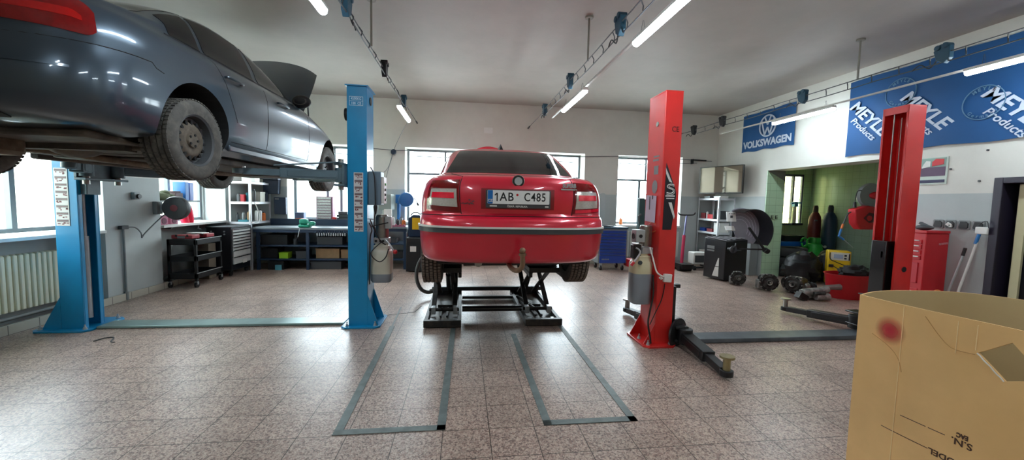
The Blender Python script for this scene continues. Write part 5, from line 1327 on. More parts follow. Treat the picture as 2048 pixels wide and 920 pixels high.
# wall pockets
wp = MB().prism([(-.16, 0), (.14, 0), (.155, .32), (.17, .38), (-.19, .38), (-.16, .3)], (-4.13, 9.06, 1.53), (1, 0, 0), (0, 0, 1), -.12)
t = Thing('wall_bin', 'large dark blue plastic bin hung on the back wall beside the rack', 'bin', (-4.13, 9.1, 1.53), world=True)
t.part('bin_body', wp, M['navy'], bevel=.01); t.part('bin_rim', MB().box(-4.34, -3.93, 8.93, 9.07, 1.84, 1.86), M['navy'])
t = Thing('wall_board', 'flat dark blue board hung below the wall bin', 'board', (-3.97, 9.15, 1.1), world=True)
t.part('board', MB().box(-4.10, -3.86, 9.12, 9.18, 1.09, 1.46), M['benchblue'], bevel=.006); t.part('board_tab', MB().box(-4.08, -4.0, 9.115, 9.12, 1.41, 1.44), M['grey'])
# ------------------------------------------------------------------ workbenches
def bench(name, label, x0, x1, y0, y1, h, legs, shelves, back=.14):
    t = Thing(name, label, 'workbench', ((x0+x1)/2, (y0+y1)/2, 0), world=True)
    t.part('worktop', MB().box(x0, x1, y0, y1, h-.04, h), mat('worktop_grey', (.5, .53, .55), .4, .2, .1, 9), bevel=.004)
    t.part('apron', MB().box(x0, x1, y0+.01, y0+.04, h-.1, h-.04), M['benchblue'])
    if back: t.part('splashback', MB().box(x0, x1, y1-.03, y1, h, h+back), M['benchblue'])
    for x in legs:
        for y in (y0+.02, y1-.07): t.part('leg', MB().box(x, x+.055, y, y+.05, 0, h-.1), M['benchblue'], bevel=.003)
    for z in shelves: t.part('shelf', MB().box(x0+.03, x1-.03, y0+.03, y1-.05, z-.03, z), M['benchblue'], bevel=.003)
    return t
bench('workbench', 'long dark blue workbench under the left back window', -4.15, -2.05, 8.32, 9.08, .86, (-4.1, -3.16, -2.15), (.50, .22))
bench('workbench', 'short dark blue workbench right of the blue post', -2.03, -1.17, 8.35, 9.05, .90, (-2.0, -1.24), (.55, .22), 0)
vs = Thing('bench_vise', 'vise wrapped in green film on the long workbench', 'vise', (-3.2, 8.36, .86), world=True)
v = MB().box(-3.30, -3.08, 8.3, 8.5, .86, .93).box(-3.27, -3.12, 8.28, 8.42, .93, 1.04).box(-3.1, -2.98, 8.3, 8.4, .9, .99)
vs.part('vise_body', v, M['cover'], bevel=.03); vs.part('vise_handle', MB().cyl((-3.24, 8.26, .86), (-3.27, 8.24, .68), .008, n=8), M['zinc'])
og = Thing('drawer_organiser', 'tall organiser of small clear drawers in the window', 'organiser', (-3.08, 9.32, .93), world=True)
og.part('organiser_body', MB().box(-3.27, -2.92, 9.24, 9.42, .93, 1.50), mat('organiser_mauve', (.6, .42, .5), .5), bevel=.004)
for k in range(9):
    d = og.part('drawer', MB().box(-3.25, -2.95, 9.22, 9.24, .945+k*.061, .995+k*.061), mat('clear_drawer', (.8, .79, .78), .2, .1, .3, 40), bevel=.003)
single('storage_stack', 'dark stack of flat tool trays beside the drawer organiser', 'trays', MB().box(-2.84, -2.56, 9.22, 9.4, .93, .97).box(-2.82, -2.58, 9.22, 9.4, .985, 1.03).box(-2.83, -2.57, 9.22, 9.4, 1.045, 1.10).box(-2.80, -2.6, 9.22, 9.4, 1.11, 1.17).box(-2.8, -2.6, 9.25, 9.38, .94, 1.16), M['dgrey'], (-2.7, 9.3, .93), world=True, bevel=.004)
bx(-3.63, 9.32, .93, .18, .15, .2, mat('slate_blue_box', (.36, .42, .55), .6), 'slate blue box at the left end of the window sill', 'parts_box')
bx(-3.62, 9.22, .93, .16, .04, .07, M['orange'], 'small orange packet in front of the slate blue box', 'packet', 'packet')
bx(-2.88, 9.24, .93, .08, .08, .11, M['redp'], 'small red box between organiser and dark trays', 'parts_box')
bx(-2.42, 9.27, .93, .2, .1, .05, M['orange'], 'orange packet on the sill behind the blue post', 'packet', 'packet')
single('tool_roll', 'row of steel spanners hanging under the bench top', 'spanners', (lambda m: [m.box(-2.95+k*.045, -2.93+k*.045, 8.33, 8.345, .70, .79) for k in range(13)] and m)(MB()), M['zinc'], (-2.7, 8.34, .7), world=True)
# under the bench
for (x, y, z, w, d, h, m, l, n, c) in (
    (-2.78, 8.6, .22, .46, .3, .2, M['card'], 'crumpled brown carton on the lower bench shelf', 'carton', 'carton'),
    (-2.42, 8.62, .22, .2, .3, .18, M['card'], 'second brown carton beside the crumpled one', 'carton', 'carton'),
    (-3.62, 8.5, .22, .17, .2, .12, mat('lime_box', (.62, .82, .15), .5), 'lime green box on the lower bench shelf', 'parts_box', 'box'),
    (-3.9, 8.6, .22, .3, .3, .2, M['black'], 'black case left of the lime green box', 'tool_case', 'case'),
    (-3.28, 8.55, .22, .2, .3, .15, M['dgrey'], 'dark grey flat cases right of the lime box', 'tool_case', 'case'),
    (-3.8, 8.6, .50, .5, .35, .2, M['black'], 'long black case on the upper bench shelf', 'tool_case', 'case'),
    (-2.75, 8.65, .50, .5, .3, .16, M['dgrey'], 'dark machine on the upper bench shelf right side', 'machine', 'machine'),
    (-3.75, 8.5, .0, .3, .3, .17, M['black'], 'black box on the floor under the bench', 'floor_box', 'box'),
    (-2.8, 8.55, .0, .6, .3, .16, M['dgrey'], 'wide dark box on the floor under the bench', 'floor_box', 'box'),
    (-1.42, 8.6, .22, .3, .3, .15, M['black'], 'black box on the low shelf of the short bench', 'floor_box', 'box'),
    (-1.6, 8.6, .55, .4, .3, .10, M['dgrey'], 'flat dark case on the shelf of the short bench', 'tool_case', 'case')):
    bx(x, y, z, w, d, h, m, l, n, c)
single('spray_nozzle', 'small sky blue packet on the floor under the bench', 'packet', MB().box(-3.74, -3.63, 8.30, 8.34, .0, .1), mat('sky_packet', (.35, .65, .72), .5), (-3.7, 8.32, 0), world=True)
single('floor_jack', 'small dark bottle jack on the upper bench shelf', 'jack', MB().cyl((-3.42, 8.5, .5), (-3.42, 8.5, .62), .04).cyl((-3.42, 8.5, .62), (-3.42, 8.5, .7), .018).tube([(-3.42, 8.48, .55), (-3.36, 8.45, .68)], .01), M['dgrey'], (-3.42, 8.5, .5), world=True)
# bench-side machine, reel, bottles right of the blue post
dm = Thing('bench_drill', 'grey-green bench drill behind the power unit of the blue lift', 'drill', (-1.68, 8.75, .90), world=True)
dm.part('drill_base', MB().box(-1.82, -1.5, 8.6, 8.95, .90, .94), M['dgrey'], bevel=.004)
dm.part('drill_column', MB().cyl((-1.66, 8.88, .94), (-1.66, 8.88, 1.55), .03, n=14), M['steel'])
dm.part('drill_head', MB().box(-1.78, -1.52, 8.55, 8.98, 1.24, 1.58), mat('pale_grey_green', (.55, .6, .57), .45), bevel=.02)
dm.part('switch_box', MB().box(-1.66, -1.50, 8.50, 8.55, 1.1, 1.26), M['white'], bevel=.006)
dm.part('spindle', MB().cyl((-1.68, 8.6, 1.05), (-1.68, 8.6, 1.24), .025, n=12), M['steel'])
cr = Thing('cable_reel', 'round bright blue cable reel on the back wall beside the drill', 'cable reel', (-1.3, 9.15, 1.4), world=True)
cr.part('reel_drum', MB().lathe([(.05, -.07), (.15, -.065), (.165, -.03), (.165, .03), (.15, .065), (.03, .075), (0, .075)], (-1.27, 8.98, 1.47), (.25, -1, 0), 30), M['tblue'])
cr.part('reel_bracket', MB().box(-1.52, -1.38, 9.08, 9.2, 1.38, 1.58).bar((-1.45, 9.1, 1.47), (-1.3, 9.0, 1.47), .06, .08).box(-1.48, -1.42, 9.05, 9.15, 1.0, 1.4), M['tblue'], bevel=.01)
cr.part('cable_end', MB().tube([(-1.11, 9.0, 1.50), (-1.06, 8.98, 1.47), (-1.02, 8.98, 1.38)], .01, 6).cyl((-1.03, 8.98, 1.4), (-1.0, 8.98, 1.34), .022), M['dgrey'])
for (x, y, r, h, m, l) in ((-1.56, 8.5, .035, .17, M['redp'], 'red can on the short bench, leftmost'), (-1.48, 8.55, .03, .22, M['white'], 'white spray can on the short bench'), (-1.38, 8.5, .035, .16, M['dgrey'], 'dark jar on the short bench'), (-1.32, 8.6, .035, .2, M['grey'], 'grey can on the short bench'), (-1.25, 8.5, .04, .15, M['orange'], 'orange can at the right end of the short bench')):
    can(x, y, .90, r, h, m, l, g='cans on the short bench')
single('parts_heap', 'low tray of small parts at the front edge of the short bench', 'tray', MB().box(-1.47, -1.2, 8.38, 8.45, .90, .93).sphere((-1.4, 8.42, .935), .022).sphere((-1.31, 8.42, .935), .025).sphere((-1.24, 8.41, .935), .02), M['mauve'], (-1.35, 8.42, .9), world=True)
cm = Thing('floor_cabinet', 'black cabinet with a white label beside the red car', 'cabinet', (-.95, 8.3, 0), world=True)
cm.part('cabinet_body', MB().box(-1.14, -.76, 8.05, 8.55, .02, .70), M['black'], bevel=.008); cm.part('label', MB().box(-1.06, -.94, 8.045, 8.05, .42, .53), M['paper'])
jc = Thing('coolant_bag', 'yellow and blue jug standing on the black cabinet', 'jug', (-.98, 8.3, .70), world=True)
jc.part('jug_body', MB().prism([(-.14, 0), (.14, 0), (.15, .35), (.08, .46), (-.05, .46), (-.15, .38)], (-.98, 8.38, .70), (1, 0, 0), (0, 0, 1), .16), M['benchblue'], bevel=.02)
jc.part('jug_panel', MB().box(-1.04, -.88, 8.21, 8.22, .86, 1.10), M['yellow'])
jc.part('jug_handle', MB().tube([(-1.08, 8.3, 1.14), (-1.03, 8.3, 1.2), (-.93, 8.3, 1.2), (-.88, 8.3, 1.16)], .012, 7, sm=4), M['black'])

# ------------------------------------------------------------------ behind the red car
tt = Thing('tool_trolley', 'blue tool trolley with many drawers between red car and red post', 'trolley', (3.3, 8.45, 0), world=True)
x0, x1, y0, y1 = 2.96, 3.62, 8.25, 8.7
tt.part('trolley_body', MB().box(x0, x1, y0+.015, y1, .16, .93), M['grey'], bevel=.006)
tt.part('trolley_top', MB().box(x0-.01, x1+.01, y0-.01, y1+.01, .93, .965), M['teal2'], bevel=.006)
z = .90
for h in [.055]*8+[.17]:
    z -= h+.014
    d = tt.part('drawer', MB().box(x0+.03, x1-.03, y0-.004, y0+.015, z, z+h), M['toolblue'], bevel=.003)
    tt.part('drawer_handle', MB().box(x0+.05, x1-.05, y0-.014, y0-.004, z+h-.012, z+h), M['toolblue'], d)
lt = MB()
for k in range(5): lt.box(x0+.08+k*.035, x0+.105+k*.035, y0-.008, y0-.004, z+.07, z+.10)
tt.part('maker_strip', lt, M['grey'])
for (x, y) in ((x0+.08, y0+.06), (x1-.08, y0+.06), (x0+.08, y1-.06), (x1-.08, y1-.06)):
    c = tt.part('caster', MB().cyl((x-.018, y, .055), (x+.018, y, .055), .055, n=18), M['black']); tt.part('caster_fork', MB().box(x-.028, x+.028, y-.02, y+.02, .06, .16), M['zinc'], c)
single('trolley_items', 'dark rag lying on top of the blue tool trolley', 'rag', MB().sphere((3.15, 8.4, .98), 1, (.12, .08, .02)).sphere((3.28, 8.42, .975), 1, (.08, .05, .015)), M['dgrey'], (3.2, 8.4, .965), world=True)
can(3.93, 9.42, .93, .04, .2, M['orange'], 'orange bottle on the sill of the right window', 'bottle', M['redp'], 'bottle')
single('radiator', 'pale ribbed radiator below the window behind the red post', 'radiator', radiator(MB(), 3.75, 5.3, 9.12, .2, .82, 'X', 22), mat('white_radiator', (.8, .81, .78), .45), (4.5, 9.12, .15), world=True)
pm = Thing('press_machine', 'dark green upright machine left of the red post', 'machine', (4.2, 8.6, 0), world=True)
pm.part('machine_frame', MB().box(3.98, 4.10, 8.5, 8.62, .0, 1.62).box(4.0, 4.5, 8.45, 8.7, .0, .12).box(4.06, 4.24, 8.52, 8.66, .95, 1.60).box(4.26, 4.5, 8.5, 8.66, 1.56, 1.68), mat('machine_green', (.16, .27, .27), .45, 0, .1, 9), bevel=.01)
pm.part('machine_arm', MB().cyl((4.3, 8.55, 1.62), (4.3, 8.55, .95), .03).box(4.3, 4.52, 8.5, 8.6, 1.42, 1.48), M['dgrey'])
pm.part('machine_hose', MB().tube([(4.02, 8.48, 1.25), (3.95, 8.46, 1.2), (3.96, 8.45, 1.08)], .03, 8), M['dgrey'])
single('crate', 'low red jack frame on the floor behind the oil tank', 'jack', MB().box(3.62, 4.0, 8.05, 8.40, .10, .26).box(3.64, 3.96, 8.0, 8.05, .34, .38).cyl((3.66, 8.05, .06), (3.70, 8.05, .06), .06, n=14).cyl((3.92, 8.05, .06), (3.96, 8.05, .06), .06, n=14).box(3.64, 3.68, 8.03, 8.07, .1, .36), M['redp'], (3.8, 8.2, 0), world=True)
tj = Thing('trolley_jack', 'trolley jack with a tall magenta handle and T-grip', 'jack', (5.2, 8.5, 0), world=True)
tj.part('jack_body', MB().box(4.85, 5.1, 8.1, 8.7, .05, .16).cyl((4.82, 8.2, .06), (5.12, 8.2, .06), .06, n=14).cyl((4.82, 8.6, .05), (5.12, 8.6, .05), .05, n=14), M['black'])
tj.part('jack_handle', MB().cyl((4.98, 8.35, .1), (5.10, 8.5, .78), .035, n=14), mat('magenta_red', (.75, .1, .3), .4))
tj.part('handle_tube', MB().cyl((5.10, 8.5, .78), (5.17, 8.55, 1.24), .018, n=12), mat('lilac_steel', (.5, .5, .66), .4, .4))
tj.part('t_grip', MB().tube([(4.95, 8.53, 1.31), (5.0, 8.54, 1.26), (5.17, 8.55, 1.25), (5.34, 8.56, 1.26), (5.39, 8.57, 1.31)], .016, 8, sm=4), M['black'])
vc = Thing('battery_charger', 'white and black wheeled unit on the floor before the rack', 'charger', (5.45, 8.5, 0), world=True)
vc.part('unit_body', MB().box(5.28, 5.62, 8.35, 8.6, .12, .40), M['white'], bevel=.02); vc.part('unit_panel', MB().box(5.31, 5.56, 8.34, 8.35, .17, .33), M['dgrey'])
vc.part('unit_frame', MB().tube([(5.25, 8.3, .06), (5.65, 8.3, .06), (5.65, 8.65, .06)], .018, 8).cyl((5.25, 8.3, .05), (5.29, 8.3, .05), .05).cyl((5.62, 8.3, .05), (5.66, 8.3, .05), .05).tube([(5.28, 8.36, .12), (5.28, 8.36, .06)], .015), M['black'])
single('wall_hatch', 'tall pale oblong cover on the wall between the windows', 'wall cover', MB().prism(rrect(.14, .62, .05), (3.35, 9.2, 1.42), (1, 0, 0), (0, 0, 1), .03), mat('pale_cover', (.7, .74, .74), .5), (3.35, 9.19, 1.1), world=True)
# on the right rack
for (x, y, z, w, d, h, m, l, n, c) in (
    (6.02, 8.5, 1.17, .22, .2, .19, M['dgrey'], 'dark grey box on the second shelf of the rack under the television', 'parts_box', 'box'),
    (5.94, 8.72, 1.17, .14, .2, .10, M['redp'], 'red tool box on the second shelf under the television', 'tool_case', 'tool box'),
    (5.93, 9.0, 1.17, .12, .16, .13, mat('dull_red2', (.5, .15, .18), .5), 'dull red case at the far end of the second rack shelf', 'tool_case', 'tool box'),
    (6.02, 8.5, .86, .24, .2, .22, M['white'], 'white slanted box on the third shelf of the rack', 'parts_box', 'box'),
    (5.95, 8.72, .86, .16, .2, .07, mat('dull_red2', (.5, .15, .18), .5), 'red flat box on the third shelf of the rack', 'tool_case', 'tool box'),
    (5.95, 9.0, .86, .16, .2, .08, M['toolblue'], 'blue tray at the far end of the third rack shelf', 'tray', 'tray'),
    (5.95, 8.6, .20, .2, .24, .28, M['dgrey'], 'dark case on the bottom shelf of the rack', 'tool_case', 'tool box'),
    (5.95, 8.92, .20, .2, .24, .2, M['white'], 'white carton on the bottom shelf of the rack', 'carton', 'carton'),
    (6.0, 8.5, .29+.19, .2, .2, .06, M['redp'], 'thin red case lying on the dark case in the rack', 'tool_case', 'tool box')):
    bx(x, y, z, w, d, h, m, l, n, c, 0)
can(5.9, 8.86, 1.17, .03, .18, M['white'], 'white can between the red cases on the rack', g='bottles on the right rack')
can(5.9, 8.6, 1.17, .035, .22, M['dgrey'], 'dark bottle beside the red tool box on the rack', g='bottles on the right rack')
bx(5.95, 8.85, 1.66, .2, .22, .05, M['grey'], 'flat grey media box on top of the rack', 'media_box', 'device')
bx(5.97, 8.5, 1.66, .2, .24, .045, M['white'], 'flat white router on top of the rack', 'router', 'device')
# television
tv = Thing('television', 'large wall television mirroring the gates above the rack', 'television', (6.05, 8.6, 1.78), world=True)
a, b = V((5.70, 8.97, 1.765)), V((6.07, 7.94, 1.765))
U = (b-a).normalized(); W_ = V((0, 0, 1)); N_ = U.cross(W_)
if N_.x > 0: N_ = -N_
L_ = (b-a).length
tv.part('television_case', MB().prism([(0, 0), (L_, 0), (L_, .635), (0, .635)], a-N_*.05, U, W_, .05 if U.cross(W_).dot(N_) > 0 else -.05), M['blacks'], bevel=.006)
scr = MB(); o = a+N_*.002
scr.add([o+U*.02+W_*.03, o+U*(L_-.02)+W_*.03, o+U*(L_-.02)+W_*.615, o+U*.02+W_*.615, o+N_*.003+U*.02+W_*.03, o+N_*.003+U*(L_-.02)+W_*.03, o+N_*.003+U*(L_-.02)+W_*.615, o+N_*.003+U*.02+W_*.615], [(3, 2, 1, 0), (4, 5, 6, 7), (0, 1, 5, 4), (1, 2, 6, 5), (2, 3, 7, 6), (3, 0, 4, 7)])
tv.part('screen', scr, mat('dark_mirror_screen', (.5, .46, .40), .04, .8, .02, 3, coat=1.))
tv.part('wall_arm', MB().bar((a+b)/2+W_*.3-N_*.04, V((6.3, 8.85, 2.06)), .06, .12), M['black'])

# ------------------------------------------------------------------ wheel balancer
wb_ = Thing('wheel_balancer', 'black wheel balancer with raised round hood beside the rack', 'balancer', (5.3, 7.15, 0), rz=math.radians(0), world=True)
P = [(4.93, 7.45), (5.06, 6.98), (5.62, 7.10), (5.5, 7.56)]
body = MB(); top = [(.82, 0), (.80, 0), (.86, 0), (.88, 0)]
vs = [V((x, y, .03)) for x, y in P] + [V((x, y, z)) for (x, y), z in zip(P, (.84, .79, .82, .88))]
body.add(vs, [(3, 2, 1, 0), (4, 5, 6, 7), (0, 1, 5, 4), (1, 2, 6, 5), (2, 3, 7, 6), (3, 0, 4, 7)])
wb_.part('balancer_body', body, mat('balancer_black', (.09, .09, .105), .35, 0, .1, 9, coat=.2), bevel=.012)
# white figure on the left face
p0, p1 = V((4.93, 7.45, 0)), V((5.06, 6.98, 0)); U2 = (p1-p0).normalized(); N2 = V((-abs(U2.y), -abs(U2.x), 0)) if True else None
N2 = V((U2.y, -U2.x, 0)); N2 = N2 if N2.x < 0 else -N2
def face(poly, dz=0): return MB().prism(poly, p0+N2*.004, U2, (0, 0, 1), -.004 if U2.cross(V((0, 0, 1))).dot(N2) > 0 else .004)
wb_.part('white_figure', face([(.22, .08), (.36, .08), (.36, .27), (.28, .27)]), M['white'])
wb_.part('white_figure', face([(.285, .285), (.36, .285), (.36, .45), (.34, .45)]), M['white'])
lg = face([(.07, .62), (.24, .62), (.24, .68), (.07, .68)]); l2 = face([(.07, .57), (.24, .57), (.24, .60), (.07, .60)])
lg.add(l2.v, l2.f); wb_.part('maker_plate', lg, M['grey'])
tr = MB()
for k in range(5):
    c0 = V((4.97+k*.12, 7.40-.0*k, .845+.006*k)); c1 = V((5.08+k*.12, 7.02+.02*k, .812+.01*k)); tr.bar(c0, c1, .035, .012)
tr.bar((4.95, 7.42, .86), (5.08, 6.99, .81), .012, .014)
wb_.part('weight_tray', tr, mat('tray_light', (.6, .6, .62), .4))
pil = wb_.part('display_column', MB().box(5.42, 5.50, 7.3, 7.38, .85, 1.36), M['black'], bevel=.006)
sh_ = MB().obox((5.30, 7.20, 1.27), (.18, .015, .20), Matrix.Rotation(math.radians(-12), 3, 'X') @ Matrix.Rotation(math.radians(-8), 3, 'Z'))
wb_.part('display_sheet', sh_, M['white'])
kp = MB()
for k in range(3): kp.obox((5.25+k*.05, 7.187, 1.33), (.03, .008, .014))
kp.obox((5.30, 7.188, 1.27), (.05, .008, .05))
wb_.part('display_print', kp, M['dgrey'])
wb_.part('keypad', MB().obox((5.25, 7.15, 1.04), (.19, .02, .10), Matrix.Rotation(math.radians(-35), 3, 'X')), M['white'])
# hood: curved shell of a wheel guard seen from its side
hd = MB(); hc = V((5.53, 7.02, 1.02)); R0 = .43
def hoodf(u, v):
    t = lerp(math.radians(118), math.radians(-42), u); r_ = R0*(1-.06*(1-u)); x = hc.x+r_*math.cos(t); z = hc.z+r_*math.sin(t)
    return V((x, hc.y+lerp(-.16, .22, v), z))
patch(hoodf, 30, 4, .004, .012, 0, hd)
wb_.part('wheel_guard', hd, mat('guard_black', (.1, .1, .12), .3, 0, .05, 5, coat=.4))
sd = MB(); pts = [(R0*math.cos(math.radians(118-8*k)), R0*math.sin(math.radians(118-8*k))) for k in range(21)]
sd.prism(pts + [(-.02, -.28), (-.2, .1)], (hc.x, hc.y+.22, hc.z), (1, 0, 0), (0, 0, 1), .01)
wb_.part('guard_side', sd, mat('guard_grey', (.62, .62, .66), .4, 0, .1, 5))
sp_ = MB()
for k in range(4):
    r_ = .2+.06*k; sp_.tube([(hc.x+r_*math.cos(t)-.03, hc.y+.205, hc.z+r_*math.sin(t)) for t in [math.radians(110-20*j) for j in range(8)]], .004, 5)
wb_.part('guard_rib', sp_, mat('pale_rib', (.85, .85, .9), .4))
wb_.part('guard_arm', MB().bar((5.40, 6.82, 1.08), (5.74, 6.80, .66), .05, .03).cyl((5.74, 6.80, .66), (5.82, 6.80, .62), .05, n=12).bar((5.3, 6.92, .66), (5.76, 6.82, .66), .03, .03), M['black'], bevel=.004)
wb_.part('spindle', MB().cyl((5.10, 6.95, .66), (5.10, 6.80, .66), .03, n=14).cyl((5.10, 6.82, .66), (5.10, 6.80, .66), .07, n=18).bar((5.10, 6.80, .60), (5.14, 6.80, .78), .02, .02).bar((5.02, 6.80, .66), (5.25, 6.80, .64), .02, .02), M['dgrey'])
single('water_heater', 'grey steel post behind the wheel balancer', 'post', MB().box(6.1, 6.28, 7.62, 7.78, 0, .72), M['grey'], (6.2, 7.7, 0), world=True, bevel=.01)

def lumpy(c, sc, seed, n=26, amp=.16):
    """a slumped, folded heap"""
    rnd = random.Random(seed); k = [(rnd.uniform(2, 6), rnd.uniform(2, 6), rnd.uniform(2, 7), rnd.uniform(0, 6)) for _ in range(5)]
    mb = MB(); vs = []; m = n//2
    for i in range(m+1):
        ph = PI*i/m
        for j in range(n):
            t = 2*PI*j/n; d = V((math.sin(ph)*math.cos(t), math.sin(ph)*math.sin(t), -math.cos(ph)))
            r = 1+amp*sum(math.sin(a*d.x*2+b*d.y*2+g*d.z*2+o_) for a, b, g, o_ in k)/2.2
            z = d.z*r; z = z if z > -.8 else -.8
            vs.append(V((c[0]+d.x*r*sc[0], c[1]+d.y*r*sc[1], c[2]+z*sc[2])))
    fs = [(i*n+j, i*n+(j+1) % n, (i+1)*n+(j+1) % n, (i+1)*n+j) for i in range(m) for j in range(n)]
    return mb.add(vs, fs)
# ------------------------------------------------------------------ gearboxes on the floor
GB = mat('oily_cast_black', (.13, .125, .12), .35, .4, .3, 20, dirt=((.5, .5, .48), .35)); ALU = mat('cast_aluminium', (.62, .61, .59), .4, .5, .35, 22, dirt=((.15, .14, .13), .75))
def gearbox(x, y, rz, r, L, label, tail=True):
    t = Thing('gearbox', label, 'gearbox', (x, y, 0), rz, 'gearboxes on the floor')
    z = r+.02
    t.part('bell_housing', MB().lathe([(r*.93, 0), (r, .01), (r*.98, .05), (r*.8, L*.35), (r*.62, L*.5), (r*.58, L*.95), (r*.3, L), (0, L)], (0, 0, z), (0, 1, 0), 28), GB)
    fl = MB()
    for k in range(10):
        a_ = 2*PI*k/10; fl.cyl((r*.95*math.cos(a_), -.012, z+r*.95*math.sin(a_)), (r*.95*math.cos(a_), .03, z+r*.95*math.sin(a_)), r*.075, n=10)
    each_part(t, 'flange_lug', fl, ALU)
    t.part('clutch_disc', MB().lathe([(r*.8, -.002), (r*.75, -.015), (r*.5, -.01), (r*.3, -.03), (r*.12, -.03), (r*.1, -.07), (0, -.07)], (0, 0, z), (0, 1, 0), 24), GB)
    t.part('input_ring', MB().lathe([(r*.30, -.028), (r*.3, -.036), (r*.22, -.03)], (0, 0, z), (0, 1, 0), 20).lathe([(r*.1, -.07), (r*.08, -.09), (0, -.09)], (0, 0, z), (0, 1, 0), 14), M['steel'])
    if tail: t.part('casting_rib', MB().box(-r*.5, r*.4, L*.4, L*.6, z+r*.4, z+r*.75).box(-r*.9, -r*.3, L*.3, L*.8, .02, z).cyl((r*.4, L*.6, .1), (r*.4, L*.95, .1), .07, n=12), ALU, bevel=.01)
    return t
gearbox(5.08, 6.60, math.radians(-28), .13, .33, 'black round gearbox standing at the foot of the wheel balancer')
gearbox(5.30, 6.12, math.radians(-25), .15, .38, 'second round gearbox, right of the one by the balancer')
gearbox(5.62, 5.98, math.radians(-62), .145, .46, 'black barrel-shaped gearbox, third from the balancer')
t = Thing('gearbox_casting', 'bright aluminium castings on the floor before the red tub', 'gearbox', (5.64, 5.60, 0))
t.part('casting', MB().cyl((-.2, .0, .1), (.22, -.05, .17), .07, .05, 14).cyl((-.05, -.1, .07), (.15, -.14, .07), .06, n=14).obox((.0, .05, .09), (.34, .16, .12), Matrix.Rotation(.3, 3, 'Z')), ALU, bevel=.01)
t.part('shaft', MB().cyl((.18, -.02, .2), (.42, -.06, .21), .035, .05, 12), M['steel'])
t.part('bracket', MB().obox((-.25, -.05, .06), (.16, .1, .1), Matrix.Rotation(.5, 3, 'Y')).cyl((-.1, -.12, .12), (.05, -.16, .14), .03), GB)
t = Thing('drive_shaft', 'dark oily drive parts between the gearboxes and the red tub', 'gearbox', (5.75, 6.25, 0))
t.part('shaft_body', MB().cyl((0, 0, .12), (.35, -.1, .1), .06, .08, 14).cyl((.1, .15, .1), (.5, .1, .12), .1, .06, 14), GB)
t.part('shaft_boot', MB().lathe([(.07, 0), (.05, .03), (.07, .05), (.05, .08), (.06, .1)], (.35, -.1, .1), (1, -.2, 0), 16), M['rubber'])

# ------------------------------------------------------------------ inside the green alcove
ab = Thing('alcove_bench', 'blue topped work table under the small alcove window', 'table', (7.5, 8.3, 0), world=True)
ab.part('table_top', MB().box(7.15, 8.05, 8.0, 8.55, .60, .70), mat('strong_blue', (.03, .3, .58), .45, 0, .05, 7), bevel=.006)
for (x, y) in ((7.18, 8.03), (7.98, 8.03), (7.18, 8.48), (7.98, 8.48)): ab.part('leg', MB().box(x, x+.05, y, y+.05, 0, .6), M['grey'])
ab.part('side_panel', MB().box(7.15, 7.17, 8.0, 8.5, .05, .6), M['toolblue'])
bx(7.6, 8.28, .70, .5, .3, .13, M['black'], 'black case lying on the blue alcove table', 'tool_case', 'tool box')
vi = Thing('suction_lifter', 'blue and white hand pump standing at the alcove window', 'pump', (7.95, 8.56, 1.1), world=True)
vi.part('pump_body', MB().cyl((7.95, 8.57, 1.1), (7.95, 8.57, 1.5), .055, .04, 14), M['white'])
vi.part('pump_head', MB().box(7.91, 8.0, 8.52, 8.6, 1.5, 1.62).bar((7.84, 8.55, 1.58), (8.1, 8.55, 1.6), .03, .03), M['tblue'])
single('window_tray', 'dark violet tray on the sill of the alcove window', 'tray', MB().box(7.86, 8.15, 8.50, 8.60, 1.06, 1.11), M['navy'], (8.0, 8.55, 1.06), world=True, bevel=.01)
def bottle(x, y, r, h, m, cap, label, name='gas_cylinder'):
    t = Thing(name, label, 'gas cylinder', (x, y, 0))
    t.part('cylinder_body', MB().lathe([(r*.9, 0), (r, .03), (r, h*.78), (r*.9, h*.83), (r*.6, h*.88), (r*.4, h*.9)], (0, 0, 0), (0, 0, 1), 28), m)
    t.part('valve_cap', MB().lathe([(r*.42, h*.87), (r*.42, h*.97), (r*.3, h), (0, h)], (0, 0, 0), (0, 0, 1), 18), cap); return t
g1 = bottle(8.18, 8.22, .125, 1.54, mat('maroon_paint', (.42, .16, .16), .45, 0, .1, 8), mat('dark_maroon_cap', (.22, .14, .15), .5), 'maroon gas cylinder against the alcove wall')
g1.part('cylinder_label', MB().box(-.12, -.05, -.125, -.118, 1.18, 1.21), M['grey'])
g2 = bottle(8.2, 7.86, .135, 1.55, mat('petrol_paint', (.12, .22, .3), .45, 0, .1, 8), mat('dark_petrol_cap', (.13, .17, .17), .5), 'dark petrol blue gas cylinder right of the maroon one')
gg = MB()
for dy in (.0, .09): gg.lathe([(.03, 0), (.03, .02), (0, .02)], (-.16, -.05-dy+.05, .62), (-1, -.4, 0), 14)
g2.part('gauge', gg, M['white'])
gc = Thing('gas_bottle', 'bright green squat gas bottle in front of the tall cylinders', 'gas cylinder', (7.79, 7.79, .30), world=True)
gc.part('bottle_body', MB().lathe([(.1, 0), (.155, .05), (.16, .12), (.16, .28), (.13, .38), (.06, .42), (.04, .44)], (7.79, 7.79, .30), (0, 0, 1), 26), M['green'])
gc.part('bottle_collar', MB().lathe([(.10, .36), (.11, .40), (.11, .50), (.10, .52)], (7.79, 7.79, .30), (0, 0, 1), 22), M['green'])
single('wooden_crate', 'dark crate carrying the green gas bottle', 'crate', MB().box(7.6, 7.98, 7.60, 7.97, 0, .30), M['black'], (7.8, 7.8, 0), world=True, bevel=.01)
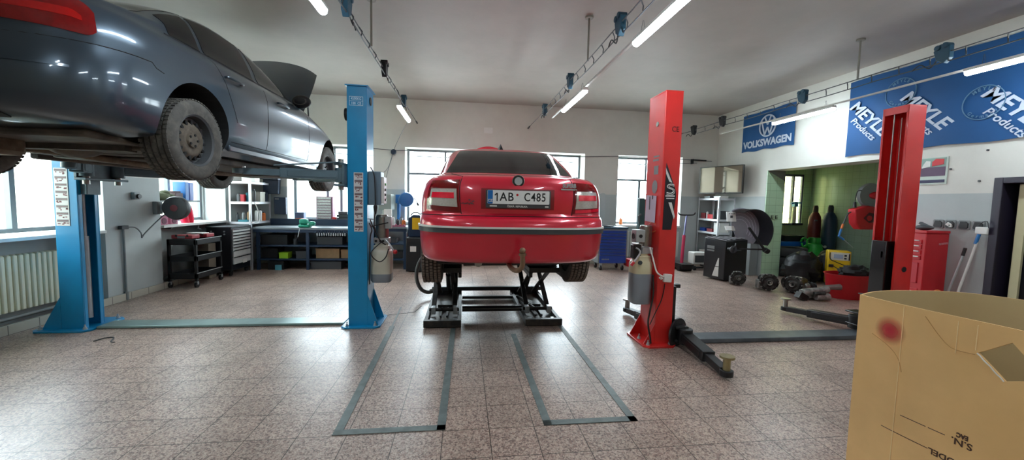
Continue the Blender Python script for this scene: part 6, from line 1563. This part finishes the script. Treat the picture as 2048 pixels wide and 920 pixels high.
hz = MB().tube([(7.5, 7.85, .72), (7.52, 7.82, .80), (7.6, 7.8, .78), (7.58, 7.78, .66), (7.5, 7.78, .62), (7.48, 7.8, .7)], .02, 8, sm=5).tube([(7.62, 7.76, .82), (7.54, 7.74, .72), (7.62, 7.74, .6)], .015, 7, sm=5)
single('gas_hose', 'green gas hose coiled beside the green bottle', 'hose', hz, M['green'], (7.5, 8.05, .6), world=True)
# dark machine pile in the alcove mouth
dk = Thing('tyre_stack', 'pile of three dark tyres lying flat in the alcove mouth', 'tyres', (7.35, 7.5, 0), world=True)
for k, (x, y, z, tilt) in enumerate(((7.04, 7.62, .105, 0), (7.05, 7.6, .315, 0), (7.04, 7.61, .525, 0))):
    m = tyre_mb(.31, .2, 1, False, 36).tr(Matrix.Translation((x, y, z)) @ Matrix.Rotation(tilt, 4, 'Y') @ Matrix.Rotation(PI/2, 4, 'Y'))
    dk.part('tyre', m, M['rubber'])
bag = Thing('rubble_bag', 'heap of black bags slumped between the gas bottle and the yellow charger', 'bag', (7.1, 6.9, 0), world=True)
BAGM = mat('black_bag', (.075, .075, .08), .5, 0, .2, 12, bump=.6)
bag.part('bag_body', lumpy((6.74, 6.98, .28), (.30, .32, .33), 4), BAGM)
bag.part('bag_fold', lumpy((7.36, 7.0, .26), (.28, .26, .34), 9), BAGM)
bag.part('bag_fold', lumpy((7.56, 7.2, .28), (.2, .2, .32), 14), BAGM)
yc = Thing('battery_charger', 'yellow battery charger with a white panel and black leads', 'charger', (6.66, 6.2, 0), world=True)
yc.part('charger_body', MB().box(6.42, 6.82, 6.12, 6.45, .05, .80), M['yellow'], bevel=.02)
yc.part('charger_panel', MB().box(6.47, 6.80, 6.112, 6.122, .60, .77), mat('panel_white', (.85, .84, .78), .4))
yc.part('panel_display', MB().box(6.52, 6.68, 6.105, 6.113, .64, .73), mat('display_blue', (.6, .66, .74), .4))
yc.part('panel_switch', MB().box(6.70, 6.74, 6.10, 6.113, .69, .73).box(6.70, 6.74, 6.10, 6.113, .63, .66).box(6.775, 6.795, 6.10, 6.113, .61, .75), M['black'])
yc.part('charging_lead', MB().tube([(6.45, 6.10, .76), (6.46, 6.08, .62), (6.56, 6.08, .56), (6.72, 6.08, .49), (6.78, 6.09, .42)], .009, 6, sm=6).tube([(6.5, 6.08, .48), (6.6, 6.07, .42), (6.7, 6.08, .44)], .008, 6, sm=5).box(6.44, 6.52, 6.07, 6.11, .44, .50), M['black'])
yc.e.scale = (.85, .85, .85); yc.e.location = (7.08, 6.5, 0); yc.e.rotation_euler.z = math.radians(-38)
tub = Thing('parts_tub', 'red plastic tub standing on the floor right of the gearboxes', 'tub', (6.42, 5.72, 0), world=True)
def oval(r, z, n=28): return [V((6.42+r*.92*math.cos(2*PI*i/n), 5.72+r*.62*math.sin(2*PI*i/n), z)) for i in range(n)]
n = 28; r_ = [oval(.36, .0), oval(.43, .38), oval(.45, .40), oval(.42, .40), oval(.34, .03)]; vs = [p for q in r_ for p in q]
fs = [(k*n+i, k*n+(i+1) % n, (k+1)*n+(i+1) % n, (k+1)*n+i) for k in range(4) for i in range(n)] + [tuple(range(n-1, -1, -1)), tuple(4*n+i for i in range(n))]
tub.part('tub_wall', MB().add(vs, fs), M['redp'])
tub.part('oil_sheen', MB().cyl((6.42, 5.72, .25), (6.42, 5.72, .26), .22, n=24), M['black'])
single('drip_cover', 'black cover heaped in the red tub', 'cover', lumpy((6.55, 5.76, .40), (.24, .15, .13), 3), M['rubber'], (6.52, 5.78, .4), world=True)
# reels on the alcove wall
rr_ = Thing('air_hose_reel', 'red flat hose reel with a blue air gun, in the alcove beside the red post', 'hose reel', (6.9, 6.1, 1.3), world=True)
o = V((6.76, 6.02, 1.30)); U = V((1, 0, 0)); W_ = V((0, 0, 1))
# sits on a stand-off bracket from the alcove wall
def q(px, pz): return (px, pz)
rr_.part('reel_case', MB().prism([(0, .17), (.07, .19), (.26, .24), (.40, .22), (.50, .10), (.50, -.12), (.40, -.18), (.14, -.18), (.04, -.08)], o, U, W_, -.14), M['redp'], bevel=.015)
rr_.part('reel_emblem', MB().prism([(.17, .02), (.27, .12), (.38, .10), (.40, -.05), (.28, -.06)], o-V((0, .003, 0)), U, W_, .006), mat('dark_red_panel', (.35, .14, .16), .5))
rr_.part('reel_button', MB().prism(ellipse(.05, .045), o+V((.28, -.01, .02)), U, W_, .006), M['redp'])
rr_.part('hose', MB().tube([o+V((-.02, .06, .12)), o+V((-.10, .04, .08)), o+V((-.18, .02, -.06)), o+V((-.22, .02, -.18))], .012, 8, sm=5), M['dgrey'])
rr_.part('air_gun', MB().tube([o+V((-.22, .02, -.18)), o+V((-.26, .02, -.30)), o+V((-.18, .0, -.36))], .018, 8), M['tblue'])
rr_.part('gun_nozzle', MB().cyl(o+V((-.18, .0, -.36)), o+V((.02, 0, -.50)), .005, n=8), M['zinc'])
rr_.part('hose_fitting', MB().cyl(o+V((-.195, .02, -.09)), o+V((-.22, .02, -.17)), .018, n=10), M['orange'])
rr_.part('stand_off', MB().bar(o+V((.35, .07, 0)), V((8.4, 6.9, 1.3)), .06, .06), M['dgrey'])
rg = Thing('cable_reel', 'grey and red cable reel above the red hose reel', 'cable reel', (7.1, 6.2, 1.7), world=True)
rg.part('reel_drum', MB().lathe([(.05, -.05), (.20, -.045), (.22, 0), (.20, .045), (.05, .05), (0, .05)], (7.14, 6.12, 1.72), (-.2, -1, 0), 30), M['grey'])
rg.part('reel_cover', MB().sphere((7.22, 6.06, 1.72), 1, (.16, .05, .07), 18), M['redp'])
rg.part('plug', MB().tube([(6.94, 6.1, 1.80), (6.86, 6.1, 1.78), (6.83, 6.1, 1.6)], .007, 6, sm=4).cyl((6.83, 6.1, 1.6), (6.83, 6.1, 1.5), .018, .028, 10), M['black'])
rg.part('stand_off', MB().bar((7.1, 6.15, 1.74), (8.4, 6.9, 1.74), .05, .05), M['dgrey'])
ee = Thing('double_socket', 'two small black square sockets on the green tiled reveal', 'socket', (6.52, 7.51, 1.27), world=True)
for x in (6.455, 6.555):
    e = MB()
    for (x0, x1, z0, z1) in ((x-.03, x-.018, 1.235, 1.305), (x-.03, x+.025, 1.295, 1.305), (x-.03, x+.025, 1.235, 1.245), (x-.03, x+.025, 1.265, 1.275)): e.box(x0, x1, 7.494, 7.5, z0, z1)
    ee.part('socket_frame', e, M['black'])
ee.part('socket_plate', MB().box(6.40, 6.59, 7.5, 7.506, 1.22, 1.32), mat('pale_green_plate', (.68, .78, .64), .3))

# ------------------------------------------------------------------ right wall
BLU = mat('banner_blue', (.03, .29, .50), .7, 0, .06, 2); BW_ = mat('banner_white', (.74, .78, .84), .7, 0, .04, 4); BW2 = mat('banner_faint', (.35, .5, .62), .7, 0, .04, 4)
xb = 6.285
def banner_mesh(y0, y1, z0, z1, amp=.006, n=60):
    mb = MB(); patch(lambda u, v: V((xb-.012+amp*math.sin(u*23)+amp*.6*math.sin(u*9+v*3), lerp(y0, y1, u), lerp(z0, z1, v)+.012*math.sin(u*17)*(1 if v < .5 else .5))), n, 10, .002, .002, 0, mb); return mb
vb = Thing('banner', 'small blue banner with a white ring emblem over one line of white capitals', 'banner', (6.28, 7.6, 2.68), world=True)
vb.part('banner_cloth', banner_mesh(8.30, 6.88, 2.69, 3.50, .003), BLU)
t_ = MB(); xx = xb-.026
cy_, cz_ = 7.56, 3.17
t_.tube([(xx, cy_+.215*math.cos(2*PI*k/40), cz_+.215*math.sin(2*PI*k/40)) for k in range(40)], .016, 6, closed=True)
def seg(p, q): t_.bar((xx, cy_-p[0], cz_+p[1]), (xx, cy_-q[0], cz_+q[1]), .01, .032, up=(0, 0, 1)) if abs(p[0]-q[0]) > abs(p[1]-q[1]) else t_.bar((xx, cy_-p[0], cz_+p[1]), (xx, cy_-q[0], cz_+q[1]), .01, .032, up=(0, 1, 0))
for p, q in (((-.085, .19), (0, .02)), ((.085, .19), (0, .02)), ((-.17, .12), (-.07, -.18)), ((-.07, -.18), (0, -.03)), ((0, -.03), (.07, -.18)), ((.07, -.18), (.17, .12))): seg(p, q)
vb.part('banner_emblem', t_, BW_); t_ = MB()
put_text(t_, 'VOLKSWAGEN', .20, (xx+.002, 7.585, 2.83), (0, -1, 0), (0, 0, 1), bold=.008, sx=.98, spacing=.98)
vb.part('banner_print', t_, BW_)
mbn = Thing('banner', 'large blue banner with slanted white lettering across the right wall', 'banner', (6.28, 4.4, 2.3), world=True)
mbn.part('banner_cloth', banner_mesh(5.83, 3.0, 2.33, 3.53, .006, 90), BLU)
t_ = MB(); r2_ = MB()
for (cy, cz) in ((5.50, 2.90), (4.75, 2.86), (3.84, 2.68)):
    an_ = math.radians(-45); Ud = V((0, -math.cos(an_), math.sin(an_))); Wd = (V((0, 0, 1))-Ud*Ud.z).normalized()
    a1_, a2_ = MB(), MB()
    put_text(a1_, 'MEYLE', .235, V((xb-.026, cy, cz)), Ud, Wd, bold=.006, shear=.25, sx=1.12)
    put_text(a2_, 'Products', .13, V((xb-.026, cy, cz))+Ud*.06-Wd*.16, Ud, Wd, bold=.002, shear=.25, sx=1.1)
    mbn.part('banner_print', a1_, BW_); mbn.part('banner_print', a2_, BW_)
for (cy, cz) in ((5.06, 3.17), (4.12, 2.80), (3.35, 3.12)):
    r2_ = MB().tube([(xb-.026, cy+.20*math.cos(2*PI*k/48), cz+.20*math.sin(2*PI*k/48)) for k in range(48)], .006, 5, closed=True)
    mbn.part('banner_seal', r2_, BW2)
    r2_ = MB(); r3_ = MB()
    for k, ch in enumerate('Germany'):
        a_ = math.radians(222+k*16); p = V((xb-.026, cy-.165*math.cos(a_), cz+.165*math.sin(a_))); tang = V((0, math.sin(a_), math.cos(a_))); wd_ = V((0, math.cos(a_), -math.sin(a_)))
        put_text(r2_, ch, .055, p, tang, wd_, bold=.001)
    for k, ch in enumerate('MEYLE'):
        a_ = math.radians(124-k*17); p = V((xb-.026, cy-.165*math.cos(a_), cz+.165*math.sin(a_))); tang = V((0, -math.sin(a_), -math.cos(a_))); wd_ = V((0, -math.cos(a_), math.sin(a_)))
        put_text(r3_, ch, .055, p, tang, wd_, bold=.002)
    mbn.part('seal_lettering', r2_, BW2); mbn.part('seal_lettering', r3_, BW2)
ps = Thing('poster', 'colour poster of lorries beside the right red post', 'poster', (6.28, 4.6, 1.82), world=True)
ps.part('poster_sheet', MB().box(6.288, 6.296, 4.43, 4.84, 1.83, 2.19), mat('poster_white', (.75, .8, .76), .5))
ps.part('poster_field', MB().box(6.284, 6.288, 4.45, 4.84, 1.94, 2.06), mat('poster_plum', (.36, .26, .36), .5))
ps.part('poster_field', MB().box(6.284, 6.288, 4.45, 4.84, 1.85, 1.89), mat('poster_navy', (.16, .16, .3), .5))
ps.part('poster_field', MB().box(6.284, 6.288, 4.45, 4.84, 2.06, 2.18), mat('poster_sky', (.55, .66, .62), .5))
ps.part('lorry_picture', MB().prism([(0, 0), (.13, .02), (.13, .09), (.04, .1), (0, .06)], (6.282, 4.6, 2.07), (0, -1, 0), (0, 0, 1), .003), M['redp'])
ps.part('lorry_picture', MB().prism([(0, 0), (.1, .02), (.1, .09), (.05, .1), (.02, .05)], (6.282, 4.72, 2.05), (0, -1, 0), (0, 0, 1), .003), M['white'])
ps.part('lorry_picture', MB().prism([(0, 0), (.05, .01), (.05, .06), (0, .06)], (6.282, 4.78, 2.02), (0, -1, 0), (0, 0, 1), .003), M['yellow'])
# red roller cabinet
rcab = Thing('tool_chest', 'tall red tool chest with white drawer handles behind the right red post', 'tool chest', (6.1, 4.6, 0), world=True)
x0, x1, y0, y1 = 5.93, 6.28, 4.33, 4.86
rcab.part('chest_body', MB().box(x0, x1, y0, y1, .08, 1.18), M['redp'], bevel=.008)
rcab.part('chest_lid', MB().box(x0-.01, x1, y0-.01, y1, 1.18, 1.215), M['redp'], bevel=.006)
for k, z in enumerate((1.06, .99, .92, .85)):
    d = rcab.part('drawer', MB().box(x0-.012, x0, y0+.04, y1-.03, z-.02, z+.035), M['redp'], bevel=.003)
    rcab.part('drawer_handle', MB().box(x0-.026, x0-.012, y0+.06, y1-.06, z+.015, z+.028), M['white'], d)
rcab.part('chest_door', MB().box(x0-.012, x0, y0+.06, y1-.03, .52, .79), mat('pinkish_red', (.76, .2, .24), .4), bevel=.004)
for z in (.40, .25):
    d = rcab.part('drawer', MB().box(x0-.012, x0, y0+.04, y1-.03, z-.07, z+.05), M['redp'], bevel=.003)
    rcab.part('drawer_handle', MB().box(x0-.026, x0-.012, y0+.1, y1-.2, z+.0, z+.014), M['white'], d)
lg = MB()
for k in range(4): lg.box(x0+.2+k*.035, x0+.23+k*.035, y0-.004, y0, 1.03+.004*k, 1.055+.004*k)
rcab.part('maker_badge', lg, mat('badge_rose', (.8, .5, .52), .5))
for (x, y) in ((x0+.06, y0+.06), (x1-.06, y0+.06), (x0+.06, y1-.06), (x1-.06, y1-.06)): rcab.part('caster', MB().cyl((x-.015, y, .045), (x+.015, y, .045), .045, n=14).box(x-.02, x+.02, y-.02, y+.02, .05, .09), M['black'])
single('work_lamp', 'grey and black hand tool lying on the red tool chest', 'hand tool', MB().sphere((6.05, 4.45, 1.25), 1, (.07, .10, .035)).bar((6.05, 4.38, 1.25), (6.05, 4.5, 1.31), .04, .03).cyl((6.02, 4.55, 1.245), (6.02, 4.62, 1.245), .03), M['dgrey'], (6.05, 4.45, 1.215), world=True)
single('orange_hose', 'loop of orange air hose on the floor beside the red tool chest', 'hose', MB().tube([(5.98, 4.28, .05), (5.98, 4.27, .3), (6.03, 4.25, .42), (6.1, 4.22, .38), (6.13, 4.22, .05)], .012, 8, sm=6).tube([(5.95, 4.26, .04), (5.94, 4.24, .34), (6.03, 4.22, .46), (6.14, 4.2, .3), (6.18, 4.2, .04)], .012, 8, sm=6), M['orange'], (6.05, 4.23, 0), world=True)
# row of sockets
for k, (y, l) in enumerate(((4.47, 'black and white wall socket, leftmost of the four over the red chest'), (4.34, 'second wall socket of the row, with pale centre'), (4.2, 'third wall socket of the row'), (4.06, 'fourth wall socket, behind the head of the squeegee'))):
    t = Thing('wall_socket', l, 'socket', (6.3, y, 1.3), world=True, group='row of wall sockets')
    t.part('socket_plate', MB().prism(rrect(.115, .12, .02), (6.3, y, 1.30), (0, -1, 0), (0, 0, 1), .015), M['grey'])
    s_ = MB().prism([(-.045, -.03), (-.03, -.045), (.03, -.045), (.045, -.03), (.045, .02), (.02, .045), (-.03, .045)], (6.284, y, 1.30), (0, -1, 0), (0, 0, 1), .012)
    t.part('socket_face', s_, M['black'])
    if k == 1: t.part('plug', MB().obox((6.265, y, 1.30), (.02, .05, .04), Matrix.Rotation(.6, 3, 'X')).obox((6.265, y-.02, 1.28), (.02, .03, .03)), M['white'])
sq = Thing('floor_squeegee', 'squeegee with white pole and blue collar leaning on the right wall', 'squeegee', (6.2, 4.15, 0), world=True)
sq.part('pole', MB().cyl((6.12, 4.17, .02), (6.23, 4.02, 1.10), .014, n=10), M['white'])
sq.part('collar', MB().cyl((6.225, 4.03, 1.08), (6.235, 4.01, 1.20), .018, n=10), M['tblue'])
sq.part('head', MB().box(6.225, 6.25, 3.93, 4.05, 1.2, 1.29), M['white'], bevel=.01)
sq.part('wire_frame', MB().tube([(6.235, 4.04, 1.28), (6.235, 4.0, 1.34), (6.235, 3.95, 1.36), (6.235, 3.93, 1.28)], .005, 6, sm=3), M['dgrey'])
ml = Thing('mop_handle', 'grey mop handle with black tip leaning left of the squeegee', 'mop', (6.15, 4.25, 0), world=True)
ml.part('pole', MB().cyl((6.08, 4.25, .02), (6.2, 4.12, .93), .013, n=10), M['zinc']); ml.part('tip', MB().cyl((6.198, 4.122, .92), (6.21, 4.11, 1.02), .017, n=10), M['black'])
single('wall_hook', 'small grey hook plate beside the squeegee head', 'hook', MB().box(6.28, 6.3, 3.90, 3.94, 1.2, 1.31), M['grey'], (6.3, 3.92, 1.25), world=True)
nl = MB()
for (y, z) in ((4.4, 2.02), (4.05, 2.22), (4.1, 1.85)): nl.cyl((6.3, y, z), (6.285, y, z), .012, n=8)
single('wall_plug', 'dark screw holes in the white part of the right wall', 'screws', nl, M['dgrey'], (6.3, 4.1, 2.0), world=True)
# ------------------------------------------------------------------ cardboard box in the foreground
CARD = mat('cardboard_tan', (.95, .77, .53), .85, 0, .10, 3.2, bump=.1, dirt=((.88, .70, .44), .6)); CARDI = mat('cardboard_inside', (.80, .70, .52), .9, 0, .08, 3)
bxT = Thing('cardboard_box', 'tall tan cardboard box with a diamond cut-out and printed underside-up lettering', 'box', (2.3, 1.1, 0), world=True)
ZT = 1.085
outl = smooth_path([(1.84, .45, 0), (1.83, .80, 0), (1.822, 1.05, 0), (1.80, 1.22, 0), (1.785, 1.38, 0), (1.79, 1.54, 0)], 8)
far = smooth_path([(1.79, 1.54, 0), (1.93, 1.60, 0), (2.09, 1.62, 0), (2.33, 1.59, 0), (2.46, 1.47, 0), (2.52, 1.2, 0), (2.55, .8, 0), (2.5, .42, 0), (2.1, .40, 0), (1.84, .45, 0)], 6)
loop = outl[:-1]+far[:-1]; nL = len(loop)
cen = V((2.15, 1.0, 0))
def wall_pts(z, inset):
    out = []
    for i, p in enumerate(loop):
        t = (loop[(i+1) % nL]-loop[i-1]).normalized(); n = V((-t.y, t.x, 0))
        if n.dot(cen-p) < 0: n = -n
        out.append(p+n*inset+V((0, 0, z)))
    return out
# the near face carries a real hole: cells of the wall grid are built face by face
zs = [ZT*k/24 for k in range(25)]
nearN = len(outl)-1
vs = []; fs = []; fi = []
for inset in (0, .007):
    for z in zs: vs += wall_pts(z+(.006*math.sin(z*3) if z == ZT else 0), inset)
K = len(zs)
hy, hz_ = 1.075, .90      # centre of the diamond
for i in range(nL):
    j = (i+1) % nL
    if i < nearN: continue
    for k in range(K-1):
        fs.append((k*nL+i, k*nL+j, (k+1)*nL+j, (k+1)*nL+i)); fi.append(0)
        o_ = K*nL; fs.append((o_+k*nL+j, o_+k*nL+i, o_+(k+1)*nL+i, o_+(k+1)*nL+j)); fi.append(1)
    o_ = K*nL; k = K-1; fs.append((k*nL+i, k*nL+j, o_+k*nL+j, o_+k*nL+i)); fi.append(0)
mb = MB(); mb.v = vs; mb.f = fs; mb.m = fi
# near panel with the diamond hole: two parametric sheets with a polar grid round the hole
ys = [p.y for p in outl]; 
def nearp(y, z, inset):
    for a_, b_ in zip(outl[:-1], outl[1:]):
        if a_.y <= y <= b_.y+1e-6:
            t = (y-a_.y)/(b_.y-a_.y); return V((a_.x+(b_.x-a_.x)*t+inset, y, z))
    return V((outl[0].x+inset, y, z)) if y < ys[0] else V((outl[-1].x+inset, y, z))
Y0, Y1 = ys[0], ys[-1]
dia = [(1.178, .925), (1.075, .982), (1.0, .915), (1.085, .848)]
def border(t):   # t 0..4 round the rectangle
    c = [(Y1, 1), (Y1, 0), (Y0, 0), (Y0, 1)]
cornersR = [(Y1, ZT), (Y0, ZT), (Y0, 0), (Y1, 0)]
D4 = [(1.135, .968), (.985, .968)]
inner = []; outer = []
seq_in = [(1.134, .974), (1.057, 1.038), (.975, .945), (1.064, .902)]
seq_out = [(Y1, ZT*.5), (Y1, ZT), ((Y0+Y1)/2, ZT), (Y0, ZT), (Y0, ZT*.5), (Y0, 0), ((Y0+Y1)/2, 0), (Y1, 0)]
ni = 16
for e in range(4):
    a_, b_ = seq_in[e], seq_in[(e+1) % 4]
    for k in range(ni): inner.append((lerp(a_[0], b_[0], k/ni), lerp(a_[1], b_[1], k/ni)))
for e in range(8):
    a_, b_ = seq_out[e], seq_out[(e+1) % 8]
    for k in range(ni//2): outer.append((lerp(a_[0], b_[0], k/(ni/2)), lerp(a_[1], b_[1], k/(ni/2))))
NR = len(inner); RG = 14
for inset, m_ in ((0, 0), (.007, 1)):
    o_ = len(mb.v)
    for r in range(RG+1):
        for q_ in range(NR):
            y = lerp(inner[q_][0], outer[q_][0], r/RG); z = lerp(inner[q_][1], outer[q_][1], r/RG); mb.v.append(nearp(y, z, inset))
    for r in range(RG):
        for q_ in range(NR):
            s_ = (q_+1) % NR; f = (o_+r*NR+q_, o_+(r+1)*NR+q_, o_+(r+1)*NR+s_, o_+r*NR+s_)
            mb.f.append(f if m_ else f[::-1]); mb.m.append(m_)
    if inset: 
        oa = o_-(RG+1)*NR
        for q_ in range(NR):
            s_ = (q_+1) % NR; mb.f.append((oa+q_, oa+s_, o_+s_, o_+q_)); mb.m.append(0)
            a1_, b1_ = oa+RG*NR+q_, oa+RG*NR+s_; a2_, b2_ = o_+RG*NR+q_, o_+RG*NR+s_
            mb.f.append((a1_, a2_, b2_, b1_)); mb.m.append(0)
sh = bxT.part('box_wall', mb, [CARD, CARDI], angle=60)
bt = MB().prism([(p.x*.985+.03, p.y*.985+.015) for p in loop[::-1]], (0, 0, .0), (1, 0, 0), (0, 1, 0), .008)
bxT.part('box_bottom', bt, CARDI)
pr_ = MB()
INK = mat('brown_ink', (.33, .22, .17), .8)
UU, WW = V((-.01, 1, 0)).normalized(), V((0, 0, -1))   # printed upside down
def onbox(y, z): return nearp(y, z, -.0015)
def on_wall(mb): mb.v = [nearp(p.y, p.z, -.0014+(p.x-1.8)) for p in mb.v]; return mb
for txt, sz, y_, z_, bo, sx_ in (('S.N.', .034, 1.150, .629, .0006, 1), ('EAC', .023, 1.150, .655, .0012, .72), ('MODEL', .031, 1.186, .549, .0006, 1)):
    pr_ = MB(); put_text(pr_, txt, sz, V((1.8, y_, z_)), V((0, 1, 0)), V((0, 0, -1)), bold=bo, depth=.0006, sx=sx_)
    bxT.part('printed_lettering', on_wall(pr_), INK)
for (ya, yb_, z_) in ((1.195, 1.245, .632), (1.252, 1.335, .632), (1.24, 1.40, .551)):
    pr_ = MB().grid(lambda u, v: V((1.8, lerp(ya, yb_, u), z_+.0028*v)), 12, 1)
    bxT.part('printed_line', on_wall(pr_), INK)
sn = MB()
rs = MB().lathe([(1, 0), (.0, .0004)], (0, 0, 0), (-1, 0, 0), 24).tr(Matrix.Translation(onbox(1.40, .965)) @ Matrix.Diagonal((1, .033, .033, 1)))
# soft red spray mark: its own procedural falloff on a small decal
sm = bpy.data.materials.new('red_spray'); sm.use_nodes = True; nt = sm.node_tree; b_ = nt.nodes['Principled BSDF']; b_.inputs['Base Color'].default_value = lin((.8, .2, .25))+(1,); b_.inputs['Roughness'].default_value = .8
tcn = nt.nodes.new('ShaderNodeTexCoord'); vm = nt.nodes.new('ShaderNodeVectorMath'); vm.operation = 'DISTANCE'; nt.links.new(tcn.outputs['Object'], vm.inputs[0]); cc = onbox(1.40, .965)-V((2.3, 1.1, 0)); vm.inputs[1].default_value = tuple(cc)
mr = nt.nodes.new('ShaderNodeMapRange'); mr.inputs['From Min'].default_value = .012; mr.inputs['From Max'].default_value = .062; mr.inputs['To Min'].default_value = .9; mr.inputs['To Max'].default_value = 0
nt.links.new(vm.outputs['Value'], mr.inputs['Value']); nt.links.new(mr.outputs['Result'], b_.inputs['Alpha'])
dc = MB(); dc.grid(lambda u, v: nearp(lerp(1.32, 1.48, u), lerp(.885, 1.045, v), -.0012), 8, 8)
bxT.part('red_spray_mark', dc, sm)
cr_ = MB()
for pts in ([(1.285, 1.06), (1.24, 1.0), (1.20, .965), (1.14, .965)], [(1.47, .93), (1.40, .90), (1.36, .86), (1.345, .81)]):
    q_ = MB().tube([onbox(y, z) for y, z in pts], .0011, 5, sm=5); bxT.part('crease_line', q_, mat('crease_brown', (.78, .58, .36), .85))
for y, z0_, z1_ in ((1.355, .2, 1.08), (1.14, .98, 1.07), (1.19, .95, 1.07)):
    q_ = MB().tube([onbox(y, lerp(z0_, z1_, k/6)) for k in range(7)], .0013, 5); bxT.part('crease_line', q_, mat('crease_light', (.98, .86, .64), .85))
q_ = MB().tube([onbox(lerp(1.136, 1.066, k/8), lerp(.972, .900, k/8)+.0015*math.sin(k*2.)) for k in range(9)], .0022, 6); bxT.part('torn_edge', q_, mat('torn_paper', (.93, .9, .86), .9))

# floor bits
single('bent_wire', 'bent piece of dark wire on the floor before the left blue post', 'wire', MB().tube([(-3.62, 4.26, .004), (-3.58, 4.33, .01), (-3.52, 4.36, .006), (-3.45, 4.24, .004), (-3.40, 4.22, .004)], .006, 6, sm=4), M['dgrey'], (-3.5, 4.3, 0), world=True)

# ------------------------------------------------------------------ light
sc = bpy.context.scene
wd = bpy.data.worlds.new('sky'); sc.world = wd; wd.use_nodes = True
bg = wd.node_tree.nodes['Background']; bg.inputs['Color'].default_value = (.87, .93, 1, 1); bg.inputs['Strength'].default_value = SKY
for i, (a_, b_) in enumerate(BW+[(7.66, 8.2)]):
    L = bpy.data.lights.new('window_portal', 'AREA'); L.shape = 'RECTANGLE'; L.size = b_-a_; L.size_y = 1.68
    L.cycles.is_portal = True
    o = bpy.data.objects.new('window_portal', L); C.objects.link(o); o.location = ((a_+b_)/2, YW+.08 if i < 4 else AY1+.2, 1.8); o.rotation_euler = (-PI/2, 0, 0)
for a_, b_ in LWW:
    L = bpy.data.lights.new('window_portal', 'AREA'); L.shape = 'RECTANGLE'; L.size = 1.57; L.size_y = b_-a_
    L.cycles.is_portal = True
    o = bpy.data.objects.new('window_portal', L); C.objects.link(o); o.location = (XW-.28, (a_+b_)/2, 1.76); o.rotation_euler = (0, -PI/2, 0)
sc.view_settings.view_transform = 'Standard'; sc.view_settings.look = 'None'; sc.view_settings.gamma = 1; sc.view_settings.use_curve_mapping = False
sc.view_settings.exposure = EXPO
sc.cycles.use_denoising = True
sc.cycles.max_bounces = 8; sc.cycles.diffuse_bounces = 5; sc.cycles.glossy_bounces = 4; sc.cycles.transparent_max_bounces = 12
sc.cycles.sample_clamp_indirect = 6
sc.cycles.caustics_reflective = False; sc.cycles.caustics_refractive = False
